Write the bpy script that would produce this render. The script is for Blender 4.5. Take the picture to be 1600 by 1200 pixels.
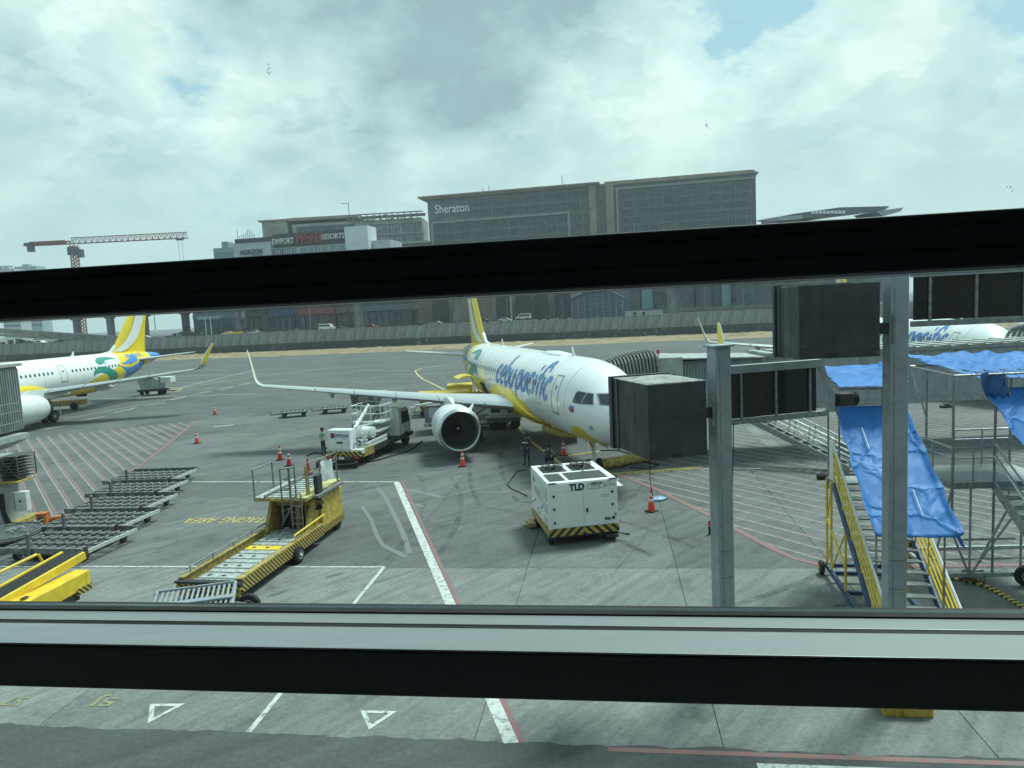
import bpy, bmesh, math, random
from mathutils import Vector, Matrix
random.seed(7)
R=math.radians; PI=math.pi
scn=bpy.context.scene; COL=scn.collection
for o in list(bpy.data.objects): bpy.data.objects.remove(o)
# ------------------------------------------------------------------ camera
CAMH=8.474; PITCH=.1033; ROLL=-.0494; FPX=1116.6
cam=bpy.data.cameras.new('camera'); camo=bpy.data.objects.new('camera',cam); COL.objects.link(camo)
cam.sensor_width=36; cam.lens=36*FPX/1600; cam.clip_start=.05; cam.clip_end=6000
_F=Vector((0,math.cos(PITCH),-math.sin(PITCH))); _U=Vector((0,math.sin(PITCH),math.cos(PITCH))); _R=Vector((1,0,0))
CR=math.cos(ROLL)*_R+math.sin(ROLL)*_U; CU=-math.sin(ROLL)*_R+math.cos(ROLL)*_U
M=Matrix((CR,CU,-_F)).transposed().to_4x4(); M.translation=(0,0,CAMH); camo.matrix_world=M
scn.camera=camo
# ------------------------------------------------------------------ world: hazy bright cumulus sky
SUN_EL=R(62); SUN_AZ=R(48)          # azimuth measured from +Y towards +X
w=bpy.data.worlds.new('World'); scn.world=w; w.use_nodes=True
nt=w.node_tree; N=nt.nodes; L=nt.links; N.clear()
def nn(t,tree=None,**k):
    n=(tree or nt).nodes.new(t)
    for a,b in k.items():
        try: setattr(n,a,b)
        except Exception: n.inputs[a].default_value=b
    return n
out=nn('ShaderNodeOutputWorld'); bg=nn('ShaderNodeBackground'); bg.inputs[1].default_value=.078
sky=nn('ShaderNodeTexSky',sky_type='NISHITA',sun_disc=False,sun_elevation=SUN_EL,sun_rotation=SUN_AZ,altitude=0,air_density=1.2,dust_density=3.5,ozone_density=1.2)
tc=nn('ShaderNodeTexCoord'); mp=nn('ShaderNodeMapping'); mp.inputs['Scale'].default_value=(1,1,1.7); mp.inputs['Location'].default_value=(.62,.21,.13)
L.new(tc.outputs['Generated'],mp.inputs[0])
def wnoise(scale,detail,rough,dist,loc=None):
    n=nn('ShaderNodeTexNoise'); n.inputs['Scale'].default_value=scale; n.inputs['Detail'].default_value=detail
    n.inputs['Roughness'].default_value=rough; n.inputs['Distortion'].default_value=dist
    if loc:
        m=nn('ShaderNodeMapping'); m.inputs['Location'].default_value=loc; L.new(mp.outputs[0],m.inputs[0]); L.new(m.outputs[0],n.inputs[0])
    else: L.new(mp.outputs[0],n.inputs[0])
    return n
def ramp(fac,stops,tree=None,interp='LINEAR'):
    r=nn('ShaderNodeValToRGB',tree); e=r.color_ramp.elements; r.color_ramp.interpolation=interp
    while len(e)<len(stops): e.new(.5)
    for i,(p,c) in enumerate(stops):
        e[i].position=p; e[i].color=(c,c,c,1) if isinstance(c,(int,float)) else (*c,1)
    (tree or nt).links.new(fac,r.inputs[0]); return r
def mixc(f,a,b,tree=None,bt='MIX'):
    m=nn('ShaderNodeMix',tree,data_type='RGBA',blend_type=bt); l=(tree or nt).links
    for s,v in ((0,f),(6,a),(7,b)):
        if hasattr(v,'links') or hasattr(v,'is_linked'): l.new(v,m.inputs[s])
        elif isinstance(v,(int,float)): m.inputs[s].default_value=v
        else: m.inputs[s].default_value=(*v,1)
    return m.outputs[2]
def dirpx(u,v):
    return (_F*FPX+CR*(u-800)-CU*(v-600)).normalized()
def blob(u,v,rad,soft=.5):
    """soft patch of the sky around one bearing, 1 inside"""
    dv=nn('ShaderNodeVectorMath',operation='DISTANCE'); L.new(tc.outputs['Generated'],dv.inputs[0]); dv.inputs[1].default_value=dirpx(u,v)
    return ramp(dv.outputs['Value'],[(rad*soft*.5,1),(rad*1.3,0)],interp='EASE').outputs[0]
def wm_(op,a,b=None):
    n=nn('ShaderNodeMath',operation=op)
    for k,v in enumerate((a,b)):
        if v is None: continue
        if isinstance(v,(int,float)): n.inputs[k].default_value=v
        else: L.new(v,n.inputs[k])
    return n.outputs[0]
n1=wnoise(2.9,12,.60,.10); n1b=wnoise(2.9,12,.60,.10,(.030,.012,-.085)); n4=wnoise(7.5,10,.58,.0); n4b=wnoise(7.5,10,.58,.0,(.03,.01,-.06)); n2=wnoise(1.25,5,.45,.2,(3.1,1.7,.4)); n3=wnoise(9,6,.55,.3,(5,2,1))
den=n1.outputs[0]; tn=n2.outputs[0]
for (u,v,r_,a_,b_) in((110,90,.17,.16,.16),(40,230,.14,.08,-.10),(205,60,.05,.10,.10),(290,110,.085,-.13,.0),(350,40,.10,-.03,-.06),(540,50,.20,.16,-.20),(780,40,.22,.16,-.25),(700,150,.10,.1,-.05),(400,200,.09,.08,.12),(600,230,.15,.09,.12),(1380,90,.12,.14,.12),(1250,200,.10,.08,-.05),(1040,150,.13,.08,.12),(1500,190,.12,.08,-.04),(1560,50,.09,-.13,.0),(1000,420,.2,.04,.04),(60,330,.15,.05,-.03),(1200,60,.06,-.02,.0),(990,190,.05,-.06,0)):
    bl=blob(u,v,r_); den=wm_('ADD',den,wm_('MULTIPLY',bl,a_)); tn=wm_('ADD',tn,wm_('MULTIPLY',bl,b_))
n5=wnoise(4.2,12,.58,.25,(1.3,4.2,2.2)); puff=ramp(n5.outputs[0],[(.475,0),(.505,1),(.62,.25),(.75,0)],interp='EASE').outputs[0]
rim=ramp(den,[(.46,0),(.50,1),(.60,0)]).outputs[0]
tn=wm_('ADD',wm_('ADD',tn,wm_('MULTIPLY',puff,.09)),wm_('MULTIPLY',rim,.10)); tn=wm_('SUBTRACT',tn,.045)
mask=ramp(den,[(.452,0),(.488,.60),(.56,1)])                  # cumulus cover
lit=wm_('ADD',wm_('MULTIPLY',wm_('SUBTRACT',n1.outputs[0],n1b.outputs[0]),1.05),wm_('MULTIPLY',wm_('SUBTRACT',n4.outputs[0],n4b.outputs[0]),.40))
tone=ramp(wm_('ADD',tn,lit),[(.24,(3.9,4.8,5.2)),(.42,(5.5,6.5,6.8)),(.56,(6.9,7.7,7.7)),(.76,(8.9,9.4,9.0))])   # grey bellies to lit heads
fine=ramp(n3.outputs[0],[(.3,.95),(.7,1.04)])
cl=mixc(1.0,tone.outputs[0],fine.outputs[0],bt='MULTIPLY')
clear=mixc(.85,sky.outputs[0],(4.7,6.6,7.7))
m1=mixc(mask.outputs[0],clear,cl)
sep=nn('ShaderNodeSeparateXYZ'); L.new(tc.outputs['Generated'],sep.inputs[0])
hz=ramp(sep.outputs[2],[(.0,1.0),(.10,.70),(.24,.0)])
m2=mixc(hz.outputs[0],m1,(6.3,7.3,7.2))
L.new(m2,bg.inputs[0]); L.new(bg.outputs[0],out.inputs[0])
sl=bpy.data.lights.new('sun','SUN'); sl.energy=3.0; sl.angle=R(15); sl.color=(1,.96,.9)
so=bpy.data.objects.new('sun',sl); COL.objects.link(so)
sd=Vector((math.sin(SUN_AZ)*math.cos(SUN_EL),math.cos(SUN_AZ)*math.cos(SUN_EL),math.sin(SUN_EL)))
so.rotation_euler=sd.to_track_quat('Z','Y').to_euler(); so.location=(0,0,60)
scn.render.engine='CYCLES'; scn.view_settings.view_transform='Standard'; scn.view_settings.look='None'
scn.view_settings.exposure=.62; scn.view_settings.gamma=1
scn.cycles.max_bounces=6; scn.cycles.transparent_max_bounces=12
# ------------------------------------------------------------------ survey helpers: photo bearing -> real position
def ray(u,v): return _F*FPX+CR*(u-800)-CU*(v-600)
def gp(u,v,z=0):
    d=ray(u,v); t=(z-CAMH)/d.z; return Vector((0,0,CAMH))+d*t
def at(u,v,Y):
    d=ray(u,v); return Vector((0,0,CAMH))+d*(Y/d.y)
# ------------------------------------------------------------------ materials
MC={}
def mat(name,col,rough=.6,metal=0,var=.12,scale=3,bump=0,col2=None,coat=0,rand=0,spec=.5,streak=None,bscale=None,alpha=None):
    if name in MC: return MC[name]
    m=bpy.data.materials.new(name); m.use_nodes=True; t=m.node_tree; b=t.nodes['Principled BSDF']
    b.inputs['Roughness'].default_value=rough; b.inputs['Metallic'].default_value=metal; b.inputs['Coat Weight'].default_value=coat
    b.inputs['Specular IOR Level'].default_value=spec
    tcn=nn('ShaderNodeTexCoord',t); mpn=nn('ShaderNodeMapping',t)
    if streak: mpn.inputs['Scale'].default_value=streak[:3]; mpn.inputs['Rotation'].default_value=(0,0,streak[3] if len(streak)>3 else 0)
    t.links.new(tcn.outputs['Object'],mpn.inputs[0])
    nz=nn('ShaderNodeTexNoise',t); nz.inputs['Scale'].default_value=scale; nz.inputs['Detail'].default_value=6; nz.inputs['Roughness'].default_value=.62
    t.links.new(mpn.outputs[0],nz.inputs[0])
    c2=col2 or tuple(c*(1-var*1.8) for c in col); c1=tuple(min(1,c*(1+var*.5)) for c in col)
    r=ramp(nz.outputs[0],[(.32,c2),(.62,c1)],t); o=r.outputs[0]
    if rand:
        oi=nn('ShaderNodeObjectInfo',t); rr=ramp(oi.outputs['Random'],[(0,1-rand),(1,1+rand*.6)],t); o=mixc(1.0,o,rr.outputs[0],t,'MULTIPLY')
    t.links.new(o,b.inputs['Base Color'])
    rr=ramp(nz.outputs[0],[(.3,min(1,rough*1.25)),(.7,rough*.8)],t); t.links.new(rr.outputs[0],b.inputs['Roughness'])
    if bump:
        bn=nn('ShaderNodeBump',t); bn.inputs['Strength'].default_value=bump; bn.inputs['Distance'].default_value=.02
        nb=nn('ShaderNodeTexNoise',t); nb.inputs['Scale'].default_value=bscale or scale*6; nb.inputs['Detail'].default_value=4
        t.links.new(mpn.outputs[0],nb.inputs[0]); t.links.new(nb.outputs[0],bn.inputs['Height']); t.links.new(bn.outputs[0],b.inputs['Normal'])
    MC[name]=m; return m
def nodes_of(m): return m.node_tree, m.node_tree.nodes['Principled BSDF']
def mmath(t,op,a,b=None,c=None):
    n=nn('ShaderNodeMath',t,operation=op)
    for i,v in enumerate((a,b,c)):
        if v is None: continue
        if isinstance(v,(int,float)): n.inputs[i].default_value=v
        else: t.links.new(v,n.inputs[i])
    return n.outputs[0]
white=mat('white_paint',(.76,.78,.77),.35,0,.05,1.2,coat=.2)
dwhite=mat('worn_white_paint',(.66,.69,.67),.5,0,.12,4)
ygse=mat('yellow_machine_paint',(.42,.31,.08),.6,0,.3,6,col2=(.18,.14,.06))
ybright=mat('bright_yellow_paint',(.78,.55,.045),.45,0,.12,3)
ylem=mat('lemon_livery_paint',(.80,.60,.03),.3,0,.05,1,coat=.3)
rubber=mat('black_rubber',(.02,.02,.021),.8,0,.2,8)
dark=mat('dark_machinery',(.035,.037,.038),.7,0,.3,8)
grime=mat('grimy_steel',(.12,.125,.12),.6,.3,.35,7)
galv=mat('galvanised_steel',(.40,.44,.47),.45,.55,.16,6,bump=.05)
galvd=mat('dull_galvanised_steel',(.30,.32,.32),.5,.5,.25,9)
dolly_m=mat('worn_dolly_steel',(.21,.218,.22),.55,.35,.35,6)
alu=mat('brushed_aluminium',(.52,.54,.54),.35,.8,.12,14)
aluw=mat('light_bare_deck_plate',(.46,.50,.48),.5,.2,.35,7)
bglass=mat('dark_window_glass',(.03,.04,.045),.08,0,.1,2)
cone_o=mat('orange_cone_plastic',(.72,.075,.03),.5,0,.1,6)
cone_w=mat('white_reflective_band',(.7,.7,.68),.4,0,.1,6)
cone_r=mat('red_cone_plastic',(.50,.03,.035),.5,0,.1,6)
navy=mat('navy_blue_paint',(.03,.075,.16),.5,0,.2,6)
skin=mat('skin',(.32,.19,.13),.6,0,.05,6)
concwall=mat('far_concrete',(.25,.25,.24),.85,0,.2,.3)
# ground mats
def ground_mat(name,ca,cb,streakrot,sc,cstain=.6,joint=None):
    m=bpy.data.materials.new(name); m.use_nodes=True; t=m.node_tree; b=t.nodes['Principled BSDF']; b.inputs['Roughness'].default_value=.82; b.inputs['Specular IOR Level'].default_value=.35
    g=nn('ShaderNodeNewGeometry',t); 
    def nz(scale,scl,rot,det=7,ro=.62,loc=(0,0,0)):
        m0=nn('ShaderNodeMapping',t); m0.inputs['Rotation'].default_value=(0,0,rot); m0.inputs['Location'].default_value=loc; mm=nn('ShaderNodeMapping',t); mm.inputs['Scale'].default_value=scl
        t.links.new(g.outputs['Position'],m0.inputs[0]); t.links.new(m0.outputs[0],mm.inputs[0]); n=nn('ShaderNodeTexNoise',t); n.inputs['Scale'].default_value=scale; n.inputs['Detail'].default_value=det; n.inputs['Roughness'].default_value=ro
        t.links.new(mm.outputs[0],n.inputs[0]); return n.outputs[0]
    big=nz(.12,(1,1,1),0); st=nz(sc,(.12,1.6,1),streakrot); fi=nz(9,(1,1,1),0,5,.7); med=nz(.7,(1,1,1),0,8,.7,(7,3,0))
    r=ramp(big,[(.33,ca),(.66,cb)],t).outputs[0]
    r=mixc(.9,r,ramp(st,[(.3,.72),(.5,1.0),(.72,1.25)],t).outputs[0],t,'MULTIPLY')
    r=mixc(.8,r,ramp(fi,[(.3,.70),(.7,1.28)],t).outputs[0],t,'MULTIPLY')
    r=mixc(cstain,r,ramp(med,[(.30,.50),(.45,.92),(.60,1.03),(.75,1.25)],t).outputs[0],t,'MULTIPLY')
    t.links.new(r,b.inputs['Base Color'])
    bn=nn('ShaderNodeBump',t); bn.inputs['Strength'].default_value=.25; bn.inputs['Distance'].default_value=.01; t.links.new(fi,bn.inputs['Height']); t.links.new(bn.outputs[0],b.inputs['Normal'])
    oi=nn('ShaderNodeObjectInfo',t); rr=ramp(oi.outputs['Random'],[(0,.86),(1,1.08)],t).outputs[0]
    r2=mixc(1.0,r,rr,t,'MULTIPLY'); t.links.new(r2,b.inputs['Base Color'])
    MC[name]=m; return m
g_far=ground_mat('old_apron_concrete',(.088,.095,.093),(.128,.135,.131),R(12),.9,.8)
g_slab=ground_mat('scuffed_apron_concrete',(.100,.107,.104),(.150,.158,.152),R(-42),1.6,.95)
g_new=ground_mat('pale_new_concrete',(.150,.160,.152),(.225,.236,.222),R(-48),2.2,.85)
g_asph=ground_mat('road_asphalt',(.062,.067,.068),(.082,.088,.088),R(-30),1.0,.35)
g_taxi=ground_mat('taxiway_asphalt',(.085,.092,.092),(.12,.128,.126),R(12),.35,.5)
g_grass=ground_mat('dry_grass',(.22,.175,.10),(.36,.28,.17),R(12),.25,.8)
g_joint=mat('joint_sealant',(.075,.078,.075),.9,0,.2,3)
def paint(name,c,wear=.5):
    m=bpy.data.materials.new(name); m.use_nodes=True; t=m.node_tree; b=t.nodes['Principled BSDF']; b.inputs['Roughness'].default_value=.7
    g=nn('ShaderNodeNewGeometry',t); n=nn('ShaderNodeTexNoise',t); n.inputs['Scale'].default_value=5; n.inputs['Detail'].default_value=8; n.inputs['Roughness'].default_value=.75
    t.links.new(g.outputs['Position'],n.inputs[0]); f=ramp(n.outputs[0],[(.36,0),(.36+.3*max(.2,wear),1)],t)
    r=mixc(f.outputs[0],(.14,.15,.145),c,t); t.links.new(r,b.inputs['Base Color']); MC[name]=m; return m
p_white=paint('worn_white_road_paint',(.52,.54,.52)); p_red=paint('worn_red_road_paint',(.30,.09,.095),.9); p_yel=paint('worn_yellow_road_paint',(.55,.43,.09),.45)
p_fw=paint('faded_white_road_paint',(.36,.36,.355),.95); p_pink=paint('faded_red_road_paint',(.27,.12,.125),.8); p_fy=paint('faded_yellow_road_paint',(.36,.32,.13),1.0)
p_patch=paint('pale_cleaned_patch',(.20,.22,.22),1.6)
p_yline=paint('guide_line_yellow_paint',(.62,.50,.16),.6)
# ------------------------------------------------------------------ mesh builder
class MB:
    def __init__(s): s.v=[];s.f=[];s.m=[]
    def add(s,vs,fs,mi=0):
        n=len(s.v); s.v+= [tuple(v) for v in vs]; s.f+=[tuple(i+n for i in f) for f in fs]; s.m+=[mi]*len(fs); return s
    def hexa(s,p,mi=0): # p: 4 bottom, 4 top
        return s.add(p,[(3,2,1,0),(4,5,6,7),(0,1,5,4),(1,2,6,5),(2,3,7,6),(3,0,4,7)],mi)
    def box(s,a,b,mi=0):
        x0,y0,z0=[min(a[i],b[i]) for i in range(3)]; x1,y1,z1=[max(a[i],b[i]) for i in range(3)]
        return s.hexa([(x0,y0,z0),(x1,y0,z0),(x1,y1,z0),(x0,y1,z0),(x0,y0,z1),(x1,y0,z1),(x1,y1,z1),(x0,y1,z1)],mi)
    def tube(s,p,q,r,n=6,mi=0,r2=None,cap=True):
        p=Vector(p);q=Vector(q); d=(q-p)
        if d.length<1e-6: return s
        d.normalize(); a=d.orthogonal().normalized()
        if abs(d.z)<.99: a=d.cross(Vector((0,0,1))).normalized()
        b=d.cross(a); r2=r if r2 is None else r2; vs=[]
        for c,rr in((p,r),(q,r2)):
            for i in range(n):
                t=2*PI*(i+.5)/n; vs.append(c+(a*math.cos(t)+b*math.sin(t))*rr)
        fs=[(i,(i+1)%n,n+(i+1)%n,n+i) for i in range(n)]
        if cap: fs+=[tuple(range(n-1,-1,-1)),tuple(range(n,2*n))]
        return s.add(vs,fs,mi)
    def beam(s,p,q,wd,h,mi=0,up=(0,0,1)):
        p=Vector(p);q=Vector(q); d=(q-p).normalized(); a=d.cross(Vector(up)); 
        if a.length<1e-4: a=d.cross(Vector((0,1,0)))
        a.normalize(); b=a.cross(d).normalized(); a=a*wd/2; b=b*h/2
        return s.hexa([p-a-b,p+a-b,q+a-b,q-a-b,p-a+b,p+a+b,q+a+b,q-a+b],mi)
    def path(s,pts,r,n=6,mi=0):
        for a,b in zip(pts,pts[1:]): s.tube(a,b,r,n,mi)
        return s
    def loft(s,rings,mi=0,closed=True,caps=False):
        n=len(rings[0]); vs=[v for r in rings for v in r]; fs=[]
        for i in range(len(rings)-1):
            for j in range(n if closed else n-1):
                k=(j+1)%n; fs.append((i*n+j,i*n+k,(i+1)*n+k,(i+1)*n+j))
        if caps: fs+=[tuple(range(n-1,-1,-1)),tuple(range((len(rings)-1)*n,len(rings)*n))]
        return s.add(vs,fs,mi)
    def lathe(s,prof,o,ax=(1,0,0),n=24,mi=0): # prof: (along, radius)
        o=Vector(o);ax=Vector(ax).normalized();a=ax.orthogonal().normalized();b=ax.cross(a)
        return s.loft([[o+ax*x+(a*math.cos(2*PI*i/n)+b*math.sin(2*PI*i/n))*r for i in range(n)] for x,r in prof],mi)
    def prism(s,poly,d,mi=0): # poly 3d pts, d offset vector
        n=len(poly); d=Vector(d); vs=[Vector(p) for p in poly]+[Vector(p)+d for p in poly]
        return s.add(vs,[tuple(range(n-1,-1,-1)),tuple(range(n,2*n))]+[(i,(i+1)%n,n+(i+1)%n,n+i) for i in range(n)],mi)
    def build(s,name,mats,parent=None,smooth=None,bevel=0,fix=True):
        me=bpy.data.meshes.new(name); me.from_pydata(s.v,[],s.f); 
        if not isinstance(mats,(list,tuple)): mats=[mats]
        for m in mats: me.materials.append(m)
        me.polygons.foreach_set('material_index',s.m)
        if fix:
            bm=bmesh.new(); bm.from_mesh(me); bmesh.ops.recalc_face_normals(bm,faces=bm.faces); bm.to_mesh(me); bm.free()
        if smooth is not None:
            me.shade_smooth(); me.set_sharp_from_angle(angle=R(smooth))
        o=bpy.data.objects.new(name,me); COL.objects.link(o)
        if parent: o.parent=parent
        if bevel:
            bv=o.modifiers.new('bevel','BEVEL'); bv.width=bevel; bv.segments=2; bv.limit_method='ANGLE'; bv.angle_limit=R(40)
        return o
def tag(o,label=None,cat=None,group=None,kind=None):
    if label:o['label']=label
    if cat:o['category']=cat
    if group:o['group']=group
    if kind:o['kind']=kind
    return o
def empty(name,loc,rz,label,cat,group=None):
    o=bpy.data.objects.new(name,None); COL.objects.link(o); o.location=loc; o.rotation_euler=(0,0,rz); o.empty_display_size=.5
    return tag(o,label,cat,group)
def struct(o): return tag(o,kind='structure')
def kids(o): return [c for c in bpy.data.objects if c.parent==o]
CH={}
def copy_tree(o,parent=None):
    c=o.copy(); COL.objects.link(c); c.parent=parent
    for k in kids(o): copy_tree(k,c)
    return c
def dup(o,loc,rz,label,group=None):
    c=copy_tree(o); c.location=loc; c.rotation_euler=(0,0,rz); c['label']=label
    if group: c['group']=group
    return c
def text_geo(s,size=1,shear=0,off=0,sp=1,align='LEFT'):
    cu=bpy.data.curves.new('t','FONT'); cu.body=s; cu.size=size; cu.shear=shear; cu.offset=off; cu.space_character=sp; cu.align_x=align; cu.resolution_u=4
    ob=bpy.data.objects.new('t',cu); COL.objects.link(ob); dg=bpy.context.evaluated_depsgraph_get(); me=bpy.data.meshes.new_from_object(ob.evaluated_get(dg))
    v=[tuple(x.co) for x in me.vertices]; f=[tuple(p.vertices) for p in me.polygons]
    bpy.data.objects.remove(ob); bpy.data.meshes.remove(me); return v,f
def text_on(name,s,o,u,v,size,m,parent=None,th=.02,shear=0,off=0,sp=1,align='LEFT',width=None):
    """flat or slightly raised lettering at origin o, reading along u, up along v"""
    vs,fs=text_geo(s,size,shear,off,sp,align); u=Vector(u).normalized(); v=Vector(v).normalized(); n=u.cross(v); o=Vector(o)
    k=1
    if width: 
        xs=[p[0] for p in vs]; k=width/(max(xs)-min(xs))
    b=MB(); b.add([o+u*p[0]*k+v*p[1]+n*th for p in vs],fs)
    if th>.015:
        # side walls so that raised letters have depth
        from collections import Counter
        c=Counter()
        for f in fs:
            for i in range(len(f)):
                e=(f[i],f[(i+1)%len(f)]); c[tuple(sorted(e))]+=1
        nb=len(vs); b.v+=[tuple(o+u*p[0]*k+v*p[1]) for p in vs]
        for f in fs:
            for i in range(len(f)):
                a,d=f[i],f[(i+1)%len(f)]
                if c[tuple(sorted((a,d)))]==1: b.f.append((a,nb+a,nb+d,d)); b.m.append(0)
    return b.build(name,m,parent,fix=False)
# facade frame (terminal front): s along, n outward
FA=R(7.9); ES=Vector((math.cos(FA),-math.sin(FA),0)); EN=Vector((math.sin(FA),math.cos(FA),0))
def fs(s_,n_,z=0): return ES*s_+EN*n_+Vector((0,0,z))
TA=R(12.2); ET=Vector((math.cos(TA),-math.sin(TA),0)); EM=Vector((math.sin(TA),math.cos(TA),0))   # taxiway frame
# ================================================================== GROUND
b=MB(); b.add([(-2400,-400,-.06),(2400,-400,-.06),(2400,2400,-.06),(-2400,2400,-.06)],[(0,1,2,3)]); ground=struct(b.build('ground',g_far))
def sheet(name,pts,z,m,kind=True):
    b=MB(); b.add([(p[0],p[1],z) for p in pts],[tuple(range(len(pts)))]); o=b.build(name,m); 
    n=o.data.polygons[0].normal
    if n.z<0: o.data.flip_normals()
    return struct(o)
# far apron as one sheet starting where single slabs stop
PITCHS=4.82; N0=12.96; ROWS=10; C0=-9; C1=6; S0=-.9*math.cos(FA)+14.85*-math.sin(FA)
SL0=S0+PITCHS*C0; SL1=S0+PITCHS*C1; NTOP=N0+PITCHS*ROWS
far=MB()
for (s0,s1,a0,a1) in((-400,SL0,N0,NTOP),(SL1,400,N0,NTOP),(-400,400,NTOP,NTOP+60)):
    far.add([fs(s0,a0),fs(s1,a0),fs(s1,a1),fs(s0,a1)],[(0,1,2,3)])
struct(far.build('apron',g_far))
jb=MB(); jb.add([fs(SL0,N0,-.035),fs(SL1,N0,-.035),fs(SL1,NTOP,-.035),fs(SL0,NTOP,-.035)],[(0,1,2,3)]); joints=struct(jb.build('apron_joints',g_joint))
def slab_mesh(m):
    b=MB(); h=PITCHS/2-.008; b.hexa([(-h,-h,-.034),(h,-h,-.034),(h,h,-.034),(-h,h,-.034),(-h,-h,-.004),(h,-h,-.004),(h,h,-.004),(-h,h,-.004)])
    hh=h-.006; b.add([(-h,-h,-.004),(h,-h,-.004),(h,h,-.004),(-h,h,-.004),(-hh,-hh,0),(hh,-hh,0),(hh,hh,0),(-hh,hh,0)],[(0,1,5,4),(1,2,6,5),(2,3,7,6),(3,0,4,7),(4,5,6,7)])
    b.f.pop(1); b.m.pop(1)
    return b.build('concrete_slab',m,fix=False)
protos={0:slab_mesh(g_new),1:slab_mesh(g_slab)}; used=set()
for i in range(C0,C1):
    for j in range(ROWS):
        k=0 if j<2 else 1
        o=protos[k] if k not in used else protos[k].copy()
        if k in used: COL.objects.link(o)
        used.add(k); o.parent=joints; o.location=fs(S0+(i+.5)*PITCHS,N0+(j+.5)*PITCHS); o.rotation_euler=(0,0,-FA)
# service road asphalt (nearer) with a ragged edge lapping over the slabs
b=MB(); top=[]; 
s=-60
while s<60:
    jag=.05*math.sin(s*1.3)+.04*math.sin(s*3.7+1)+random.uniform(-.07,.07)
    top.append(fs(s,N0+.16+jag*.6,.0125)); s+=.18 if -16<s<14 else 2
vs=[p for p in top]+[p-EN*15 for p in top]; n=len(top)
b.add(vs,[(i,n+i,n+i+1,i+1) for i in range(n-1)]); struct(b.build('service_road',g_asph,fix=False))
b=MB(); b.add([Vector((-400,0,0))+EM*155-ET*400,Vector((0,0,0))+EM*155+ET*800,EM*169+ET*800,EM*169-ET*800],[(0,1,2,3)])
def tstrip(name,m0,m1,z,m,t0=-900,t1=900):
    b=MB(); b.add([EM*m0+ET*t0+Vector((0,0,z)),EM*m0+ET*t1+Vector((0,0,z)),EM*m1+ET*t1+Vector((0,0,z)),EM*m1+ET*t0+Vector((0,0,z))],[(0,1,2,3)]); return struct(b.build(name,m))
WALLN=EM.dot(Vector((17,189.5,0)))
GRASSN=EM.dot(Vector((14,160,0)))
tstrip('taxiway',98,GRASSN+3,.004,g_taxi); tstrip('grass_verge',GRASSN,WALLN+30,.02,g_grass)
# tufted edge of the dry verge: low mounds of grass
b=MB()
for i in range(1500):
    t=random.uniform(-230,160); m_=random.uniform(GRASSN-.3,WALLN-.5); c=EM*m_+ET*t; rr=random.uniform(.5,2.2); h=random.uniform(.05,.28)
    b.add([c+Vector((-rr,-rr*.4,.0)),c+Vector((rr,-rr*.4,.0)),c+Vector((rr*.6,rr*.4,.0)),c+Vector((0,0,h))],[(0,1,3),(1,2,3),(2,0,3)])
tag(b.build('grass_tufts',g_grass,fix=False),'dry straw coloured grass growing along the far side of the taxiway','grass',kind='stuff')
# ---- painted markings
ZC=[0]
def zstep():
    ZC[0]=(ZC[0]+1)%37; return ZC[0]*.00006
def line(name,p,q,w_,m,z=.006,ext=0):
    z+=zstep()
    p=Vector((p[0],p[1],0));q=Vector((q[0],q[1],0)); d=(q-p).normalized(); p=p-d*ext;q=q+d*ext; a=Vector((-d.y,d.x,0))*w_/2; zz=Vector((0,0,z))
    b=MB(); b.add([p-a+zz,q-a+zz,q+a+zz,p+a+zz],[(0,1,2,3)]); return struct(b.build(name,m))
def pline(name,pts,w_,m,z=.006):
    z+=zstep()
    b=MB(); P=[Vector((p[0],p[1],0)) for p in pts]; L_=[];R_=[]
    for i,p in enumerate(P):
        d=(P[min(i+1,len(P)-1)]-P[max(i-1,0)]).normalized(); a=Vector((-d.y,d.x,0))*w_/2; L_.append(p+a+Vector((0,0,z)));R_.append(p-a+Vector((0,0,z)))
    n=len(P); b.add(R_+L_,[(i,i+1,n+i+1,n+i) for i in range(n-1)]); return struct(b.build(name,m,fix=False))
line('white_line',(-17.7,38.35),(-6.1,35.95),.13,p_white)
line('white_line',(-22,26.0),(-4.65,23.55),.12,p_white)
line('white_line',(-4.65,23.55),(-5.95,13.2),.12,p_white)
line('white_line',(-6.15,35.9),(-.33,13.15),.30,p_white,.010)
line('red_line',(-5.86,35.9),(-.12,13.15),.13,p_red,.010)
pline('red_line',[(-28.5,63.6),(-24.8,49.8),(-23.22,43.25),(-21,33.9),(-20.2,30)],.22,p_red,.010)
RL=[(-28.4,63.2),(-20.2,30)]
hs=[(-43.2,55.2),(-42.5,55.8),(-41.8,56.4),(-41.1,56.9),(-40.5,57.3),(-39.86,57.75),(-39.25,58.17),(-38.6,58.5),(-37.83,58.8),(-37.19,59.1),(-36.54,59.5),(-35.8,59.75),(-35.19,60.11),(-34.4,60.4),(-33.75,60.7),(-33.1,61.1),(-32.42,61.4),(-31.84,61.8),(-31.2,62.2),(-30.47,62.5),(-29.67,62.7)]
dh=Vector((.606,-.795))
for p in hs:
    # clip at the red line
    x0,y0=p; ax,ay=RL[0]; bx,by=RL[1]; ex,ey=bx-ax,by-ay
    den=dh.x*ey-dh.y*ex; t=((ax-x0)*ey-(ay-y0)*ex)/den
    q=(x0+dh.x*t,y0+dh.y*t)
    if y0+dh.y*t<29: t=(29-y0)/dh.y; q=(x0+dh.x*t,29)
    line('hatch_line',p,q,.085,p_fw,.006); line('hatch_line',(p[0]+.11,p[1]+.08),(q[0]+.11,q[1]+.08),.12,p_pink,.006)
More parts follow.
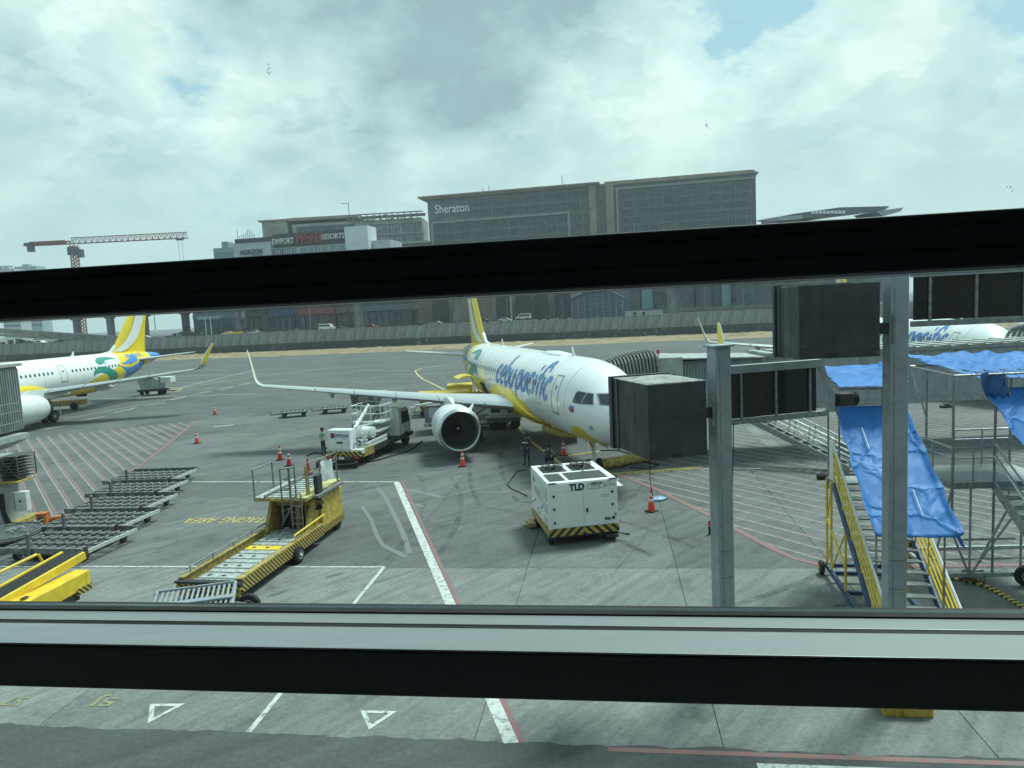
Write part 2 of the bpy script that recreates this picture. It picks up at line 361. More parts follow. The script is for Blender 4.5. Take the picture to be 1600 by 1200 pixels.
redR=[(4.6,36.2),(5.6,34),(6.4,31.9),(7.05,29.4),(7.65,27.3),(8.06,25.5),(8.45,23.8),(8.85,22.5),(9.5,21.7),(10.4,21.45),(16,20.9),(26,19.6)]
pline('red_line',redR,.24,p_red,.010)
dr=Vector((.56,-.83)).normalized(); nr=Vector((.83,.56)).normalized()
poly=[(5.0,35.3),(6.4,31.9),(7.05,29.4),(7.65,27.3),(8.06,25.5),(8.45,23.8),(8.85,22.5),(9.5,21.7),(10.4,21.45),(16,20.9),(34,18.6),(34,52),(12.5,52),(8,41)]
def clip_line(c):
    ts=[]
    for i in range(len(poly)):
        a=Vector(poly[i]);b_=Vector(poly[(i+1)%len(poly)]); da=a.dot(nr)-c; db=b_.dot(nr)-c
        if da*db<0: q=a+(b_-a)*(da/(da-db)); ts.append(q.dot(dr))
    ts.sort(); return [(nr*c+dr*ts[i],nr*c+dr*ts[i+1]) for i in range(0,len(ts)-1,2)]
c=19.6
while c<56:
    for a,b_ in clip_line(c):
        line('hatch_line',a,b_,.10,p_fw,.006); line('hatch_line',a+nr*.11,b_+nr*.11,.07,p_pink,.006)
    c+=.86 if c<38 else .8
pline('guide_line',[(-4,122),(-8.5,119.5),(-12,116),(-14.2,112.5),(-14.6,108),(-13.2,100.5),(-11.78,93.95),(-5.89,73.6),(-.14,54.83),(1.1,45),(2.4,38.5),(4.2,31.5)],.24,p_yline,.008)
pline('guide_line',[(-56,112),(-49.5,101),(-45,97),(-44,93.5),(-47,90),(-46,96),(-40,112),(-30,125)],.22,p_yline,.008)
line('stop_bar',(4.6,35.35),(9.5,35.9),.22,p_yel,.010); line('stop_bar',(2.0,39.85),(5.0,41.2),.16,p_yel,.010)
line('white_line',(8.2,35.75),(12.2,34.95),.16,p_white,.006)
text_on('painted_lettering','A320 A321 STOP',(5.5,35.05,.008),(.995,.1,0),(-.1,.995,0),.42,p_yel,None,.002,width=3.6).__setitem__('kind','structure')
v_=Vector((-.15,-.99,0)); text_on('painted_lettering','STAGING',(-10.7,30.45,.008),(-.99,.15,0),v_,1.15,p_yel,None,.002,width=2.15).__setitem__('kind','structure')
text_on('painted_lettering','AREA',(-13.1,30.75,.008),(-.99,.15,0),v_,1.15,p_yel,None,.002,width=1.45).__setitem__('kind','structure')
for (x,y,s_) in((-9.35,15.72,'5J'),(-11.6,15.95,'57')):
    text_on('painted_lettering',s_,(x,y,.010),tuple(-ES),tuple(-EN),.52,p_fy,None,.002,width=.55,off=.01).__setitem__('kind','structure')
def tri_mark(A,B_,C_,wd=.13):
    A,B_,C_=[Vector((*p,0)) for p in(A,B_,C_)]; cen=(A+B_+C_)/3; b=MB(); z=Vector((0,0,.010))
    P=[A,B_,C_]; Q=[cen+(p-cen)*.58 for p in P]; b.add([p+z for p in P+Q],[(0,1,4,3),(1,2,5,4),(2,0,3,5)]); return struct(b.build('triangle_marking',p_white))
tri_mark((-8.55,15.40),(-7.72,15.34),(-8.2,14.60)); tri_mark((-3.64,14.70),(-2.82,14.60),(-3.30,13.95))
line('white_line',fs(1.9+.5,12.62),fs(16,12.62),.2,p_white,.014); line('red_line',fs(-.3,12.98),fs(16,12.98),.13,p_red,.014)
# far white taxi lines, dashes
for a,b_ in(((52,560),(560,560)),): pass
for (u0,v0,u1,v1,wd) in((100,655+0,330,612,.3),(330,588,760,562+0,.3),(135,603,390,594,.3),(330,599,600,590,.25),(170,592,385,584,.35)):
    p=gp(u0,v0);q=gp(u1,v1); line('white_line',p,q,wd,p_fw,.008)
line('white_line',gp(98,648),gp(400,578),.2,p_white,.008); line('white_line',gp(140,624),gp(400,615),.22,p_white,.008); line('white_line',gp(400,617),gp(470,613),.22,p_fw,.008)
for u0,v0,u1,v1 in((70,671,106,664),(123,658,163,651),(178,645,214,637),(226,634,258,629),(267,625,290,620),(306,615,330,611),(341,609,365,604),(372,602,392,598)): line('white_dash',gp(u0,v0),gp(u1,v1),.22,p_white,.008)
line('white_dash',gp(334,667),gp(365,664),.32,p_white,.008)
for u0,v0,u1,v1 in((560,571+8,640,579,),(400,585,470,583),(560,586,690,584)): line('taxi_streak',gp(u0,v0),gp(u1,v1),.3,p_fw,.008)
for pts,wd in(([(1168,656),(1188,664)],.5),([(1172,668),(1188,680)],.7),([(1195,687),(1216,701)],.8),([(1222,713),(1236,722)],.8),([(1205,719),(1275,719)],.35)):
    line('pale_patch',gp(*pts[0]),gp(*pts[1]),wd,p_patch,.012)
for pts,wd in(([(588,760),(603,778),(612,797),(624,820),(634,845),(640,865)],.20),([(566,792),(580,812),(588,835),(598,852)],.16),([(598,852),(618,862),(634,870)],.22),([(620,762),(650,768),(690,777)],.28),([(1030,800),(1000,850),(960,893)],.025),([(640,785),(660,792)],.2)):
    pline('pale_patch' if wd>.1 else 'crack',[gp(*p) for p in pts],wd,p_patch if wd>.1 else g_joint,.005)
pline('crack',[gp(1112,812),gp(1060,868),gp(1042,890)],.025,g_joint,.005); pline('crack',[gp(580,806),gp(640,778),gp(665,770)],.03,g_joint,.005)
p_tyre=bpy.data.materials.new('tyre_mark'); p_tyre.use_nodes=True; t,bs=nodes_of(p_tyre); bs.inputs['Base Color'].default_value=(.035,.037,.036,1); bs.inputs['Roughness'].default_value=.8
g=nn('ShaderNodeNewGeometry',t); nz_=nn('ShaderNodeTexNoise',t); nz_.inputs['Scale'].default_value=1.1; nz_.inputs['Detail'].default_value=7; t.links.new(g.outputs['Position'],nz_.inputs[0]); t.links.new(ramp(nz_.outputs[0],[(.40,0),(.75,.42)],t).outputs[0],bs.inputs['Alpha'])
rt_=random.Random(21)
for (x0,y0,a0,l0,cv) in((-3,24,80,14,.5),(0,31,100,20,-.4),(-12,33,20,18,.3),(3,27,60,16,.35),(-6,42,15,22,.2),(-16,46,30,24,-.25),(6,24,115,10,.6),(-25,55,40,26,.2),(-2,17,140,12,.5),(4,16.5,20,9,.4),(-9,17,60,9,-.5)):
    for off in(0,1.7):
        P_2=[];x,y,an=x0-off*math.sin(R(a0)),y0+off*math.cos(R(a0)),R(a0)
        for k in range(14): P_2.append((x,y)); x+=math.cos(an)*l0/14; y+=math.sin(an)*l0/14; an+=cv/14
        pline('tyre_mark',P_2,.24,p_tyre,.0045)
# far fan of white stand markings by the third aircraft
for i in range(12): line('white_dash',gp(1128+i*10,566-i*.8),gp(1141+i*10,553-i*.9),.35,p_fw,.008)

# ================================================================== BOUNDARY WALL
def wallpos(u): # point on wall plane below photo column
    d=ray(u,520); t=WALLN/(d.dot(EM)); return d*t
wm=mat('stained_grey_wall_sheet',(.20,.215,.22),.8,0,.25,.25,streak=(1,1,.25,TA),bump=.1)
wl=mat('dark_graffiti_wall',(.065,.07,.07),.85,0,.5,.5)
t_,bs=nodes_of(wl); g=nn('ShaderNodeNewGeometry',t_); vz=nn('ShaderNodeTexNoise',t_); vz.inputs['Scale'].default_value=1.3; vz.inputs['Detail'].default_value=5; vz.inputs['Distortion'].default_value=2.2
t_.links.new(g.outputs['Position'],vz.inputs[0]); big=nn('ShaderNodeTexNoise',t_); big.inputs['Scale'].default_value=.06; t_.links.new(g.outputs['Position'],big.inputs[0])
f=mmath(t_,'MULTIPLY',ramp(vz.outputs[0],[(.60,0),(.64,1)],t_).outputs[0],ramp(big.outputs[0],[(.46,0),(.56,1)],t_).outputs[0])
t_.links.new(mixc(f,(.06,.065,.065),(.30,.33,.35),t_),bs.inputs['Base Color'])
wall=empty('boundary_wall',(0,0,0),0,'long grey boundary wall with dark graffiti covered base beyond the taxiway','wall')
b=MB(); O=EM*WALLN; t0,t1=-260,190
b.add([],[]); 
def tb(b,ta,tb_,m0,m1,z0,z1,mi=0):
    P=[O+ET*ta+EM*m0,O+ET*tb_+EM*m0,O+ET*tb_+EM*m1,O+ET*ta+EM*m1]; b.hexa([p+Vector((0,0,z0)) for p in P]+[p+Vector((0,0,z1)) for p in P],mi)
tb(b,t0,t1,0,.5,-.2,2.0); b.build('wall_base',wl,wall)
proto=None; t=t0; k=0
while t<t1-2.9:
    if proto is None:
        b=MB(); h=3.5
        for i in range(6): # corrugated sheet bay 3 m
            x=i*.5; b.hexa([(x,.06,0),(x+.25,.0,0),(x+.25,.25,0),(x,.25,0),(x,.06,h),(x+.25,.0,h),(x+.25,.25,h),(x,.25,h)]); b.hexa([(x+.25,.0,0),(x+.5,.06,0),(x+.5,.25,0),(x+.25,.25,0),(x+.25,.0,h),(x+.5,.06,h),(x+.5,.25,h),(x+.25,.25,h)])
        b.box((2.97,-.02,0),(3.03,.3,h+.06)); proto=b.build('wall_panel',mat('grey_wall_sheet',(.235,.25,.255),.8,0,.25,1.2,streak=(1,1,.2,0),rand=.10),wall); o=proto
    else: o=proto.copy(); COL.objects.link(o)
    p=O+ET*t; o.location=(p.x,p.y,2.0+.12*math.sin(t*.05)); o.rotation_euler=(0,0,-TA); t+=3; k+=1
# earth bank and raised road behind the wall
b=MB(); tb(b,-400,400,3,110,-.2,4.6); struct(b.build('raised_road',g_asph))
# ================================================================== BACKGROUND
glassf=mat('far_window_glass',(.085,.10,.115),.25,0,.3,.3)
sher=mat('hotel_grey_cladding',(.155,.16,.165),.7,0,.15,.2); sherb=mat('hotel_brown_pilaster',(.29,.245,.20),.7,0,.15,.2)
teal=mat('mall_teal_glass',(.14,.27,.27),.3,0,.2,.3); pale=mat('mall_pale_panel',(.47,.50,.50),.6,0,.1,.2); beige=mat('mall_beige_wall',(.26,.21,.16),.8,0,.15,.2)
dk=mat('far_dark_opening',(.04,.044,.046),.6,0,.3,.3); lettw=mat('white_sign_letter',(.75,.76,.75),.5,0,.03,1)
def bframe(o,dirv):  # local frame for a building: origin, along, depth(back)
    u=Vector(dirv).normalized(); v=Vector((-u.y,u.x,0)); return u,v
class BB(MB):
    def __init__(s,o,u,v): super().__init__(); s.o=Vector(o); s.u=u; s.w=v
    def bx(s,a0,a1,d0,d1,z0,z1,mi=0):
        P=[s.o+s.u*a0+s.w*d0,s.o+s.u*a1+s.w*d0,s.o+s.u*a1+s.w*d1,s.o+s.u*a0+s.w*d1]; Z=Vector((0,0,1))
        return s.hexa([Vector((p.x,p.y,z0)) for p in P]+[Vector((p.x,p.y,z1)) for p in P],mi)
def floors(root,o,u,v,a0,a1,z0,z1,nf,pitch,win,mull,frame=.6,dd=0.0):
    """one glazed band per storey (part) with its mullions joined as stuff"""
    h=(z1-z0)/nf; mb=BB(o,u,v)
    for i in range(nf):
        b=BB(o,u,v); b.bx(a0,a1,-.12+dd,.3+dd,z0+i*h+h*.12,z0+i*h+h*.78); b.build('window_band',win,root)
        x=a0; k=0
        while x<a1:
            mb.bx(x,x+(.28 if k%4 else .6),-.34+dd,-.12+dd,z0+i*h+h*.06,z0+i*h+h*.84); x+=pitch*(1 if k%3 else .7); k+=1
        mb.bx(a0,a1,-.42+dd,-.10+dd,z0+i*h+h*.80,z0+i*h+h*.86)
    tag(mb.build('mullion',mull,root),kind='stuff')
SH0=Vector((-35.2,340,0)); uS=Vector((math.cos(R(11.5)),-math.sin(R(11.5)),0)); vS=Vector((-uS.y,uS.x,0)); LW=146
ho=empty('hotel_building',SH0,0,'long dark grey glazed hotel block with Sheraton sign and flat overhanging roof','building'); ho.location=(0,0,0)
b=BB(SH0,uS,vS); b.bx(0,LW,0,26,4,62.0); b.build('wall',sher,ho)
b=BB(SH0,uS,vS); b.bx(-4,80,-2.2,27,62.0,62.7); b.bx(-2.5,80,-1.2,27,61.2,62.0); b.bx(80.3,LW+1,-.8,27,61.0,61.7); b.build('roof',sherb,ho)
b=BB(SH0,uS,vS)
for i in range(5): b.bx(82+i*12.7,93.4+i*12.7,1.5,20,62.6,63.0)
b.bx(82,LW-.5,-.4,22,61.7,62.55); b.build('parapet',sherb,ho)
for (a0,a1) in((75.2,78.2),(82.5,86)):
    b=BB(SH0,uS,vS); b.bx(a0,a1,-1.1,0,4,61.2); b.build('pilaster',sherb,ho)
b=BB(SH0,uS,vS); b.bx(2,66.5,-1.0,0,50.0,51.0); b.bx(65.2,66.4,-1.0,0,20,50); b.bx(1.2,2.4,-1.0,0,20,50); b.bx(87,88,-.9,0,20,58.8); b.bx(87,LW,-.9,0,58.8,59.6); b.build('frame_moulding',mat('hotel_light_trim',(.27,.275,.27),.7,0,.1,.3),ho)
wmul=mat('hotel_mullion',(.165,.175,.18),.5,0,.2,.3); shg=mat('hotel_glass',(.07,.08,.09),.3,0,.35,.6)
floors(ho,SH0,uS,vS,3,65,18,50,8,1.6,shg,wmul); floors(ho,SH0,uS,vS,19,74.5,51.4,60.6,2,1.6,shg,wmul); floors(ho,SH0,uS,vS,78.6,82.2,18,60,11,1.2,shg,wmul); floors(ho,SH0,uS,vS,88.5,LW-.4,18,58,11,1.7,shg,wmul); floors(ho,SH0,uS,vS,67,74.8,18,50,8,1.4,shg,wmul)
text_on('sign_lettering','Sheraton',SH0+uS*3.6-vS*.6+Vector((0,0,54.6)),uS,(0,0,1),5.6,lettw,ho,.5,width=16.2,off=.02)
b=MB()
for k_,(a,h) in enumerate(((26,2.4),(29,3.4),(52,1.5),(63,5.0),(63.8,1.4))): p=SH0+uS*a+vS*3+Vector((0,0,62.6)); b.tube(p,p+Vector((0,0,h)),.14,5)
tag(b.build('antenna',grime,ho),kind='stuff')
# left hotel block with roof sign frame
o2=at(413,380,360); o2.z=0; u2=Vector((math.cos(R(3)),-math.sin(R(3)),0)); v2=Vector((-u2.y,u2.x,0))
h2=empty('hotel_building',(0,0,0),0,'lower beige and grey hotel wing with roof sign, left of the big block','building')
b=BB(o2,u2,v2); b.bx(0,12.5,-1.2,20,4,57.4); b.bx(14.5,79,0,20,4,55.6); b.build('wall',mat('hotel_wing_cladding',(.33,.325,.31),.7,0,.12,.2),h2)
b=BB(o2,u2,v2); b.bx(-1.4,14,-2.4,20,57.4,58.2); b.bx(12.5,48,-1,20,57.2,58.6); b.build('roof',sherb,h2)
b=BB(o2,u2,v2)
for i in range(10): b.bx(49+i*3.1,49.35+i*3.1,-.3,.1,55.6,58.2)
b.bx(48,80,-.4,.1,58.2,58.7); b.bx(48,80,6,6.4,57,58.4); b.build('roof_frame',grime,h2)
b=BB(o2,u2,v2); b.bx(1.6,11.2,-1.5,-1.2,30,54.8); b.build('panel',mat('brown_hotel_panel',(.25,.22,.19),.7,0,.1,.2),h2)
floors(h2,o2,u2,v2,17,46,40,55,3,1.8,glassf,sher,dd=.0); floors(h2,o2,u2,v2,50,79,38,54,3,1.8,mat('pale_hotel_glass',(.25,.28,.28),.3,0,.3,.5),sher,dd=.0)
text_on('sign_lettering','Hotel Okura',o2+u2*41.5-v2*.8+Vector((0,0,54.6)),u2,(0,0,1),4.6,mat('dull_sign_letter',(.16,.17,.17),.5,0,.1,1),h2,.4,width=33,shear=.2)
b=MB(); p=o2+u2*43.5+Vector((0,0,56)); b.tube(p,p+Vector((0,0,8.5)),.16,5); b.tube(p+Vector((0,0,8.3)),p+Vector((-3.4,0,8.3)),.14,5); b.build('lamp_mast',grime,h2)
# low dark block between
o3=at(607,385,330); o3.z=0
lb=empty('office_building',(0,0,0),0,'low dark grey building tucked against the left end of the big hotel','building')
b=BB(o3,u2,v2); b.bx(0,17.5,0,12,4,40.6); b.build('wall',sher,lb)
b=BB(o3,u2,v2); b.bx(-5,18,-1,12,40.6,41.6); b.build('roof',mat('hotel_light_trim2',(.30,.30,.29),.7,0,.1,.3),lb); floors(lb,o3,u2,v2,1.5,16,26,40,4,1.8,glassf,sher)
# mall
o4=at(365,385,303); o4.z=0; u4=Vector((math.cos(R(11)),-math.sin(R(11)),0)); v4=Vector((-u4.y,u4.x,0))
ml=empty('mall_building',(0,0,0),0,'pale mall with teal glass and the signs HORIZON and NEWPORT WORLD RESORTS','building')
b=BB(o4,u4,v4); b.bx(0,17.3,-.6,20,4,41.5); b.bx(17.3,50,0,20,4,41.6); b.build('wall',pale,ml)
b=BB(o4,u4,v4); b.bx(1.2,18,-.9,2,41.5,43.2); b.bx(18,50,-.5,2,38.6,44.0); b.build('fascia',mat('mall_dark_fascia',(.045,.047,.05),.6,0,.1,.3),ml)
b=BB(o4,u4,v4); b.bx(-9,-.2,1,14,4,40.3); b.build('wall',mat('grey_teal_wall',(.30,.36,.36),.6,0,.1,.3),ml)
b=BB(o4,u4,v4); b.bx(-9,-.4,.8,1,34,38.6); b.build('glazing',teal,ml)
for a0_,a1_ in((17.8,26),(29,50)): b=BB(o4,u4,v4); b.bx(a0_,a1_,-.25,0,30,35.4); b.build('glazing',teal,ml)
floors(ml,o4,u4,v4,29,50,35.8,38.4,1,1.2,teal,pale,dd=-.2); floors(ml,o4,u4,v4,17.8,28,35.8,38.4,1,1.2,pale,sher,dd=-.2)
b=BB(o4,u4,v4); b.bx(50.2,60,-1.5,8,34.5,44.8); b.build('white_block',mat('mall_white_block',(.62,.66,.67),.6,0,.06,.2),ml)
b=BB(o4,u4,v4); b.bx(60.2,68,2,16,20,39.0); b.build('side_wall',pale,ml)
Z=Vector((0,0,1))
text_on('sign_lettering','EWPORT',o4+u4*17.9-v4*.6+Z*40.0,u4,Z,3.3,lettw,ml,.3,width=9.6,off=.02); text_on('sign_lettering','RESORTS',o4+u4*39.6-v4*.6+Z*40.6,u4,Z,3.0,lettw,ml,.3,width=9.9,off=.02)
text_on('sign_lettering','World',o4+u4*28-v4*.9+Z*39.4,u4,Z,6.2,mat('red_sign_letter',(.42,.04,.06),.5,0,.1,1),ml,.4,width=11.4,shear=.35,off=.03)
text_on('sign_lettering','HORIZON',o4+u4*3.4-v4*1.0+Z*36.6,u4,Z,2.9,dk,ml,.3,width=9.8,off=.01); text_on('sign_lettering','CENTER',o4+u4*8.8-v4*1.0+Z*35.3,u4,Z,1.1,dk,ml,.3,width=4.4)
b=MB()
for i in range(13): p=o4+u4*(1+i*.95*(1 if i<9 else 2.2))+v4*2+Z*43; b.tube(p,p+Z*random.uniform(1,4.4),.12,4)
for i in range(7): p=o4+u4*(29+i*3.1)+v4*1+Z*44; b.tube(p,p+Z*random.uniform(.6,2.4),.15,4)
tag(b.build('antenna',grime,ml),kind='stuff')
# shop front row of the mall under the viaduct
shop=empty('shop_row',(0,0,0),0,'row of shop fronts with coloured fascias seen under the viaduct','building')
cols=[(.10,.16,.16),(.30,.28,.22),(.045,.05,.05),(.10,.14,.13),(.055,.07,.15),(.09,.12,.12),(.20,.07,.07),(.16,.10,.09),(.10,.12,.12),(.17,.17,.165)]
def sh_seg(u0,u1,Y,z0,z1,m,name='shop_front',root=shop,d=1.5):
    a=at(u0,480,Y);c_=at(u1,480,Y-(u1-u0)/1117*Y*.21); a.z=c_.z=0; u=(c_-a).normalized(); v=Vector((-u.y,u.x,0)); b=BB(a,u,v); b.bx(0,(c_-a).length,0,d,z0,z1); return b.build(name,m,root),a,c_,u,v
xs=[300,368,384,418,425,459,465,522,545,640,655]
for i in range(len(xs)-1):
    _,a,c_,u,v=sh_seg(xs[i],xs[i+1],282-i*1.2,4.6,16,mat('shop_wall_%d'%i,tuple(c*.8 for c in cols[i]),.7,0,.35,1.2))
    fa=BB(a,u,v); fa.bx(.2,(c_-a).length-.2,-.5,0,10.6,12.6); fa.build('fascia',mat('shop_fascia_%d'%i,tuple(min(1,c*1.25) for c in cols[i]),.6,0,.15,1),shop)
    w_=(c_-a).length; k=1.0
    while k<w_-1.5:
        b=BB(a,u,v); b.bx(k,k+1.7,-.25,0,5.0,9.8); b.build('shop_window',glassf,shop); k+=2.6
pod=empty('podium_building',(0,0,0),0,'beige podium building with tall dark openings right of the tail fin','building')
sh_seg(655,770,278,4.6,22,beige,'wall',pod)
sh_seg(770,905,270,4.6,22,mat('beige_podium_wall',(.30,.25,.20),.8,0,.15,.3),'wall',pod,10)
for u0,u1 in((675,700),(775,796),(806,830),(834,857),(866,892)): sh_seg(u0,u1,274.5-(u0-655)*.065,5,13.4,dk,'opening',pod,.5)
for u0,u1 in((797,800),(830,833),(858,860)): sh_seg(u0,u1,265,4.6,15,mat('podium_light_strip',(.36,.33,.28),.7,0,.1,.5),'pier_strip',pod,.4)
# arched glass building
ab=empty('arched_glass_building',(0,0,0),0,'small blue glazed building with shallow arched roof behind the wall','building')
a=at(894,493,236);c_=at(974,489,230); a.z=c_.z=0; u=(c_-a).normalized(); v=Vector((-u.y,u.x,0)); w_=(c_-a).length
gb=mat('blue_arched_glazing',(.045,.10,.17),.25,0,.25,.4); gm=mat('pale_glazing_bar',(.42,.50,.52),.5,0,.05,1)
arc=lambda x:10.6+2.6*(1-((x/w_)*2-1)**2)
b=MB(); P=[a+u*x+Z*4.6 for x in(0,w_)]; pr_=[a+Z*4.6]+[a+u*(w_*i/16)+Z*arc(w_*i/16) for i in range(17)]+[a+u*w_+Z*4.6]; b.prism(pr_,v*6); b.build('glazing',gb,ab)
b=MB(); 
for i in range(17):
    if i<16: b.beam(a+u*(w_*i/16)+Z*arc(w_*i/16)-v*.3,a+u*(w_*(i+1)/16)+Z*arc(w_*(i+1)/16)-v*.3,.8,.5)
b.build('arched_roof',mat('blue_roof_edge',(.06,.10,.22),.5,0,.1,1),ab)
for i in range(9):
    x=.1+(w_-.2)*i/8; b=MB(); b.beam(a+u*x-v*.2+Z*4.6,a+u*x-v*.2+Z*arc(x),.2,.2,0,u); b.build('glazing_bar',gm,ab)
for j in range(12):
    z=5.1+j*.66; x0=0
    if z>10.6: k=(z-10.6)/2.6; x0=w_/2*(1-math.sqrt(max(0,1-k)))
    if w_-2*x0>1: b=MB(); b.beam(a+u*x0-v*.2+Z*z,a+u*(w_-x0)-v*.2+Z*z,.2,.14); b.build('glazing_bar',gm,ab)
wb=empty('site_office',(0,0,0),0,'low white cabin with two small windows right of the arched glass building','cabin')
_,a,c_,u,v=sh_seg(976,1035,228,4.4,6.4,dwhite,'wall',wb,4); b=BB(a,u,v); b.bx(-.2,(c_-a).length+.2,-.3,4,6.4,6.7); b.build('roof',navy,wb)
for k in(2.6,5.4): b=BB(a,u,v); b.bx(k,k+1.0,-.1,0,4.9,5.8); b.build('window',glassf,wb)
rb=empty('station_building',(0,0,0),0,'dark glazed concrete building behind the wall on the right','building')
sh_seg(985,1240,262,4.6,20,mat('dark_station_wall',(.10,.11,.11),.7,0,.35,.4),'wall',rb,10)
for k,(u0,u1) in enumerate(((985,1000),(1003,1020),(1060,1085),(1088,1112),(1128,1142),(1150,1158),(1180,1205))): sh_seg(u0,u1,259-(u0-985)*.035,6,15,teal if k in(1,4) else glassf,'window',rb,.5)
_,a,c_,u,v=sh_seg(1036,1260,232,5.2,6.4,mat('parapet_concrete',(.22,.225,.225),.8,0,.15,.4),'parapet',rb,.5)
# viaduct
vi=empty('elevated_road',(0,0,0),0,'elevated road deck on concrete piers running behind the boundary wall','viaduct')
b=MB(); 
def vd(t): return O+EM*30+ET*t
p,q=vd(-330),vd(260); b.beam(p+Z*16.8,q+Z*16.8,9,1.6); b.beam(p+Z*18.1-EM*4.4,q+Z*18.1-EM*4.4,.3,1.0); b.build('deck',concwall,vi)
for u0,ww in((119,2.4),(172,2.6),(227,2.0),(290,2.6),(372,1.9),(415,2.4),(561,2.9),(716,3.0),(880,2.6),(1050,3.0),(1240,3)):
    d=ray(u0,500); k=(WALLN+30)/d.dot(EM); p=d*k; p.z=0; b=MB(); b.tube(p+Z*4,p+Z*13.2,ww/2,8); b.hexa([p+ET*a1*s1+EM*c1*1.2+Z*z1 for z1,s1 in((12.4,1.2),(16,3.4)) for a1,c1 in((-1,-1),(1,-1),(1,1),(-1,1))]); b.build('pier',concwall if u0 not in(415,290,880) else mat('dark_concrete',(.10,.105,.105),.85,0,.2,.4),vi,smooth=35)
# left ramp parapet and white gantry
rp=empty('ramp',(0,0,0),0,'concrete road ramp sloping down behind the wall at far left','ramp')
b=MB(); p=at(-40,514,232);q=at(212,531,226); b.beam(p,q,.5,1.6); b.beam(p-Z*1.5,q-Z*.9,.6,.8); b.build('parapet',concwall,rp)
gy=empty('gantry',(0,0,0),0,'white square gate frame standing behind the wall at far left','gantry')
b=MB(); 
for u0,u1,v0,v1 in((0,24,529,530),(9,13,530,541),(22,25,529,540)): 
    p=at(u0,v0,229);q=at(u1,v1,229); b.box((p.x,228.6,q.z),(q.x,229.0,p.z))
b.build('frame',white,gy)
# poles
for i,(u0,v0,v1) in enumerate(((486,480,515),(770,460,500),(793,462,500),(1161,430,478),(243,490,515),(1102,440,480),(866,455,495))):
    p=at(u0,v1,228);q=at(u0+.5,v0-20,228); b=MB(); b.tube(p,(p.x,p.y,q.z),.13,6); b.tube((p.x,p.y,q.z),(p.x+1.6,p.y,q.z+.4),.09,5); b.box((p.x+1.4,p.y-.12,q.z+.3),(p.x+2.2,p.y+.12,q.z+.5))
    tag(b.build('lamp_post',galvd),['slender lamp post behind the wall left of the white van','lamp post just right of the main tail fin','second lamp post right of the main tail fin','lamp post before the dark station building','lamp post close to the left aircraft fin','lamp post beside the lattice mast','lamp post left of the arched glass building'][i],'lamp post','lamp posts behind the boundary wall')
# trees/hedge scrub behind wall at left, stuff
b=MB()
for i in range(2600):
    u0=random.uniform(-30,420); p=at(u0,510,random.uniform(234,262)); p.z=4.6+random.uniform(0,2.2)*(.5+.5*math.sin(u0*.07)); s_=random.uniform(.2,.55); d=Vector((random.uniform(-1,1),random.uniform(-1,1),random.uniform(-1,1))).normalized(); e=d.orthogonal().normalized(); 
    b.add([p+d*s_,p-d*s_+e*s_*.6,p-d*s_*.2-e*s_],[(0,1,2)])
tag(b.build('shrubs',mat('dusty_foliage',(.035,.055,.035),.8,0,.4,.5),fix=False),'dusty dark shrubs growing along the raised road behind the wall','shrubs',kind='stuff')
# crane
cr=empty('tower_crane',(0,0,0),0,'dark red tower crane with long horizontal lattice jib on the left skyline','crane')
crm=mat('crane_red',(.26,.05,.055),.6,0,.2,.5); Yc=420
jl=at(38,378,Yc); jr=at(293,372,Yc); mast=at(112,378,Yc); 
def lattice(b,p,q,wd,h,n,r=.22):
    p=Vector(p);q=Vector(q);d=(q-p).normalized(); a=d.cross(Z); a=a.normalized() if a.length>.1 else Vector((1,0,0)); up=a.cross(d).normalized()
    c=[a*wd/2,-a*wd/2]; 
    if abs(d.z)>.9: C4=[a*wd/2+up*h/2,-a*wd/2+up*h/2,-a*wd/2-up*h/2,a*wd/2-up*h/2]
    else: C4=[a*wd/2,-a*wd/2,up*h]
    for o_ in C4: b.beam(p+o_,q+o_,r*1.3,r*1.3)
    for i in range(n):
        x0=p+(q-p)*(i/n);x1=p+(q-p)*((i+.5)/n);x2=p+(q-p)*((i+1)/n)
        for j in range(len(C4)):
            A=C4[j];B_=C4[(j+1)%len(C4)]; b.beam(x0+A,x1+B_,r,r); b.beam(x1+B_,x2+A,r,r)
b=MB(); mt=Vector((mast.x,Yc,jr.z)); lattice(b,mt,(jr.x,Yc,jr.z),2,3.4,19,.27); b.build('jib',crm,cr)
b=MB(); lattice(b,mt,(jl.x,Yc,jr.z),2,1.6,7,.35); b.box((mast.x-24,Yc-1,jr.z+.4),(mast.x-4,Yc+1,jr.z+2.2)); b.build('counter_jib',crm,cr)
b=MB(); b.box((jl.x+2,Yc-1.5,jr.z-3.4),(jl.x+4.8,Yc+1.5,jr.z)); b.box((jl.x,Yc-1,jr.z),(jl.x+5.5,Yc+1,jr.z+1.6)); b.build('counterweight',grime,cr)
b=MB(); lattice(b,(mast.x+.8,Yc,0),(mast.x+.8,Yc,jr.z-1),3,3,30,.28); b.build('mast',crm,cr)
b=MB(); b.box((mast.x+3,Yc-1.5,jr.z-8),(mast.x+6,Yc+1,jr.z-3.5)); b.box((mast.x-2,Yc-2,jr.z-6.5),(mast.x+3,Yc+2,jr.z-2)); b.build('operator_cab',grime,cr)
b=MB(); x=jr.x-4.5; b.box((x-2,Yc-.8,jr.z-1),(x+2,Yc+.8,jr.z-.2)); b.tube((x-1,Yc,jr.z-1),(x-1,Yc,jr.z-18),.09,4); b.tube((x+1,Yc,jr.z-1),(x+1,Yc,jr.z-18),.09,4); b.build('trolley',grime,cr)
cr2=empty('tower_crane',(0,0,0),0,'pale distant crane jib at the left edge above the window bar','crane')
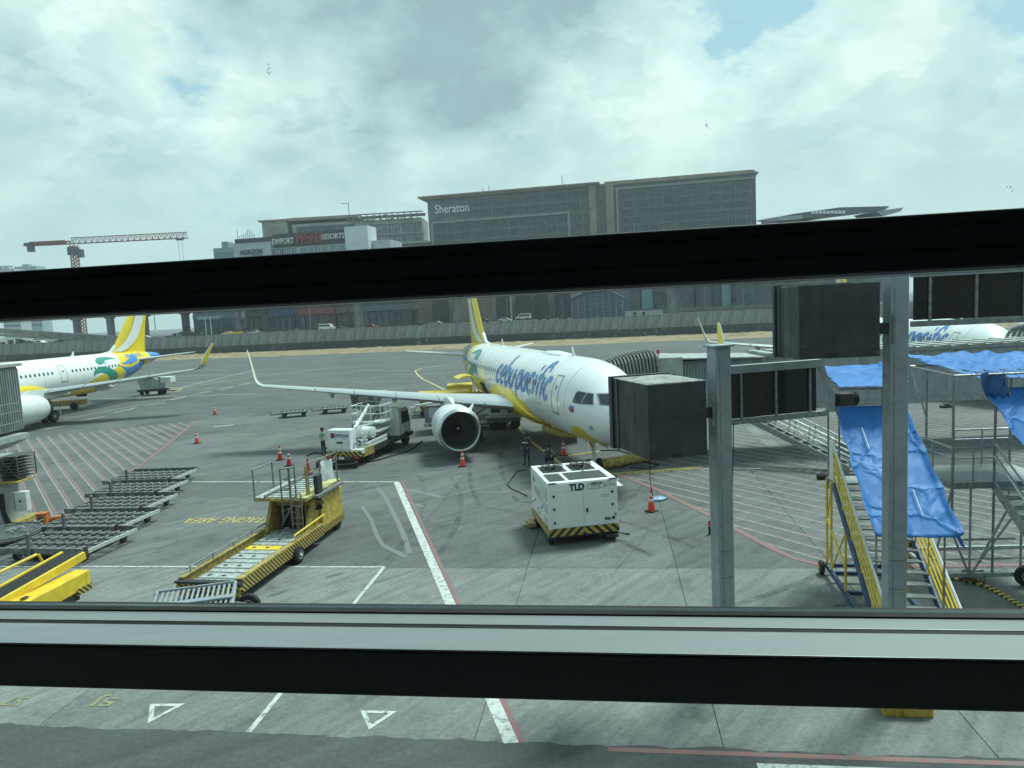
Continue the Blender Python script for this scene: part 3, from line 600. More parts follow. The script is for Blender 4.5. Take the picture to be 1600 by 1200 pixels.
b=MB(); p=at(-30,416,900);q=at(20,418,900); lattice(b,(p.x,900,q.z-4),(q.x,900,q.z-4),4,6,9,.7); b.build('jib',mat('pale_crane',(.3,.3,.3),.6),cr2); b=MB(); lattice(b,(p.x,900,0),(p.x,900,q.z-4),4,4,20,.8); b.build('mast',MC['pale_crane'],cr2)
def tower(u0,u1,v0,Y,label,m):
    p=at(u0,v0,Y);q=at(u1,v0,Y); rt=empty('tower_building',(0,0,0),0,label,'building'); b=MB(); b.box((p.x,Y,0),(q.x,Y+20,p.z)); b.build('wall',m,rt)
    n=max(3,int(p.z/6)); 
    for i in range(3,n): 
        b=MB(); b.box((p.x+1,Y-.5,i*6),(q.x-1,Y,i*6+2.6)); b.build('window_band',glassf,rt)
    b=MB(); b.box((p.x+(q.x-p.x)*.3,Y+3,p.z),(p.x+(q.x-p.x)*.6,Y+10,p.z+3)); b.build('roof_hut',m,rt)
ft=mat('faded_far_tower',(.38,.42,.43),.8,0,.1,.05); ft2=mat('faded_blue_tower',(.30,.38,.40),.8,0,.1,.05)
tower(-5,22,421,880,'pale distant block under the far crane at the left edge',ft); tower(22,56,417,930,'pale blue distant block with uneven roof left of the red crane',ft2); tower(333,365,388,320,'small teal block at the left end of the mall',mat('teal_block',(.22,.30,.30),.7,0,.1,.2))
# right skyline: curved roof stadium
st=empty('arena_building',(0,0,0),0,'low wide arena with sloping winged roof on the skyline right of the hotel','building')
Ya=300; b=MB()
pts=[(1214,340),(1240,334),(1312,324),(1390,322),(1382,329),(1330,335),(1290,341)]; P=[at(u0,v0,Ya) for u0,v0 in pts]; b.prism(P,(0,30,2)); b.build('roof',mat('arena_dark_roof',(.10,.12,.13),.5,0,.2,.3),st)
b=MB(); P=[at(u0,v0,Ya-2) for u0,v0 in((1370,331),(1390,327),(1411,324),(1408,330),(1380,338))]; b.prism(P,(0,20,1)); P=[at(u0,v0,Ya-2) for u0,v0 in((1216,339),(1254,336),(1254,342),(1216,345))]; b.prism(P,(0,20,1)); b.build('roof_wing',mat('arena_light_roof',(.35,.38,.38),.6,0,.1,.3),st)
b=MB()
for i in range(9): p=at(1268+i*6,331,Ya-1.5); q=at(1266+i*6,334,Ya-1.5); b.box((p.x,Ya-1.8,q.z),(p.x+1.1,Ya-1.4,p.z+.4))
b.build('roof_light',lettw,st); b=MB(); p=at(1225,345,Ya);q=at(1400,345,Ya); b.box((p.x,Ya+4,0),(q.x,Ya+26,p.z)); b.build('wall',sher,st)
# vehicles on the raised road
carm=[mat('car_silver',(.42,.44,.45),.3,.3,.05,1,coat=.5),mat('car_white',(.72,.73,.72),.3,0,.04,1,coat=.5),mat('car_black',(.03,.032,.035),.3,0,.1,1,coat=.5),mat('car_red',(.30,.05,.05),.3,0,.1,1,coat=.5),mat('car_grey',(.16,.17,.175),.3,.2,.1,1,coat=.5)]
def car(name,prof,glassp,Lx,W_,m,label,cat):
    rt=empty(name,(0,0,0),0,label,cat,'vehicles on the road behind the wall'); b=MB(); b.prism([(x,-W_/2,z) for x,z in prof],(0,W_,0)); b.build('body',m,rt,bevel=.06)
    for sy in(-1,1):
        b=MB(); b.prism([(x,sy*(W_/2+.01),z) for x,z in glassp],(0,-sy*.05,0)); b.build('side_window',bglass,rt)
    for x in(Lx*.19,Lx*.81):
        for sy in(-1,1): b=MB(); b.lathe([(0,0),(0,.2),(0,.33),(.2,.33),(.2,0)],(x,sy*W_/2-.1-(.0 if sy<0 else .1),.33),(0,1,0),12); b.build('wheel',rubber,rt)
    b=MB(); b.box((-.02,-W_/2+.1,.65),(.03,-W_/2+.4,.8)); b.box((-.02,W_/2-.4,.65),(.03,W_/2-.1,.8)); b.build('headlight',lettw,rt)
    return rt
sedp=[(0,.3),(0,.75),(.9,.92),(1.6,1.38),(3.0,1.42),(3.8,1.0),(4.4,.92),(4.45,.35)]; sedg=[(1.15,.95),(1.7,1.32),(2.95,1.34),(3.5,.98)]
vanp=[(0,.35),(0,1.0),(.5,1.15),(1.2,1.9),(1.6,2.05),(4.9,2.05),(5.0,.4)]; vang=[(.95,1.25),(1.35,1.8),(4.7,1.8),(4.75,1.25)]
def placev(o,u0,v0,Y,rz,z=None):
    p=at(u0,v0,Y); o.location=(p.x,p.y,4.6 if z is None else z); o.rotation_euler=(0,0,rz)
rz=-TA
v1=car('van',vanp,vang,5,1.9,carm[1],'white passenger van driving left along the road behind the wall','van'); placev(v1,523,515,222+4,PI-TA,4.95)
sed=car('car',sedp,sedg,4.45,1.75,carm[0],'silver car at the left beneath the viaduct','car'); placev(sed,105,520,235,rz)
lab=[('white car right of the white pier',388,1,238),('silver car beside the dark pier',402,0,241),('dark car in front of the blue fascia shop',440,2,237),('grey car beside the white van',470,4,236),('dark car right of the white van',540,2,236),('red car below the red fascia',590,3,240),('silver car near the brown podium',672,0,238),('black car at the end of the podium',840,2,237),('white taxi by the first podium opening',800,1,239),('dark grey car left of the fin',746,4,238),('white car right of the left fin',235,1,240),('silver car second right of the left fin',265,0,242),('grey car near the gantry',150,4,236),('white car far left on the ramp',70,1,238),('dark car beneath the left piers',300,2,238),('white car half hidden by the wall',347,1,234),('black car behind the blue arched building fence',642,2,243)]
cc=[]
for l_,u0,ci,Y in lab:
    c_=dup(sed,(0,0,0),0,l_); placev(c_,u0,515,Y,rz if random.random()<.5 else PI-TA)
    for k in kids(c_):
        if k.name.startswith('body'):
            k.data=k.data.copy(); k.data.materials[0]=carm[ci]
v2_=dup(v1,(0,0,0),0,'white minibus parked by the podium openings'); placev(v2_,806,495,236,rz,5.0)
# construction barrier (yellow) and small mast
b=MB(); p=at(352,517,230); b.box((p.x,229.8,4.6),(p.x+5.6,230.1,5.9)); tag(b.build('barrier',ybright),'yellow construction barrier behind the wall beside the white pier','barrier')
lm=empty('lattice_mast',(0,0,0),0,'white steel lattice frame beside the yellow barrier','mast'); b=MB(); p=at(322,517,231); 
for dx in(0,1.7): b.tube((p.x+dx,231,4.6),(p.x+dx,231,11),.12,5)
for k in range(5): b.tube((p.x-2.4,231,6+k*.01+4),(p.x+5,231,6+k*.01+4),.1,4)
for k in range(12): b.tube((p.x-2.4+k*.6,231,10),(p.x-2.1+k*.6,231,11),.07,4)
b.tube((p.x-2.4,231,11),(p.x+5,231,11),.1,4); b.build('frame',dwhite,lm)
lm2=empty('lattice_mast',(0,0,0),0,'grey lattice tripod mast beside the dark station building','mast'); b=MB(); p=at(1060,482,226)
for k in range(9): b.tube((p.x-.9+.1*k,226,4.8+k*.75),(p.x+.9-.1*k,226,4.8+k*.75),.06,4); b.tube((p.x-.9+.1*k,226,4.8+k*.75),(p.x+.9-.1*(k+1),226,5.55+k*.75),.06,4)
b.tube((p.x-.9,226,4.8),(p.x,226,12.5),.09,4); b.tube((p.x+.9,226,4.8),(p.x,226,12.5),.09,4); b.tube((p.x,226,9),(p.x+4,226,4.8),.07,4); b.tube((p.x,226,7.5),(p.x-4,226,6.8),.07,4); b.build('frame',galvd,lm2)
# ================================================================== AIRCRAFT
ST_=[(0.0,3.32,3.28,.02),(.15,3.72,2.93,.42),(.5,4.05,2.62,.75),(1,4.36,2.36,1.06),(1.6,4.70,2.15,1.31),(2.3,5.14,1.98,1.53),(3,5.48,1.87,1.70),(4,5.74,1.78,1.86),(5,5.84,1.74,1.94),(6.2,5.87,1.73,1.975)]
TL_=[(24,5.87,1.73,1.975),(26,5.87,1.80,1.95),(28,5.87,2.10,1.86),(30,5.85,2.55,1.68),(32,5.78,3.10,1.42),(34,5.66,3.72,1.08),(36,5.5,4.35,.66),(37.2,5.3,4.75,.33),(37.57,5.15,4.95,.12)]
class Fus:
    def __init__(s,ext):
        s.S=ST_+[(x+ext,a,b,c) for x,a,b,c in TL_]; s.ext=ext
    def p(s,x):
        S=s.S
        if x<=S[0][0]: return S[0][1:]
        for i in range(len(S)-1):
            if x<=S[i+1][0]:
                a,b=S[i],S[i+1]; h=b[0]-a[0]; t=(x-a[0])/h; r=[]
                for k in(1,2,3):
                    def sl(j):
                        if j<=0: return (S[1][k]-S[0][k])/(S[1][0]-S[0][0])*1.3
                        if j>=len(S)-1: return (S[-1][k]-S[-2][k])/(S[-1][0]-S[-2][0])
                        d0=(S[j][k]-S[j-1][k])/(S[j][0]-S[j-1][0]); d1=(S[j+1][k]-S[j][k])/(S[j+1][0]-S[j][0])
                        return 0 if d0*d1<=0 else 2*d0*d1/(d0+d1)
                    m0,m1=sl(i),sl(i+1); t2=t*t;t3=t2*t
                    r.append((2*t3-3*t2+1)*a[k]+(t3-2*t2+t)*h*m0+(-2*t3+3*t2)*b[k]+(t3-t2)*h*m1)
                return r
        return S[-1][1:]
    def pt(s,x,z,side,off=0):
        t,b,w=s.p(x); zc=(t+b)/2; hh=(t-b)/2; q=max(-.995,min(.995,(z-zc)/hh)); c=math.sqrt(1-q*q)
        n=Vector((0,side*c/w,q/hh)).normalized(); return Vector((x,side*w*c,zc+hh*q))+n*off
    def front(s,y,z,off=0):
        lo,hi=.05,5
        for _ in range(30):
            m=(lo+hi)/2; t,b,w=s.p(m); zc=(t+b)/2; hh=(t-b)/2
            if (y/w)**2+((z-zc)/hh)**2<1: hi=m
            else: lo=m
        return Vector((hi-off,y,z+off*.5))
def smooth_poly(P,n=6):
    r=[]; k=len(P)
    for i in range(k):
        if len(P[i])>2: r.append(P[i][:2])   # corner flagged: no smoothing there
        a,b,c,d=[Vector(P[(i+j)%k][:2]) for j in(-1,0,1,2)]
        if len(P[i])>2: a=b
        if len(P[(i+1)%k])>2: d=c
        for q in range(0 if len(P[i])<=2 else 1,n):
            t=q/n; v=.5*((2*b)+(c-a)*t+(2*a-5*b+4*c-d)*t*t+(-a+3*b-3*c+d)*t**3); r.append((v.x,v.y))
    return r
def decal(name,verts,faces,fn,m,parent,step=.18,ax=(0,1)):
    """flat outline wrapped on to a curved skin as a thin film"""
    bm=bmesh.new(); vs=[bm.verts.new((x,y,0)) for x,y in verts]
    for f in faces:
        try: bm.faces.new([vs[i] for i in f])
        except Exception: pass
    bmesh.ops.triangulate(bm,faces=bm.faces[:])
    for a in ax:
        lo=min(v[a] for v in verts);hi=max(v[a] for v in verts); c=math.floor(lo/step)*step+step
        st_=step if a==1 else step*3
        while c<hi:
            no=(1,0,0) if a==0 else (0,1,0); co=(c,0,0) if a==0 else (0,c,0)
            bmesh.ops.bisect_plane(bm,geom=bm.verts[:]+bm.edges[:]+bm.faces[:],plane_co=co,plane_no=no); c+=st_
    for v in bm.verts: v.co=fn(v.co.x,v.co.y)
    bmesh.ops.recalc_face_normals(bm,faces=bm.faces)
    me=bpy.data.meshes.new(name); bm.to_mesh(me); bm.free(); me.materials.append(m); o=bpy.data.objects.new(name,me); COL.objects.link(o); o.parent=parent; return o
def polydecal(name,P,fn,m,parent,step=.18): return decal(name,P,[tuple(range(len(P)))],fn,m,parent,step)
fgrey=mat('panel_line_grey',(.30,.32,.32),.5,0,.1,4); lblue=mat('livery_blue',(.045,.19,.52),.35,0,.05,1,coat=.3); lsky=mat('livery_sky_blue',(.05,.24,.58),.35,0,.05,1,coat=.3)
lgreen=mat('livery_green',(.02,.27,.20),.35,0,.12,1.5,coat=.3); lred=mat('flag_red',(.5,.03,.04),.5,0,.05,4)
wingm=mat('wing_grey_paint',(.46,.48,.48),.4,.1,.08,1.5,streak=(1,.3,1)); winglead=mat('wing_leading_edge_metal',(.62,.64,.64),.28,.75,.06,2); nacm=mat('nacelle_white',(.70,.72,.71),.32,0,.07,2,coat=.2)
lipm=mat('inlet_lip_metal',(.50,.52,.52),.32,.9,.08,6); fanm=mat('fan_blade_titanium',(.30,.31,.32),.38,.75,.1,6); fand=mat('fan_duct_dark',(.02,.022,.024),.5,.2,.1,6)
def livery(ext,belly,tailx):
    m=mat('fuselage_livery_%d'%int(ext),(.78,.80,.79),.28,0,.04,.6,coat=.25); t,bs=nodes_of(m)
    tcn=nn('ShaderNodeTexCoord',t); sp=nn('ShaderNodeSeparateXYZ',t); t.links.new(tcn.outputs['Object'],sp.inputs[0])
    def curve(inp,pts,xs,ys):
        fc=nn('ShaderNodeFloatCurve',t); cu=fc.mapping.curves[0]; pts=[(x/xs,y/ys) for x,y in pts]
        cu.points[0].location=pts[0]; cu.points[1].location=pts[-1]
        for p in pts[1:-1]: cu.points.new(*p)
        for p in cu.points: p.handle_type='AUTO_CLAMPED'
        fc.mapping.update(); t.links.new(mmath(t,'DIVIDE',inp,xs),fc.inputs['Value']); return mmath(t,'MULTIPLY',fc.outputs[0],ys)
    zb=curve(sp.outputs[2] if False else sp.outputs[0],belly,45,8); m1=mmath(t,'LESS_THAN',sp.outputs[2],zb)
    xt=curve(sp.outputs[2],tailx,8,45); m2=mmath(t,'GREATER_THAN',sp.outputs[0],xt)
    msk=mmath(t,'MAXIMUM',m1,m2); base=bs.inputs['Base Color'].links[0].from_socket
    col=mixc(msk,base,(.80,.58,.03),t)
    m3=mmath(t,'GREATER_THAN',sp.outputs[0],34.6+ext); col=mixc(m3,col,(.05,.24,.58),t)
    t.links.new(col,bs.inputs['Base Color']); return m
def airfoil(le,chord,thick,n=9,up=(0,0,1)):
    le=Vector(le);up=Vector(up); T=lambda c: thick/.2*(.2969*math.sqrt(c)-.126*c-.3516*c*c+.2843*c**3-.1015*c**4)
    cs=[(1-math.cos(PI*i/n))/2 for i in range(n+1)]; a=[le+Vector((c*chord,0,0))+up*(T(c)*chord*1.15+.0) for c in cs][::-1]; d=[le+Vector((c*chord,0,0))-up*(T(c)*chord*.85) for c in cs][1:-1]; return a+d
WHEEL={}
def wheel(parent,c,r=.58,wd=.42,m2=None,name='wheel',ax=(0,1,0)):
    b=MB(); c=Vector(c); ax=Vector(ax); h=wd/2
    b.lathe([(-h,0),(-h,r*.55),(-h,r*.80),(-h*.75,r*.95),(-h*.3,r),(h*.3,r),(h*.75,r*.95),(h,r*.80),(h,r*.55),(h,0)],c,ax,20); o=b.build(name,rubber,parent,smooth=40)
    b=MB(); b.lathe([(-h-.02,0),(-h-.02,r*.2),(-h+.02,r*.24),(-h-.005,r*.5),(h+.005,r*.5),(h-.02,r*.24),(h+.02,r*.2),(h+.02,0)],c,ax,14); b.build('rim',m2 or dwhite,o,smooth=40); return o
def engine(root,ex,s,idx):
    c=Vector((ex,s*5.75,1.80)); ang=R(2)
    b=MB(); ax=Vector((1,0,0))
    b.lathe([(.06,1.19),(.22,1.26),(.6,1.315),(1.2,1.345),(2.0,1.33),(2.8,1.25),(3.5,1.10),(3.75,1.03)],c,ax,40)
    b.lathe([(3.75,1.03),(3.70,.98),(3.0,1.0)],c,ax,40); e=b.build('engine',nacm,root,smooth=50)
    b=MB(); b.lathe([(.22,1.262),(.06,1.195),(-.02,1.14),(0,1.09),(.12,1.045),(.35,1.02)],c,ax,40); b.build('inlet_lip',lipm,e,smooth=60)
    b=MB(); b.lathe([(.35,1.02),(.8,1.03),(1.15,1.045)],c,ax,40); b.build('inlet_duct',mat('inlet_duct_grey',(.10,.105,.11),.4,.2,.1,4),e,smooth=60)
    b=MB(); b.lathe([(1.35,1.04),(1.35,0)],c,ax,32); b.build('fan_back',fand,e)
    b=MB(); b.lathe([(.62,0),(.66,.07),(.82,.19),(1.0,.28),(1.3,.34)],c,ax,24); sp=b.build('spinner',fand,e,smooth=60)
    b=MB()
    for i in range(7):
        a0=i*.42; r0=.03+i*.012; x=.63+.014*i*1.0; 
        if i: b.beam(pp,c+Vector((x-.04,math.cos(a0)*r0,math.sin(a0)*r0)),.035,.03)
        pp=c+Vector((x-.04,math.cos(a0)*r0,math.sin(a0)*r0))
    b.build('spinner_swirl',white,e)
    proto=None
    for i in range(20):
        if proto is None:
            b=MB(); rings=[]
            for k in range(7):
                r=.28+.75*k/6; tw=R(25+38*k/6); sweep=.10*math.sin(k/6*PI)-.16*(k/6)**2; ch=.15+.13*math.sin(k/6*2.2)
                dv=Vector((math.cos(tw),math.sin(tw)*1,0))*ch; o0=Vector((1.10,sweep,r)); nrm=Vector((-math.sin(tw),math.cos(tw),0))*.012
                rings.append([o0-dv,o0+nrm,o0+dv,o0-nrm])
            b.loft(rings); proto=b.build('fan_blade',fanm,e,smooth=60); o=proto
        else: o=proto.copy(); COL.objects.link(o)
        o.location=c; o.rotation_euler=(2*PI*i/20,0,0)
    b=MB(); b.lathe([(3.0,.78),(3.9,.72),(4.7,.55)],c,ax,24); b.lathe([(4.6,.38),(5.0,.30),(5.6,.04)],c,ax,20); b.build('core_nozzle',mat('hot_nozzle_metal',(.22,.21,.20),.4,.8,.2,5),e,smooth=60)
    b=MB(); zt=3.08
    b.loft([[(ex+1.0+k*.0,s*5.75-wd,z0),(ex+1.0,s*5.75+wd,z0),(ex+1.6,s*5.75+wd,z1),(ex+1.6,s*5.75-wd,z1)] for k,(wd,z0,z1) in enumerate(((.05,3.0,3.12),))]+[[(ex+2.6,s*5.75-.2,2.7),(ex+2.6,s*5.75+.2,2.7),(ex+2.8,s*5.75+.16,3.42),(ex+2.8,s*5.75-.16,3.42)],[(ex+5.2,s*5.75-.2,2.45),(ex+5.2,s*5.75+.2,2.45),(ex+5.2,s*5.75+.18,3.2),(ex+5.2,s*5.75-.18,3.2)],[(ex+7.2,s*5.75-.05,2.75),(ex+7.2,s*5.75+.05,2.75),(ex+7.2,s*5.75+.05,2.95),(ex+7.2,s*5.75-.05,2.95)]],caps=True); b.build('pylon',nacm,root,smooth=40)
    b=MB(); a0=R(48); y0=-s; P=[c+Vector((x,y0*math.cos(a0)*r,math.sin(a0)*r)) for x,r in((.9,1.31),(1.7,1.33),(1.7,1.72),(1.45,1.72))]; b.prism(P,(0,.02,.03)); b.build('strake',nacm,e)
    return e
def wing(root,a,s,dec=0):
    z=lambda y: 2.62+(y-1.9)*.108
    secs=[]; 
    for y in(1.2,1.95,3,4.2,5.4,6.5,8,10,12,14,16,16.6):
        le=13.0+a+(y-1.95)*.528; 
        te=19.35+a if y<6.5 else 19.4+a+(y-6.5)*.298
        if y<1.95: le=12.6+a
        secs.append((y,le,te-le,.145-.035*min(1,(y-1.95)/14),z(y)))
    rings=[airfoil((le,s*y,zz),c,th) for y,le,c,th,zz in secs]
    b=MB(); b.loft(rings,0,caps=True)
    # leading-edge faces get bare metal
    n=len(rings[0]); 
    for i,f in enumerate(b.f):
        if len(f)==4:
            j=f[0]%n
            if j in(7,8,9,10): b.m[i]=1
    w_=b.build('wing',[wingm,winglead],root,smooth=50)
    y0,le0,c0,z0=16.6,13.0+a+14.65*.528,secs[-1][2],secs[-1][4]
    P=[(16.6,0,0,c0,.11,0),(17.0,.26,.05,1.42,.10,12),(17.3,.50,.22,1.30,.10,35),(17.48,.72,.55,1.18,.10,62),(17.60,1.05,1.15,.98,.09,78),(17.78,1.62,1.85,.74,.085,80),(17.92,2.12,2.30,.50,.08,80),(17.97,2.42,2.45,.28,.08,80)]
    rr=[]
    for y,dx,dz,c,th,tilt in P:
        up=Vector((0,-s*math.sin(R(tilt)),math.cos(R(tilt)))); rr.append(airfoil((le0+dx,s*y,z0+dz),c,th,up=up))
    b=MB(); b.loft(rr,0,caps=True); nn_=len(rr[0])
    for i,f in enumerate(b.f):
        if len(f)==4:
            j=f[0]%nn_; k=f[0]//nn_
            if k>=3 and j in(7,8,9,10): b.m[i]=2      # pale leading edge, yellow faces
            elif k>=3: b.m[i]=1
    b.build('sharklet',[wingm,ylem,white],w_,smooth=60)
    b=MB()
    for y in(3.6,6.2,8.7,11.2,13.6): 
        le=13.0+a+(y-1.95)*.528; b.beam((le-.02,s*y,z(y)+.0),(le+.55,s*y,z(y)+.20),.04,.24)
    b.build('slat_gap',fgrey,w_)
    for y in(4.2,8.6,12.6):
        te=19.35+a if y<6.5 else 19.4+a+(y-6.5)*.298; L0=2.9 if y<10 else 2.3
        b=MB(); rg=[]
        for k in range(9):
            t=k/8; r=.30*math.sin(PI*min(1,t*1.0)**.8)+.015; rg.append([(te-L0*.68+L0*t,s*y+math.cos(q*PI/4)*r*.62,z(y)-.28-.10*t+math.sin(q*PI/4)*r) for q in range(8)])
        b.loft(rg,caps=True); b.build('flap_fairing',wingm,w_,smooth=60)
    return w_
def arcp(cx,cy,rx,ry,a0,a1,n=12): return [(cx+rx*math.cos(R(a0+(a1-a0)*i/n)),cy+ry*math.sin(R(a0+(a1-a0)*i/n))) for i in range(n+1)]
GLY={'c':([arcp(.36,.5,.30,.46,48,318)],.66),'e':([arcp(.36,.5,.30,.46,12,318),[(.08,.50),(.64,.56)]],.70),
 'b':([[(.10,1.62),(.09,1.1),(.09,.1)],arcp(.36,.46,.28,.42,150,-190)],.72),'u':([[(.08,.95),(.08,.45)]+arcp(.32,.36,.24,.33,180,360,8),[(.58,1.0),(.58,.0)]],.70),
 'p':([[(.10,1.0),(.10,-.55)],arcp(.37,.5,.28,.44,165,-165)],.72),'a':([arcp(.33,.46,.27,.42,30,330),[(.60,.98),(.60,.0)]],.72),
 'i':([[(.12,.98),(.12,.02)],[(.14,1.42),(.17,1.22)]],.28),'f':([arcp(.48,1.28,.22,.26,35,180,8)+[(.25,.9),(.24,.0)],[(.02,.92),(.52,.96)]],.50)}
def word(fu,F,sd):
    txt='cebu pacific'; adv=sum(.26 if ch==' ' else GLY[ch][1]+.10 for ch in txt); L0=17.75; L1=6.1; k=(L0-L1)/adv; zb_=3.78; H_=1.12; x=0
    for ch in txt:
        if ch==' ': x+=.26; continue
        st,w_=GLY[ch]; b=MB(); of=.016
        for P in st:
            n=len(P); Lf=[];Rt=[]; Q=[]
            for a_,c_ in zip(P,P[1:]):
                m_=max(1,int(math.hypot(c_[0]-a_[0],c_[1]-a_[1])/.14)); Q+=[(a_[0]+(c_[0]-a_[0])*i/m_,a_[1]+(c_[1]-a_[1])*i/m_) for i in range(m_)]
            Q.append(P[-1]); n=len(Q)
            for i,p in enumerate(Q):
                q0=Vector(Q[max(0,i-1)]);q1=Vector(Q[min(n-1,i+1)]); d=(q1-q0); d=Vector((d.x*k,d.y*H_)).normalized(); nr_=Vector((-d.y,d.x)); t=i/(n-1); hw=.165*(.60+.40*math.sin(PI*min(1,.18+t*.8)))
                for lst,sg in((Lf,1),(Rt,-1)):
                    xx=(x+p[0])*k+nr_.x*hw*sg; zz=p[1]*H_+nr_.y*hw*sg; xx+=.28*(zz); z=zb_+zz
                    ax_=(L0-xx) if sd==1 else (L1+xx); lst.append(F.pt(ax_,z,sd,of))
            b.loft([Lf,Rt],closed=False); of+=.004
        b.build('letter',lblue,fu,fix=True); x+=w_+.10
def aircraft(label,pose,A321,details=True,sides=(1,-1),cargo=False,group='parked airliners with yellow tails'):
    a=4.27 if A321 else 0; ext=6.94 if A321 else 0; F=Fus(ext)
    X,Y,yaw=pose; root=empty('airliner',(X,Y,0),PI/2+yaw,label,'airliner',group)
    belly=[(0,1.9),(1.9,2.0),(2.5,2.35),(3.1,2.85),(3.9,2.62),(5.2,2.12),(7.1,1.98),(9+a,1.98),(10.2+a,2.28),(11.4+a,3.1),(15.6+a,3.35),(19+a,3.0),(21+ext,2.75),(22.7+ext,3.0),(24.2+ext,3.4),(25.6+ext,3.75),(27+ext,3.2),(38+ext if not A321 else 45,2.5)]
    if A321: belly=[p for p in belly if p[0]<=45]
    tailx=[(0,27.2+ext),(3.0,26.0+ext),(3.6,25.9+ext),(4.5,27.9+ext),(5.1,28.3+ext),(5.7,28.7+ext),(6.2,28.7+ext),(8,28.7+ext)]
    lm_=livery(ext,belly,tailx)
    b=MB(); xs=[0,.05,.15,.3,.5,.75,1,1.3,1.6,1.95,2.3,2.65,3,3.5,4,4.5,5,5.6,6.2]+[8+k*2 for k in range(int((24+ext-8)/2)+1)]+[25+ext,26+ext,27+ext,28+ext,29+ext,30+ext,31+ext,32+ext,33+ext,34+ext,35+ext,36+ext,36.7+ext,37.2+ext,37.5+ext]
    rings=[]
    for x in xs:
        t,bo,w_=F.p(x); zc=(t+bo)/2;hh=(t-bo)/2; rings.append([(x,w_*math.cos(2*PI*i/40),zc+hh*math.sin(2*PI*i/40)) for i in range(40)])
    b.loft(rings,caps=True); fu=b.build('fuselage',lm_,root,smooth=60)
    for sd in sides:
        fn=lambda off: (lambda x,z: F.pt(x,z,sd,off))
        # cabin windows
        proto=None; x=7.0
        ex=[(19.6,21.0)] 
        door3=(26.0,27.0) if A321 else (99,99)
        while x<28.2+ext:
            skip=(door3[0]-.35<x<door3[1]+.45)
            if not skip:
                q=[(x+.115*math.cos(k*PI/5),4.46+.165*math.sin(k*PI/5)) for k in range(10)]
                b=MB(); b.add([F.pt(u_,v_,sd,.008) for u_,v_ in q],[tuple(range(10))]); b.build('window',bglass,fu)
            x+=.533
        doors=[(4.75,5.65,3.25,5.12),(29.6+ext,30.4+ext,3.6,5.3)]+([(26.1,26.95,3.5,5.15)] if A321 else [])
        for x0,x1,z0,z1 in doors:
            wd=.05; O_=[(x0,z0),(x1,z0),(x1,z1),(x0,z1)]; I_=[(x0+wd,z0+wd),(x1-wd,z0+wd),(x1-wd,z1-wd),(x0+wd,z1-wd)]
            dr_=decal('door',O_+I_,[(0,1,5,4),(1,2,6,5),(2,3,7,6),(3,0,4,7)],fn(.009),fgrey,fu,.12)
            polydecal('door_window',[(x0+.34,4.42),(x0+.5,4.42),(x0+.5,4.62),(x0+.34,4.62)],fn(.011),bglass,dr_)
            polydecal('door_sill',[(x0-.05,z0-.07),(x1+.05,z0-.07),(x1+.05,z0-.01),(x0-.05,z0-.01)],fn(.012),fgrey,dr_)
        # cockpit glazing
        for P in([(2.36,4.48),(2.92,4.52),(3.02,4.42),(3.12,4.02),(2.53,3.99)],[(1.98,4.46),(2.27,4.48),(2.42,4.0),(1.72,4.02)]):
            polydecal('cockpit_window',P,fn(.010),bglass,fu,.08)
            C_=Vector((sum(p[0] for p in P)/len(P),sum(p[1] for p in P)/len(P)))
            big=[tuple(C_+(Vector(p)-C_)*1.13) for p in P]; polydecal('window_frame',big,fn(.006),fgrey,fu,.08)
        P=[(sd*.06,4.04),(sd*1.0,4.05),(sd*.93,4.46),(sd*.06,4.50)]
        decal('cockpit_window',P,[(0,1,2,3)],lambda y,z:F.front(y,z,.02),bglass,fu,.08)
        big=[(sd*.02,4.0),(sd*1.05,4.01),(sd*.98,4.50),(sd*.02,4.55)]; decal('window_frame',big,[(0,1,2,3)],lambda y,z:F.front(y,z,.012),fgrey,fu,.08)
        # lettering
        word(fu,F,sd)
        # swooshes at the tail (measured on the photographed port side, mirrored)
        e=ext-6.94
        g1=[(31.55+e,4.95,1),(31.7+e,5.28),(32.4+e,5.5),(33.3+e,5.52),(34.2+e,5.42),(34.95+e,5.12,1),(34.0+e,5.2),(33.1+e,5.12),(32.75+e,4.98),(33.1+e,4.78,1),(32.4+e,4.84),(31.95+e,4.72)]
        g2=[(30.55+e,3.62,1),(30.75+e,4.15),(31.5+e,4.5),(32.5+e,4.5),(33.5+e,4.15),(34.2+e,3.7),(34.5+e,3.3,1),(34.1+e,2.85),(33.2+e,2.72,1),(33.0+e,3.2),(32.5+e,3.65),(31.7+e,3.88),(31.0+e,3.82)]
        y2=[(29.7+e,2.95,1),(31+e,3.4),(32.1+e,3.72),(32.7+e,3.4),(33.1+e,2.8),(33.0+e,2.5,1),(31+e,2.6)]
        w2=[(33.9+e,4.62,1),(34.4+e,4.35),(34.8+e,4.0),(35.2+e,4.1,1),(35.3+e,4.7),(34.9+e,4.95),(34.3+e,4.85)]
        b1=[(35.3+e,4.62,1),(36.4+e,4.85),(37.3+e,5.25),(38.2+e,5.6,1),(38.5+e,5.25),(38.6+e,4.95),(38.1+e,4.62),(37.0+e,4.48),(36.0+e,4.48)]
        b2=[(34.9+e,4.40,1),(35.6+e,4.25),(36.2+e,4.1),(37.0+e,4.12),(37.8+e,4.28),(38.6+e,4.5),(39.6+e,4.75,1),(39.9+e,4.3),(39.3+e,3.75),(38+e,3.3),(36.9+e,3.05),(35.9+e,2.95,1),(35.9+e,3.5),(35.6+e,3.9)]
        for P,mm,of in((y2,ylem,.004),(g2,lgreen,.007),(g1,lgreen,.007),(b1,lsky,.007),(b2,lsky,.007)):
            polydecal('livery_swoosh',smooth_poly(P,5),fn(of),mm,fu,.16)
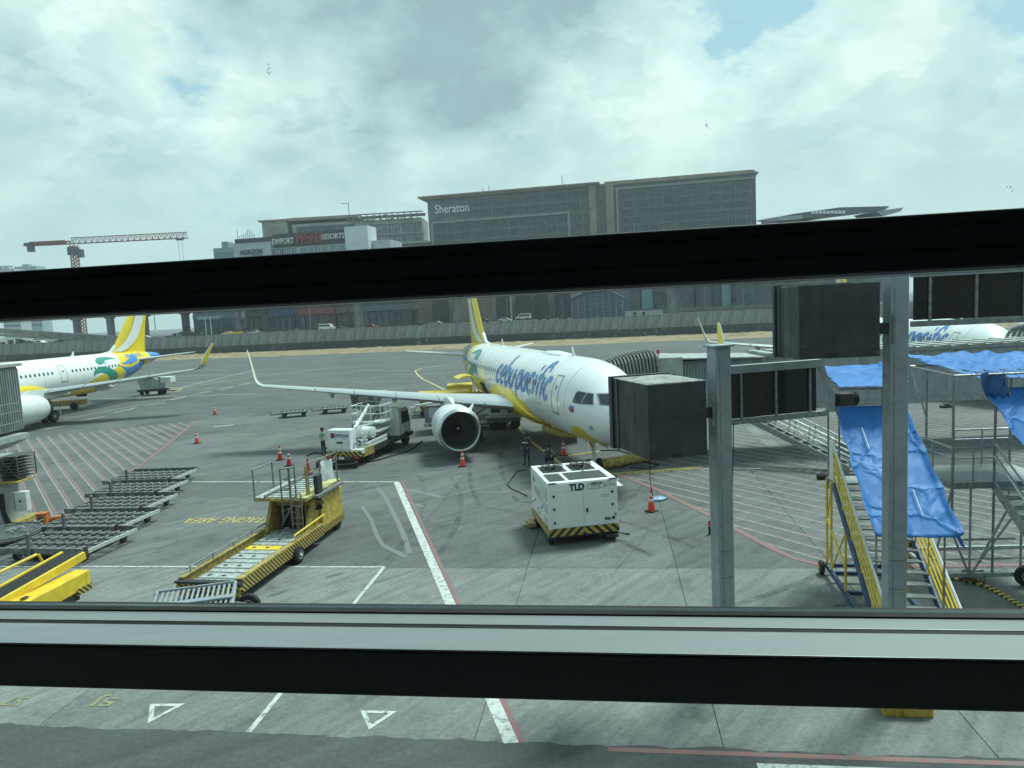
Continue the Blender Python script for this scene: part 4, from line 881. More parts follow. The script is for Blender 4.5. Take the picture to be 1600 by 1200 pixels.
        t1,f1=text_geo('RP-C4102',.55,0,.005,.95); lo=min(v[0] for v in t1);hi=max(v[0] for v in t1)
        xa,xb=((33.0,29.9) if sd==1 else (29.9,33.0)); r=[(xa+6.94+e+(xb-xa)*(v[0]-lo)/(hi-lo)-.0,5.18+v[1]) for v in t1]; decal('registration',r,f1,fn(.012),lblue,fu,.12,(1,))
        if not A321:
            pass
        for P in([(7.6,3.02),(9.3,3.02),(9.3,3.06),(7.6,3.06)],[(7.6,3.40),(9.2,3.40),(9.2,3.43),(7.6,3.43)],): polydecal('hatch_line',P,fn(.008),fgrey,fu)
        polydecal('static_plate',[(1.75,2.83),(2.0,2.83),(2.0,3.03),(1.75,3.03)],fn(.010),fgrey,fu); 
        polydecal('national_flag',[(3.0,3.68),(3.5,3.68),(3.36,3.83),(3.0,3.83)],fn(.010),lblue,fu); polydecal('national_flag',[(3.0,3.53),(3.36,3.53),(3.5,3.68),(3.0,3.68)],fn(.010),lred,fu)
    for x in(3.95,6.6,11.4,15.3,19.8,23.9,26.4):
        x=x+(a if x>8 else 0)
        b=MB(); b.loft([[(x+dx,(F.p(x+dx)[2]+.004)*math.cos(q*PI/20),(F.p(x+dx)[0]+F.p(x+dx)[1])/2+((F.p(x+dx)[0]-F.p(x+dx)[1])/2+.004)*math.sin(q*PI/20)) for q in range(-8,29)] for dx in(0,.035)],closed=False); b.build('panel_joint',mat('panel_joint_grey',(.50,.52,.52),.4,0,.1,3),fu)
    # wing-to-body fairing
    def ys(x,z): 
        t,bo,w_=F.p(x); q=max(-1,min(1,(z-(t+bo)/2)/((t-bo)/2))); return w_*math.sqrt(1-q*q)
    half={}
    for s in(1,-1):
        b=MB(); rg=[]
        for k in range(33):
            t=k/32; x=10.3+a+t*11.7; e_=max(0,math.sin(PI*t**.8))**1.15
            q1=min(1,t/.30); q1=q1*q1*(3-2*q1); zt_=2.0+1.62*q1-1.3*max(0,(t-.6)/.4)**1.5
            g_=.50*e_; k0=-.05+.065*min(1,e_*3); row=[(x,s*(ys(x,zt_)+k0),zt_)]
            for f_ in(.12,.28,.45,.62,.78,.90,1.0):
                ang=f_*PI/2; zz=zt_-(zt_-1.73)*math.sin(ang)**1.2; zz=zt_+(1.735-zt_)*f_; yy=ys(x,max(zz,1.74)); 
                row.append((x,s*(yy+k0+g_*math.sin(PI*min(.75,f_*.75+.1))*(.95 if f_<.9 else .8)),zz-g_*.45*f_**2))
            row+=[(x,s*.55*1.0,1.73-.50*g_*1.3),(x,0,1.72-.52*g_*1.3)]; rg.append(row)
        b.loft(rg,closed=False); b.build('wing_root_fairing',ylem,root,smooth=60)
        wing(root,a,s); engine(root,10.95+a,s,0)
        # main gear
        gx=17.7+a; gy=s*3.8
        b=MB(); b.tube((gx,gy,.58),(gx,gy,2.7),.13,10); b.tube((gx,gy,1.5),(gx-.1,s*2.2,2.4),.08,8); b.tube((gx,gy-.5,.58),(gx,gy+.5,.58),.09,8); g_=b.build('main_gear',dwhite,root,smooth=40)
        for dy in(-.46,.46): wheel(g_,(gx,gy+dy,.58),.58,.4)
        # tailplane
        b=MB(); rg=[]
        for y,le,c,zz in((.3,30.9,3.7,4.72),(1.2,31.6,3.3,4.80),(3.5,33.4,2.3,5.02),(5.6,35.1,1.42,5.22),(5.95,35.5,1.0,5.26)): rg.append(airfoil((le+ext,s*y,zz),c,.10,7))
        b.loft(rg,caps=True); b.build('tailplane',wingm,root,smooth=50)
    # fin
    b=MB(); rg=[]
    for z,le,c,th in((5.2,28.6,6.6,.09),(5.95,29.0,6.0,.09),(6.6,29.65,5.4,.09),(8.5,31.2,4.2,.095),(10.5,32.95,3.0,.10),(11.5,33.8,2.35,.10),(11.76,34.2,1.8,.09)): rg.append(airfoil((le+ext,0,z),c,th,8,up=(0,1,0)))
    b.loft(rg,caps=True); fin=b.build('fin',ylem,root,smooth=50)
    b=MB(); b.prism([(26.9+ext,-.12,5.80),(29.6+ext,-.12,5.80),(29.8+ext,-.12,6.75),(28.9+ext,-.12,6.05)],(0,.24,0)); b.build('dorsal_fillet',white,root,bevel=.05)
    def finpt(off,s):
        def f_(x,z):
            le=28.6+ext+(z-5.2)*.83; ch=6.5-(z-5.2)*.66; c=min(.99,max(.01,(x-le)/ch)); th=.095; y=th/.2*(.2969*math.sqrt(c)-.126*c-.3516*c*c+.2843*c**3-.1015*c**4)*ch*1.15
            return Vector((x,s*(y+off),z))
        return f_
    sw=[(29.4,5.95,1),(31.0,6.9),(32.4,8.2),(33.4,9.8),(34.1,11.3),(34.3,11.7,1),(35.7,11.7,1),(35.2,10.2),(34.4,8.6),(33.2,7.2),(31.6,6.25),(30.2,5.9,1)]
    for s in(1,-1): polydecal('livery_swoosh',[(x+ext,z) for x,z in smooth_poly(sw,5)],finpt(.035,s),white,fin,.3)
    b=MB(); b.loft([airfoil((34.1+ext-.0,0,z),1.0,.02,4,up=(0,1,0)) for z in(6.1,6.2)],caps=True)
    b=MB(); gx=5.07; b.tube((gx,0,.4),(gx,0,1.95),.09,10); b.tube((gx,0,1.2),(gx+1.0,0,1.9),.06,8); b.box((gx-.5,-.62,1.3),(gx+.7,-.59,1.85)); b.box((gx-.5,.59,1.3),(gx+.7,.62,1.85)); ng=b.build('nose_gear',dwhite,root,smooth=40)
    for dy in(-.28,.28): wheel(ng,(gx,dy,.38),.38,.24)
    for x_,z_ in((7.3,5.85),(23+ext,5.85)): b=MB(); b.prism([(x_,-.02,z_),(x_+.45,-.02,z_),(x_+.5,-.02,z_+.5),(x_+.34,-.02,z_+.5)],(0,.04,0)); b.build('antenna',white,root)
    b=MB(); b.loft([[(x,w_*math.cos(q*PI/6)*1.0,5.83+h*math.sin(q*PI/6)) for q in range(7)] for x,w_,h in((8.2,.05,.02),(8.8,.4,.14),(10.5,.45,.20),(12,.35,.14),(12.8,.05,.02))],closed=False); b.build('radome',white,root,smooth=60)
    if cargo:
        b=MB(); pts=[]
        for k in range(7): t=k/6; ang=R(75-40*t); pts.append((1.85+2.0*t, 3.42+.55*math.sin(t*2.4)+.0))
        x0,x1=21.4,23.3
        outer=[(y,z) for y,z in pts]; rg=[[ (x0,y,z),(x1,y,z),(x1,y,z-.1),(x0,y,z-.1)] for y,z in outer]; b.loft(rg,caps=True); b.build('cargo_door',ylem,root,smooth=60)
        polydecal('cargo_opening',[(21.5,2.1),(23.2,2.1),(23.2,3.3),(21.5,3.3)],lambda x,z:F.pt(x,z,1,.012),mat('cargo_hold_dark',(.05,.05,.05),.8),fu)
    return root
ac1=aircraft('centre airliner with yellow tail and blue cebu pacific lettering, open cargo door',(5.236,30.807,.2511),False,cargo=True)
ac2=aircraft('airliner at left edge, tail with green and blue swooshes, nose out of frame',(-51.26,46.28,-.1578),True)
ac3=aircraft('farther airliner at right, mostly hidden behind the long jet bridge',(35,49,-.10),False)
# ================================================================== JET BRIDGES
jbm=mat('jet_bridge_grey_sheet',(.27,.295,.30),.6,.1,.15,2,streak=(1,1,.3)); jbr=mat('jet_bridge_roof',(.36,.38,.37),.7,0,.25,3); bel=mat('bellows_dark_fabric',(.10,.102,.098),.85,0,.3,5); belr=mat('bellows_rib',(.19,.19,.18),.7,0,.2,5)
J=empty('jet_bridge',(0,0,0),0,'long grey jet bridge with ribbed fabric hood reaching the centre airliner','jet bridge')
def corr_wall(x0,x1,y,z0,z1,pitch,d,name,m,parent,th=.08):
    b=MB(); n=int((x1-x0)/pitch); pts=[]
    for i in range(n):
        x=x0+i*pitch; pts+=[(x,y),(x+pitch*.35,y),(x+pitch*.5,y-d),(x+pitch*.85,y-d)]
    pts.append((x0+n*pitch,y)); vs=[(x,yy,z) for z in(z0,z1) for x,yy in pts]; k=len(pts); b.add(vs,[(i,i+1,k+i+1,k+i) for i in range(k-1)]); return b.build(name,m,parent)
# cab behind the hood, telescoping tunnels going right
b=MB(); b.box((7.60,36.9,2.5),(8.9,40.3,5.62)); b.build('cab',mat('cab_grey',(.33,.35,.35),.6,0,.12,2),J,bevel=.04)
b=MB(); b.box((7.85,36.82,3.95),(8.5,36.89,4.75)); b.build('cab_window',bglass,J)
b=MB(); b.tube((7.6,36.8,5.5),(7.6,36.8,5.9),.04,6); b.build('beacon_post',galvd,J); b=MB(); b.tube((7.6,36.8,5.85),(7.6,36.8,6.05),.08,8); b.build('beacon',mat('red_beacon',(.45,.03,.04),.4),J)
b=MB(); b.box((8.9,37.9,2.6),(13.6,40.7,5.3)); b.build('tunnel_core',jbm,J)
corr_wall(8.95,13.6,37.86,2.7,5.2,.16,.07,'corrugated_wall',jbm,J)
b=MB(); b.hexa([(8.6,37.4,5.45),(13.4,37.6,5.3),(13.4,40.9,5.3),(8.6,40.9,5.5),(8.6,37.4,5.52),(13.4,37.6,5.37),(13.4,40.9,5.37),(8.6,40.9,5.57)]); b.build('roof',jbr,J)
b=MB(); b.box((13.6,38.0,2.55),(36,40.9,5.42)); b.build('tunnel_core',jbm,J,)
corr_wall(13.7,36,37.96,2.75,5.3,.62,.03,'ribbed_wall',jbm,J)
pr=None
for i in range(24):
    if pr is None: b=MB(); b.box((0,37.75,5.42),(.42,41.1,5.52)); b.hexa([(.42,37.75,5.42),(.80,37.75,5.42),(.80,41.1,5.42),(.42,41.1,5.42),(.42,37.75,5.46),(.80,37.75,5.46),(.80,41.1,5.46),(.42,41.1,5.46)]); pr=b.build('roof_panel',jbr,J); o=pr
    else: o=pr.copy(); COL.objects.link(o)
    o.location.x=13.6+i*.93
b=MB(); b.box((9.4,37.85,2.45),(36,41,2.6)); b.box((13.5,37.82,2.5),(36,37.95,2.75)); b.box((13.5,37.8,5.28),(36,37.95,5.42)); b.build('chassis_rail',galvd,J)
for x in(9.0,33): b=MB(); b.box((x-.35,39,1.0),(x+.35,39.8,2.5)); b.box((x-1.4,39.1,.7),(x+1.4,39.7,1.1)); lg=b.build('drive_column',dwhite,J); [wheel(lg,(x+q,39.4,.5),.5,.35) for q in(-1.2,1.2)]
# ribbed fabric hood
n=17; path=[]
for i in range(n+1):
    t=i/n; ang=R(10+72*t); path.append((Vector((8.0-2.5*(1-math.cos(t*PI/2))*1.0-.1,38.6-1.0*math.sin(t*PI/2)*0-.6*t,0)),t))
rg=[]
for i in range(n+1):
    t=i/n; x=7.55-2.75*t; y0=36.75+.1*t; y1=40.2-.3*t; zt=5.82-.62*t**1.6; zb=2.9+.2*t; prof=[(y0,zb),(y0,zt-.7),(y0+.25,zt-.22),(y0+.8,zt),(y1-.8,zt),(y1-.2,zt-.3),(y1,zt-.9),(y1,zb)]
    rg.append([(x-.18*t*(z_-4),y,z_) for y,z_ in prof])
b=MB(); b.loft([r for r in rg],closed=False); b.build('hood_fabric',bel,J)
for i,r in enumerate(rg):
    b=MB(); c_=Vector((0,38.5,4.3)); q=[Vector(p)+(Vector((0,p[1]-38.5,p[2]-4.3)).normalized()*.09) for p in r]
    for a_,d_ in zip(q,q[1:]): b.beam(a_,d_,.05,.10)
    b.build('hood_rib',belr,J)
# service stairs from the bridge to the ground
ss=empty('service_stairs',(0,0,0),0,'grey open service stairs with pipe rails slanting down from the jet bridge','stairs')
p0=Vector((11.6,36.9,2.7)); p1=Vector((15.9,33.2,.25)); d=(p1-p0); sdv=Vector((-d.y,d.x,0)).normalized()*.45
for s in(-1,1):
    b=MB(); b.beam(p0+sdv*s,p1+sdv*s,.06,.28); b.build('stringer',galvd,ss)
    b=MB(); 
    for h in(.35,.6,.85,1.1): b.tube(p0+sdv*s+Z*h,p1+sdv*s+Z*h,.022 if h<1.1 else .03,5)
    for i in range(7): q=p0+sdv*s+d*(i/6); b.tube(q,q+Z*1.1+Vector((.12,0,0)),.025,5)
    b.build('railing',galvd,ss)
for i in range(13): q=p0+d*((i+.5)/13); b=MB(); b.beam(q-sdv,q+sdv,.24,.03); b.build('step',galvd,ss)
# far bridge hood beside third aircraft
fh=empty('jet_bridge_hood',(0,0,0),0,'small dark ribbed bridge hood at the nose of the farther airliner','jet bridge')
for i in range(4):
    b=MB(); x0=35.9+i*.45; b.path([Vector((x0+1.0*math.cos(a_*PI/10),50.5,3.6+1.9*math.sin(a_*PI/10)+.1*i)) for a_ in range(0,11)],.12,5); b.build('hood_rib',belr,fh)
b=MB(); b.prism([(36.5,50.6,3),(40,50.6,3),(40,50.6,5.9),(37.4,50.6,5.6),(36.5,50.6,4.6)],(0,2.5,0)); b.build('cab',jbm,fh)
# left bridge
JL=empty('jet_bridge',(0,0,0),0,'corrugated jet bridge end on a pale column at the left edge of the picture','jet bridge')
b=MB(); b.box((-30,31.6,3.9),(-23.85,34.5,6.95)); b.build('tunnel_core',jbm,JL); cw_=corr_wall(31.6,34.5,0,4.0,6.85,.16,.06,'corrugated_wall',jbm,JL); cw_.rotation_euler.z=PI/2; cw_.location.x=-23.83+.0
b=MB(); b.box((-30,31.3,6.95),(-23.7,34.7,7.08)); b.box((-30,31.25,6.8),(-23.75,31.4,6.95)); b.build('roof',jbr,JL)
b=MB(); b.box((-30,30.2,3.5),(-23.4,34.2,3.75)); b.hexa([(-29,30.3,3.1),(-24.2,30.3,3.1),(-24.2,33.8,3.1),(-29,33.8,3.1),(-30,30.2,3.5),(-23.4,30.2,3.5),(-23.4,34.2,3.5),(-30,34.2,3.5)]); b.build('platform',mat('bridge_pale_steel',(.34,.37,.37),.6,0,.12,2),JL)
b=MB(); 
for z in(4.35,4.85,5.25): b.tube((-30,30.25,z),(-23.45,30.25,z),.025,5); b.tube((-23.45,30.25,z),(-23.45,33.8,z),.025,5)
for i in range(9): x=-23.45-i*.8; b.tube((x,30.25,3.75),(x,30.25,5.25),.025,5)
b.build('railing',galvd,JL)
b=MB(); 
for i in range(44): b.tube((-23.5-i*.14,30.25,3.8),(-23.5-i*.14,30.25,4.8),.008,3,cap=False)
for i in range(9): b.tube((-30,30.25,3.85+i*.11),(-23.5,30.25,3.85+i*.11),.007,3,cap=False)
tag(b.build('railing_mesh',galvd,JL),kind='stuff')
b=MB(); b.hexa([(-25.5,30.7,0),(-22.6,30.7,0),(-22.6,32.4,0),(-25.5,32.4,0),(-25.5,30.7,3.1),(-22.9,30.7,3.1),(-22.9,32.4,3.1),(-25.5,32.4,3.1)]); b.build('column',MC['bridge_pale_steel'],JL,bevel=.05)
b=MB(); b.box((-22.3,31.0,.67),(-21.7,31.3,1.55)); cb=b.build('electrical_cabinet',dwhite,JL,bevel=.02)
b=MB(); b.box((-22.0,30.96,1.1),(-21.93,31.0,1.18)); b.box((-22.24,30.985,.72),(-22.22,31.0,1.5)); b.build('handle',dark,cb)
b=MB(); 
for i in range(5): b.path([Vector((-22.6+i*.05,30.62,1.6)),Vector((-22.6+i*.05,30.6,1.0-.05*i)),Vector((-22.4+i*.06,30.55,.3)),Vector((-21.9+i*.06,30.6,.22))],.035,5)
b.build('cable',rubber,JL)
b=MB(); 
for x in(-22.85,-22.05):
    b.tube((x,31.2,2.1),(x,31.2,3.1),.03,5); b.tube((x,32.4,2.1),(x,32.4,3.1),.03,5)
for k in range(8): z=2.1+k*.14; b.box((-22.85,31.2,z),(-22.05,32.3,z+.03))
b.tube((-22.85,31.2,3.1),(-22.05,31.2,2.1),.025,5); b.tube((-22.05,31.2,3.1),(-22.85,31.2,2.1),.025,5); b.build('step_cage',grime,JL)
b=MB(); b.box((-23.0,30.95,1.95),(-21.9,32.0,2.02)); b.build('step_plate',ygse,JL)
b=MB(); b.box((-25.6,30.4,-.0),(-22.2,32.6,.18)); b.build('column_foot',ygse,JL)
# orange boxes by the column
t=empty('orange_box',(-21.25,31.3,0),.1,'orange plastic chock box with lid standing beside the bridge column','box','orange boxes')
b=MB(); b.box((-.2,-.2,0),(.2,.2,.45)); b.build('body',mat('orange_box',(.55,.16,.04),.5),t,bevel=.03); b=MB(); b.box((-.22,-.22,.45),(.22,.22,.5)); b.build('lid',MC['orange_box'],t); b=MB(); b.box((-.1,-.215,.15),(.1,-.2,.33)); b.build('panel',dark,t)
t2=empty('orange_box',(-20.75,31.6,0),.3,'low orange case lying right of the taller orange box','box','orange boxes'); b=MB(); b.box((-.3,-.15,0),(.3,.15,.2)); b.build('body',MC['orange_box'],t2,bevel=.03); b=MB(); b.box((-.28,-.13,.2),(.28,.13,.23)); b.build('lid',MC['orange_box'],t2)
# striped pole far left
sp=empty('striped_pole',(-18.85,24.4,0),0,'black and white striped pole at the lower left edge','pole')
for k in range(11): b=MB(); b.tube((0,0,k*.16),(0,0,k*.16+.16),.045,8); b.build('band',dark if k%2 else white,sp)
b=MB(); b.tube((0,0,0),(0,0,.04),.2,10); b.build('base',dark,sp)
hc=empty('hose_coil',(-19.7,24.2,0),0,'tangled red and dark hose coil on stand behind the striped pole','hose')
for k in range(5): b=MB(); b.path([Vector((.45*math.cos(q),.12*math.sin(q*2)+.06*k,.55+.45*math.sin(q)+.07*k)) for q in [j*2*PI/12 for j in range(13)]],.035,5); b.build('hose',mat('dull_red_hose',(.25,.06,.05),.7) if k%2 else rubber,hc)

# ================================================================== POSTS AND GUIDANCE BOXES
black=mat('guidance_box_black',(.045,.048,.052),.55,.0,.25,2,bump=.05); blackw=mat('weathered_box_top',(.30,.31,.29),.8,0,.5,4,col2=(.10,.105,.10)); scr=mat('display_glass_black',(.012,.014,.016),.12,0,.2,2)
galvp=mat('zinc_plate',(.34,.38,.40),.5,.2,.10,3,bump=.04)
def post(loc,rz,h,label,holes=False):
    t=empty('steel_post',(*loc,0),rz,label,'post','galvanised posts before the window'); b=MB(); w_=.185
    b.box((-w_,-w_,.05),(w_,w_,h)); b.build('shaft',galvp,t,bevel=.03)
    b=MB(); b.box((-.10,-w_-.004,.3),(-.08,-w_,h-.2)); b.build('seam',galvd,t)
    b=MB(); b.box((-.24,-.24,h),(.24,.24,h+.04)); b.build('cap',galvp,t)
    b=MB(); b.box((-.36,-.36,.0),(.36,.36,.06)); b.build('base_plate',galvd,t)
    for sx in(-1,1):
        for sy in(-1,1): b=MB(); b.tube((sx*.3,sy*.3,.05),(sx*.3,sy*.3,.14),.035,6); b.build('bolt',galvd,t)
    if holes:
        b=MB()
        for z in(2.55,1.95):
            for k in range(7): b.tube((-.15+k*.05,-w_-.005,z),(-.15+k*.05,-w_+.003,z),.012,6)
        b.build('drain_holes',dark,t)
    return t
pA=(4.43,15.2); rA=R(14.4); pB=(7.64,14.15); rB=R(-7)
post(pA,rA,6.98,'shorter galvanised post with capped top left of the blue covered stairs',True)
post(pB,rB,9.2,'tall galvanised post running up past the window bar in front of blue covered stairs',True)
for loc,rz,l_ in((pA,rA,'yellow concrete plinth under the shorter post'),(pB,rB,'yellow concrete plinth under the tall post, just below the window ledge')):
    t=empty('post_plinth',(*loc,0),rz,l_,'plinth','yellow plinths'); b=MB(); b.hexa([(-.47,-.45,0),(.47,-.45,0),(.47,.45,0),(-.47,.45,0),(-.45,-.42,.5),(.45,-.42,.5),(.45,.42,.5),(-.45,.42,.5)]); b.build('block',mat('plinth_yellow',(.50,.36,.05),.7,0,.35,5),t,bevel=.02); t.location.y-=.25
    b=MB(); b.box((-.38,-.36,.5),(.38,.36,.52)); b.build('grout',concwall,t)
for o in bpy.data.objects:
    if o.name.startswith('steel_post'): o.location.z=.5
def guidance_box(near,rz,W_,Dp,Hh,zt,label):
    """black display housing: near bottom corner given; hood flange at the far end"""
    t=empty('guidance_display_box',(near[0],near[1],zt-Hh),rz,label,'display box','black guidance displays'); 
    b=MB(); b.box((0,0,0),(W_,Dp,Hh)); b.build('housing',black,t,bevel=.012)
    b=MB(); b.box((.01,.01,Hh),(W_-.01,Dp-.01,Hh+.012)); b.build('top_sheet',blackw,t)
    b=MB(); b.box((-.05,Dp-.04,-.05),(W_+.05,Dp+.12,Hh+.04)); b.build('flange',black,t)
    b=MB(); b.box((-.03,Dp-.30,-.03),(0,Dp-.25,Hh+.02)); b.box((.0,-.012,0),(.018,0,Hh)); b.build('edge_trim',mat('box_trim',(.09,.095,.10),.5),t)
    for x,z in((.12,.25),(W_-.06,.08),(.08,Hh-.3)): b=MB(); b.tube((x,-.012,z),(x,0,z),.014,6); b.build('rivet',galvd,t)
    return t
# near corners resolved from bearings
qA=at(1010,605,14.1); gA=guidance_box((qA.x,qA.y),rA,1.32,1.75,1.52,6.85,'large black display box with weathered top beside the aircraft nose')
qB=at(1247,500,13.6); gB=guidance_box((qB.x,qB.y),R(-5),1.50,1.45,1.40,8.66,'black display box mounted higher, left of the tall post')
def bracket(p,q,label):
    t=empty('mounting_bracket',(0,0,0),0,label,'bracket','post brackets'); b=MB(); b.beam(p,q,.16,.22); b.build('arm',dark,t); b=MB(); b.box((q[0]-.04,q[1]-.14,q[2]-.3),(q[0]+.02,q[1]+.14,q[2]+.3)); b.build('plate',galvd,t)
bracket((3.9,15.0,6.1),(4.25,15.1,6.1),'dark bracket between black box and shorter post'); bracket((7.1,14.1,7.75),(7.52,14.1,7.75),'dark clamp between the upper black box and the tall post')
def display_frame(o,rz,W_,z0,z1,zbeam,label,posts,floodl=False):
    t=empty('display_frame',(*o,0),rz,label,'display frame','framed display panels')
    b=MB(); b.hexa([(0,-.08,z1),(W_,-.08,z1+.0),(W_,.08,z1),(0,.08,z1),(0,-.08,zbeam[0]),(W_,-.08,zbeam[1]),(W_,.08,zbeam[1]),(0,.08,zbeam[0])]); b.build('top_beam',galvp,t)
    b=MB(); b.box((0,-.06,z0-.13),(W_+.15,.06,z0-.02)); b.build('bottom_rail',galvd,t)
    xs=posts
    for i in range(len(xs)-1): b=MB(); b.box((xs[i],-.01,z0),(xs[i+1],.05,z1)); b.build('panel',scr,t)
    for x in xs[1:-1]: b=MB(); b.box((x-.025,-.05,z0-.05),(x+.025,.0,z1+.02)); b.build('divider',galvd,t)
    return t
fA=display_frame((4.63,15.25),rA,2.3,5.90,6.88,(7.05,7.05),'framed row of black panels on the arm right of the shorter post',[.08,.30,1.16,2.02,2.2])
b=MB(); b.beam((2.27,0,7.0),(2.57,0,6.25),.12,.12); b.beam((2.57,0,6.35),(2.57,0,5.85),.14,.14); b.build('strut',galvp,fA)
fB=display_frame((7.95,14.15),rB,3.4,7.88,8.72,(8.9,8.9),'framed row of black panels at the right edge on the tall post',[.05,.33,1.18,2.05,2.9,3.3])
fl=empty('floodlight',(*((Matrix.Rotation(rA,3,'Z')@Vector((2.42,0,0)))[:2]),0),rA,'dark bagged floodlight fixed at the end of the panel arm','floodlight'); fl.location=Vector((4.63,15.25,6.12))+Matrix.Rotation(rA,3,'Z')@Vector((2.70,0,0))
b=MB(); b.hexa([(0,-.14,-.16),(.42,-.14,-.18),(.42,.14,-.18),(0,.14,-.16),(0,-.14,.14),(.42,-.14,.12),(.42,.14,.12),(0,.14,.14)]); b.build('housing',dark,fl,bevel=.03)
b=MB(); b.lathe([(0,.0),(0,.13),(.08,.17),(.16,.10),(.18,0)],(.42,0,-.03),(1,0,0),10); b.build('cover',rubber,fl); b=MB(); b.box((-.08,-.03,-.05),(0,.03,.05)); b.build('stem',galvd,fl)

cb=empty('hanging_cable',(0,0,0),0,'thin black cable hanging from the bottom of the nearer display box','cable'); b=MB(); b.path([Vector((qA.x+.03,qA.y+.05,5.35)),Vector((qA.x+.03,qA.y+.05,4.9)),Vector((qA.x+.10,qA.y+.2,4.55))],.008,5); b.build('wire',rubber,cb)
cb=empty('hanging_cable',(0,0,0),0,'black cable running down the right side of the shorter post','cable'); b=MB(); b.path([Vector((4.72,15.2,5.8)),Vector((4.70,15.2,5.0)),Vector((4.66,15.18,4.2)),Vector((4.64,15.18,1.0))],.012,5); b.build('wire',rubber,cb)
for t_o,Dp_ in((gA,1.75),(gB,1.45)):
    for k in(.33,.66): b=MB(); b.box((-.006,Dp_*k,.02),(0,Dp_*k+.012,1.36)); b.build('seam',mat('box_seam',(.075,.08,.085),.5),t_o)
    b=MB(); b.box((.45,-.008,.55),(.46,-.001,1.38)); b.box((.93,-.008,.02),(.94,-.001,.9)); b.build('seam',MC['box_seam'],t_o); b=MB(); b.box((.55,-.03,.02),(.75,0,.10)); b.build('cable_gland',dark,t_o)
# ================================================================== BLUE COVERED STAIRS
tarp=mat('blue_tarpaulin',(.032,.165,.46),.55,0,.05,1.2,bump=.5,bscale=3,col2=(.026,.14,.40),spec=.3)
t_,b_s=nodes_of(tarp); vo=nn('ShaderNodeTexVoronoi',t_,feature='DISTANCE_TO_EDGE'); vo.inputs['Scale'].default_value=1.7; tcv=nn('ShaderNodeTexCoord',t_); nzv=nn('ShaderNodeTexNoise',t_); nzv.inputs['Scale'].default_value=1.5; t_.links.new(tcv.outputs['Object'],nzv.inputs[0]); t_.links.new(mixc(.35,tcv.outputs['Object'],nzv.outputs['Color'],t_),vo.inputs['Vector']); bmp=nn('ShaderNodeBump',t_); bmp.inputs['Strength'].default_value=.9; bmp.inputs['Distance'].default_value=.05; t_.links.new(ramp(vo.outputs['Distance'],[(0,1),(.12,.25),(.5,0)],t_).outputs[0],bmp.inputs['Height']); t_.links.new(bmp.outputs[0],b_s.inputs['Normal'])
def cloth(name,c,parent,nx=26,ny=30,amp=.03,seed=1,sag=0.0,hem=0,edgewave=.03):
    """tarpaulin stretched between four corners with folds and sag"""
    rnd=random.Random(seed); f=[(rnd.uniform(1,5),rnd.uniform(1,5),rnd.uniform(0,6),rnd.uniform(.3,1)) for _ in range(9)]; c=[Vector(p) for p in c]; b=MB(); vs=[]
    nrm=(c[1]-c[0]).cross(c[3]-c[0]).normalized()
    for j in range(ny+1):
        for i in range(nx+1):
            u=i/nx;v=j/ny; p=(c[0]*(1-u)+c[1]*u)*(1-v)+(c[3]*(1-u)+c[2]*u)*v
            h=sum(a_*abs(math.sin(fx*u*PI+fy*v*PI*.8+ph))**1.5 for fx,fy,ph,a_ in f)/9*amp*2.2
            # packing creases: a regular grid of fine folds
            h+=.012*(1 if (int(v*6+.0)%2)==0 else -1)*(1-abs((v*6)%1-.5)*2)
            h-=sag*math.sin(PI*u)*math.sin(PI*v)+hem*(max(0,u-.93)/.07+max(0,.07-u)/.07)**2*.12
            ed=edgewave*math.sin(v*23+seed)*(1 if u in(0,1) else 0); vs.append(p+nrm*h+(c[1]-c[0]).normalized()*ed)
    fs_=[(j*(nx+1)+i,j*(nx+1)+i+1,(j+1)*(nx+1)+i+1,(j+1)*(nx+1)+i) for j in range(ny) for i in range(nx)]; b.add(vs,fs_)
    o=b.build(name,tarp,parent,smooth=50,fix=True); so_=o.modifiers.new('t','SOLIDIFY'); so_.thickness=.006; return o
def rail(b,pts,r=.022): b.path([Vector(p) for p in pts],r,6)
tread=mat('chequer_plate_tread',(.34,.36,.35),.5,.4,.2,12)
S1=empty('passenger_stairs',(9.30,21.0,0),-.20,'mobile passenger stairs with yellow rails and blue frame under a blue tarpaulin, left one','stairs','mobile passenger stairs')
W1=1.55; yt,zt=-.85,3.05; yb,zb=-5.55,.25; dn=Vector((0,yb-yt,zb-zt))
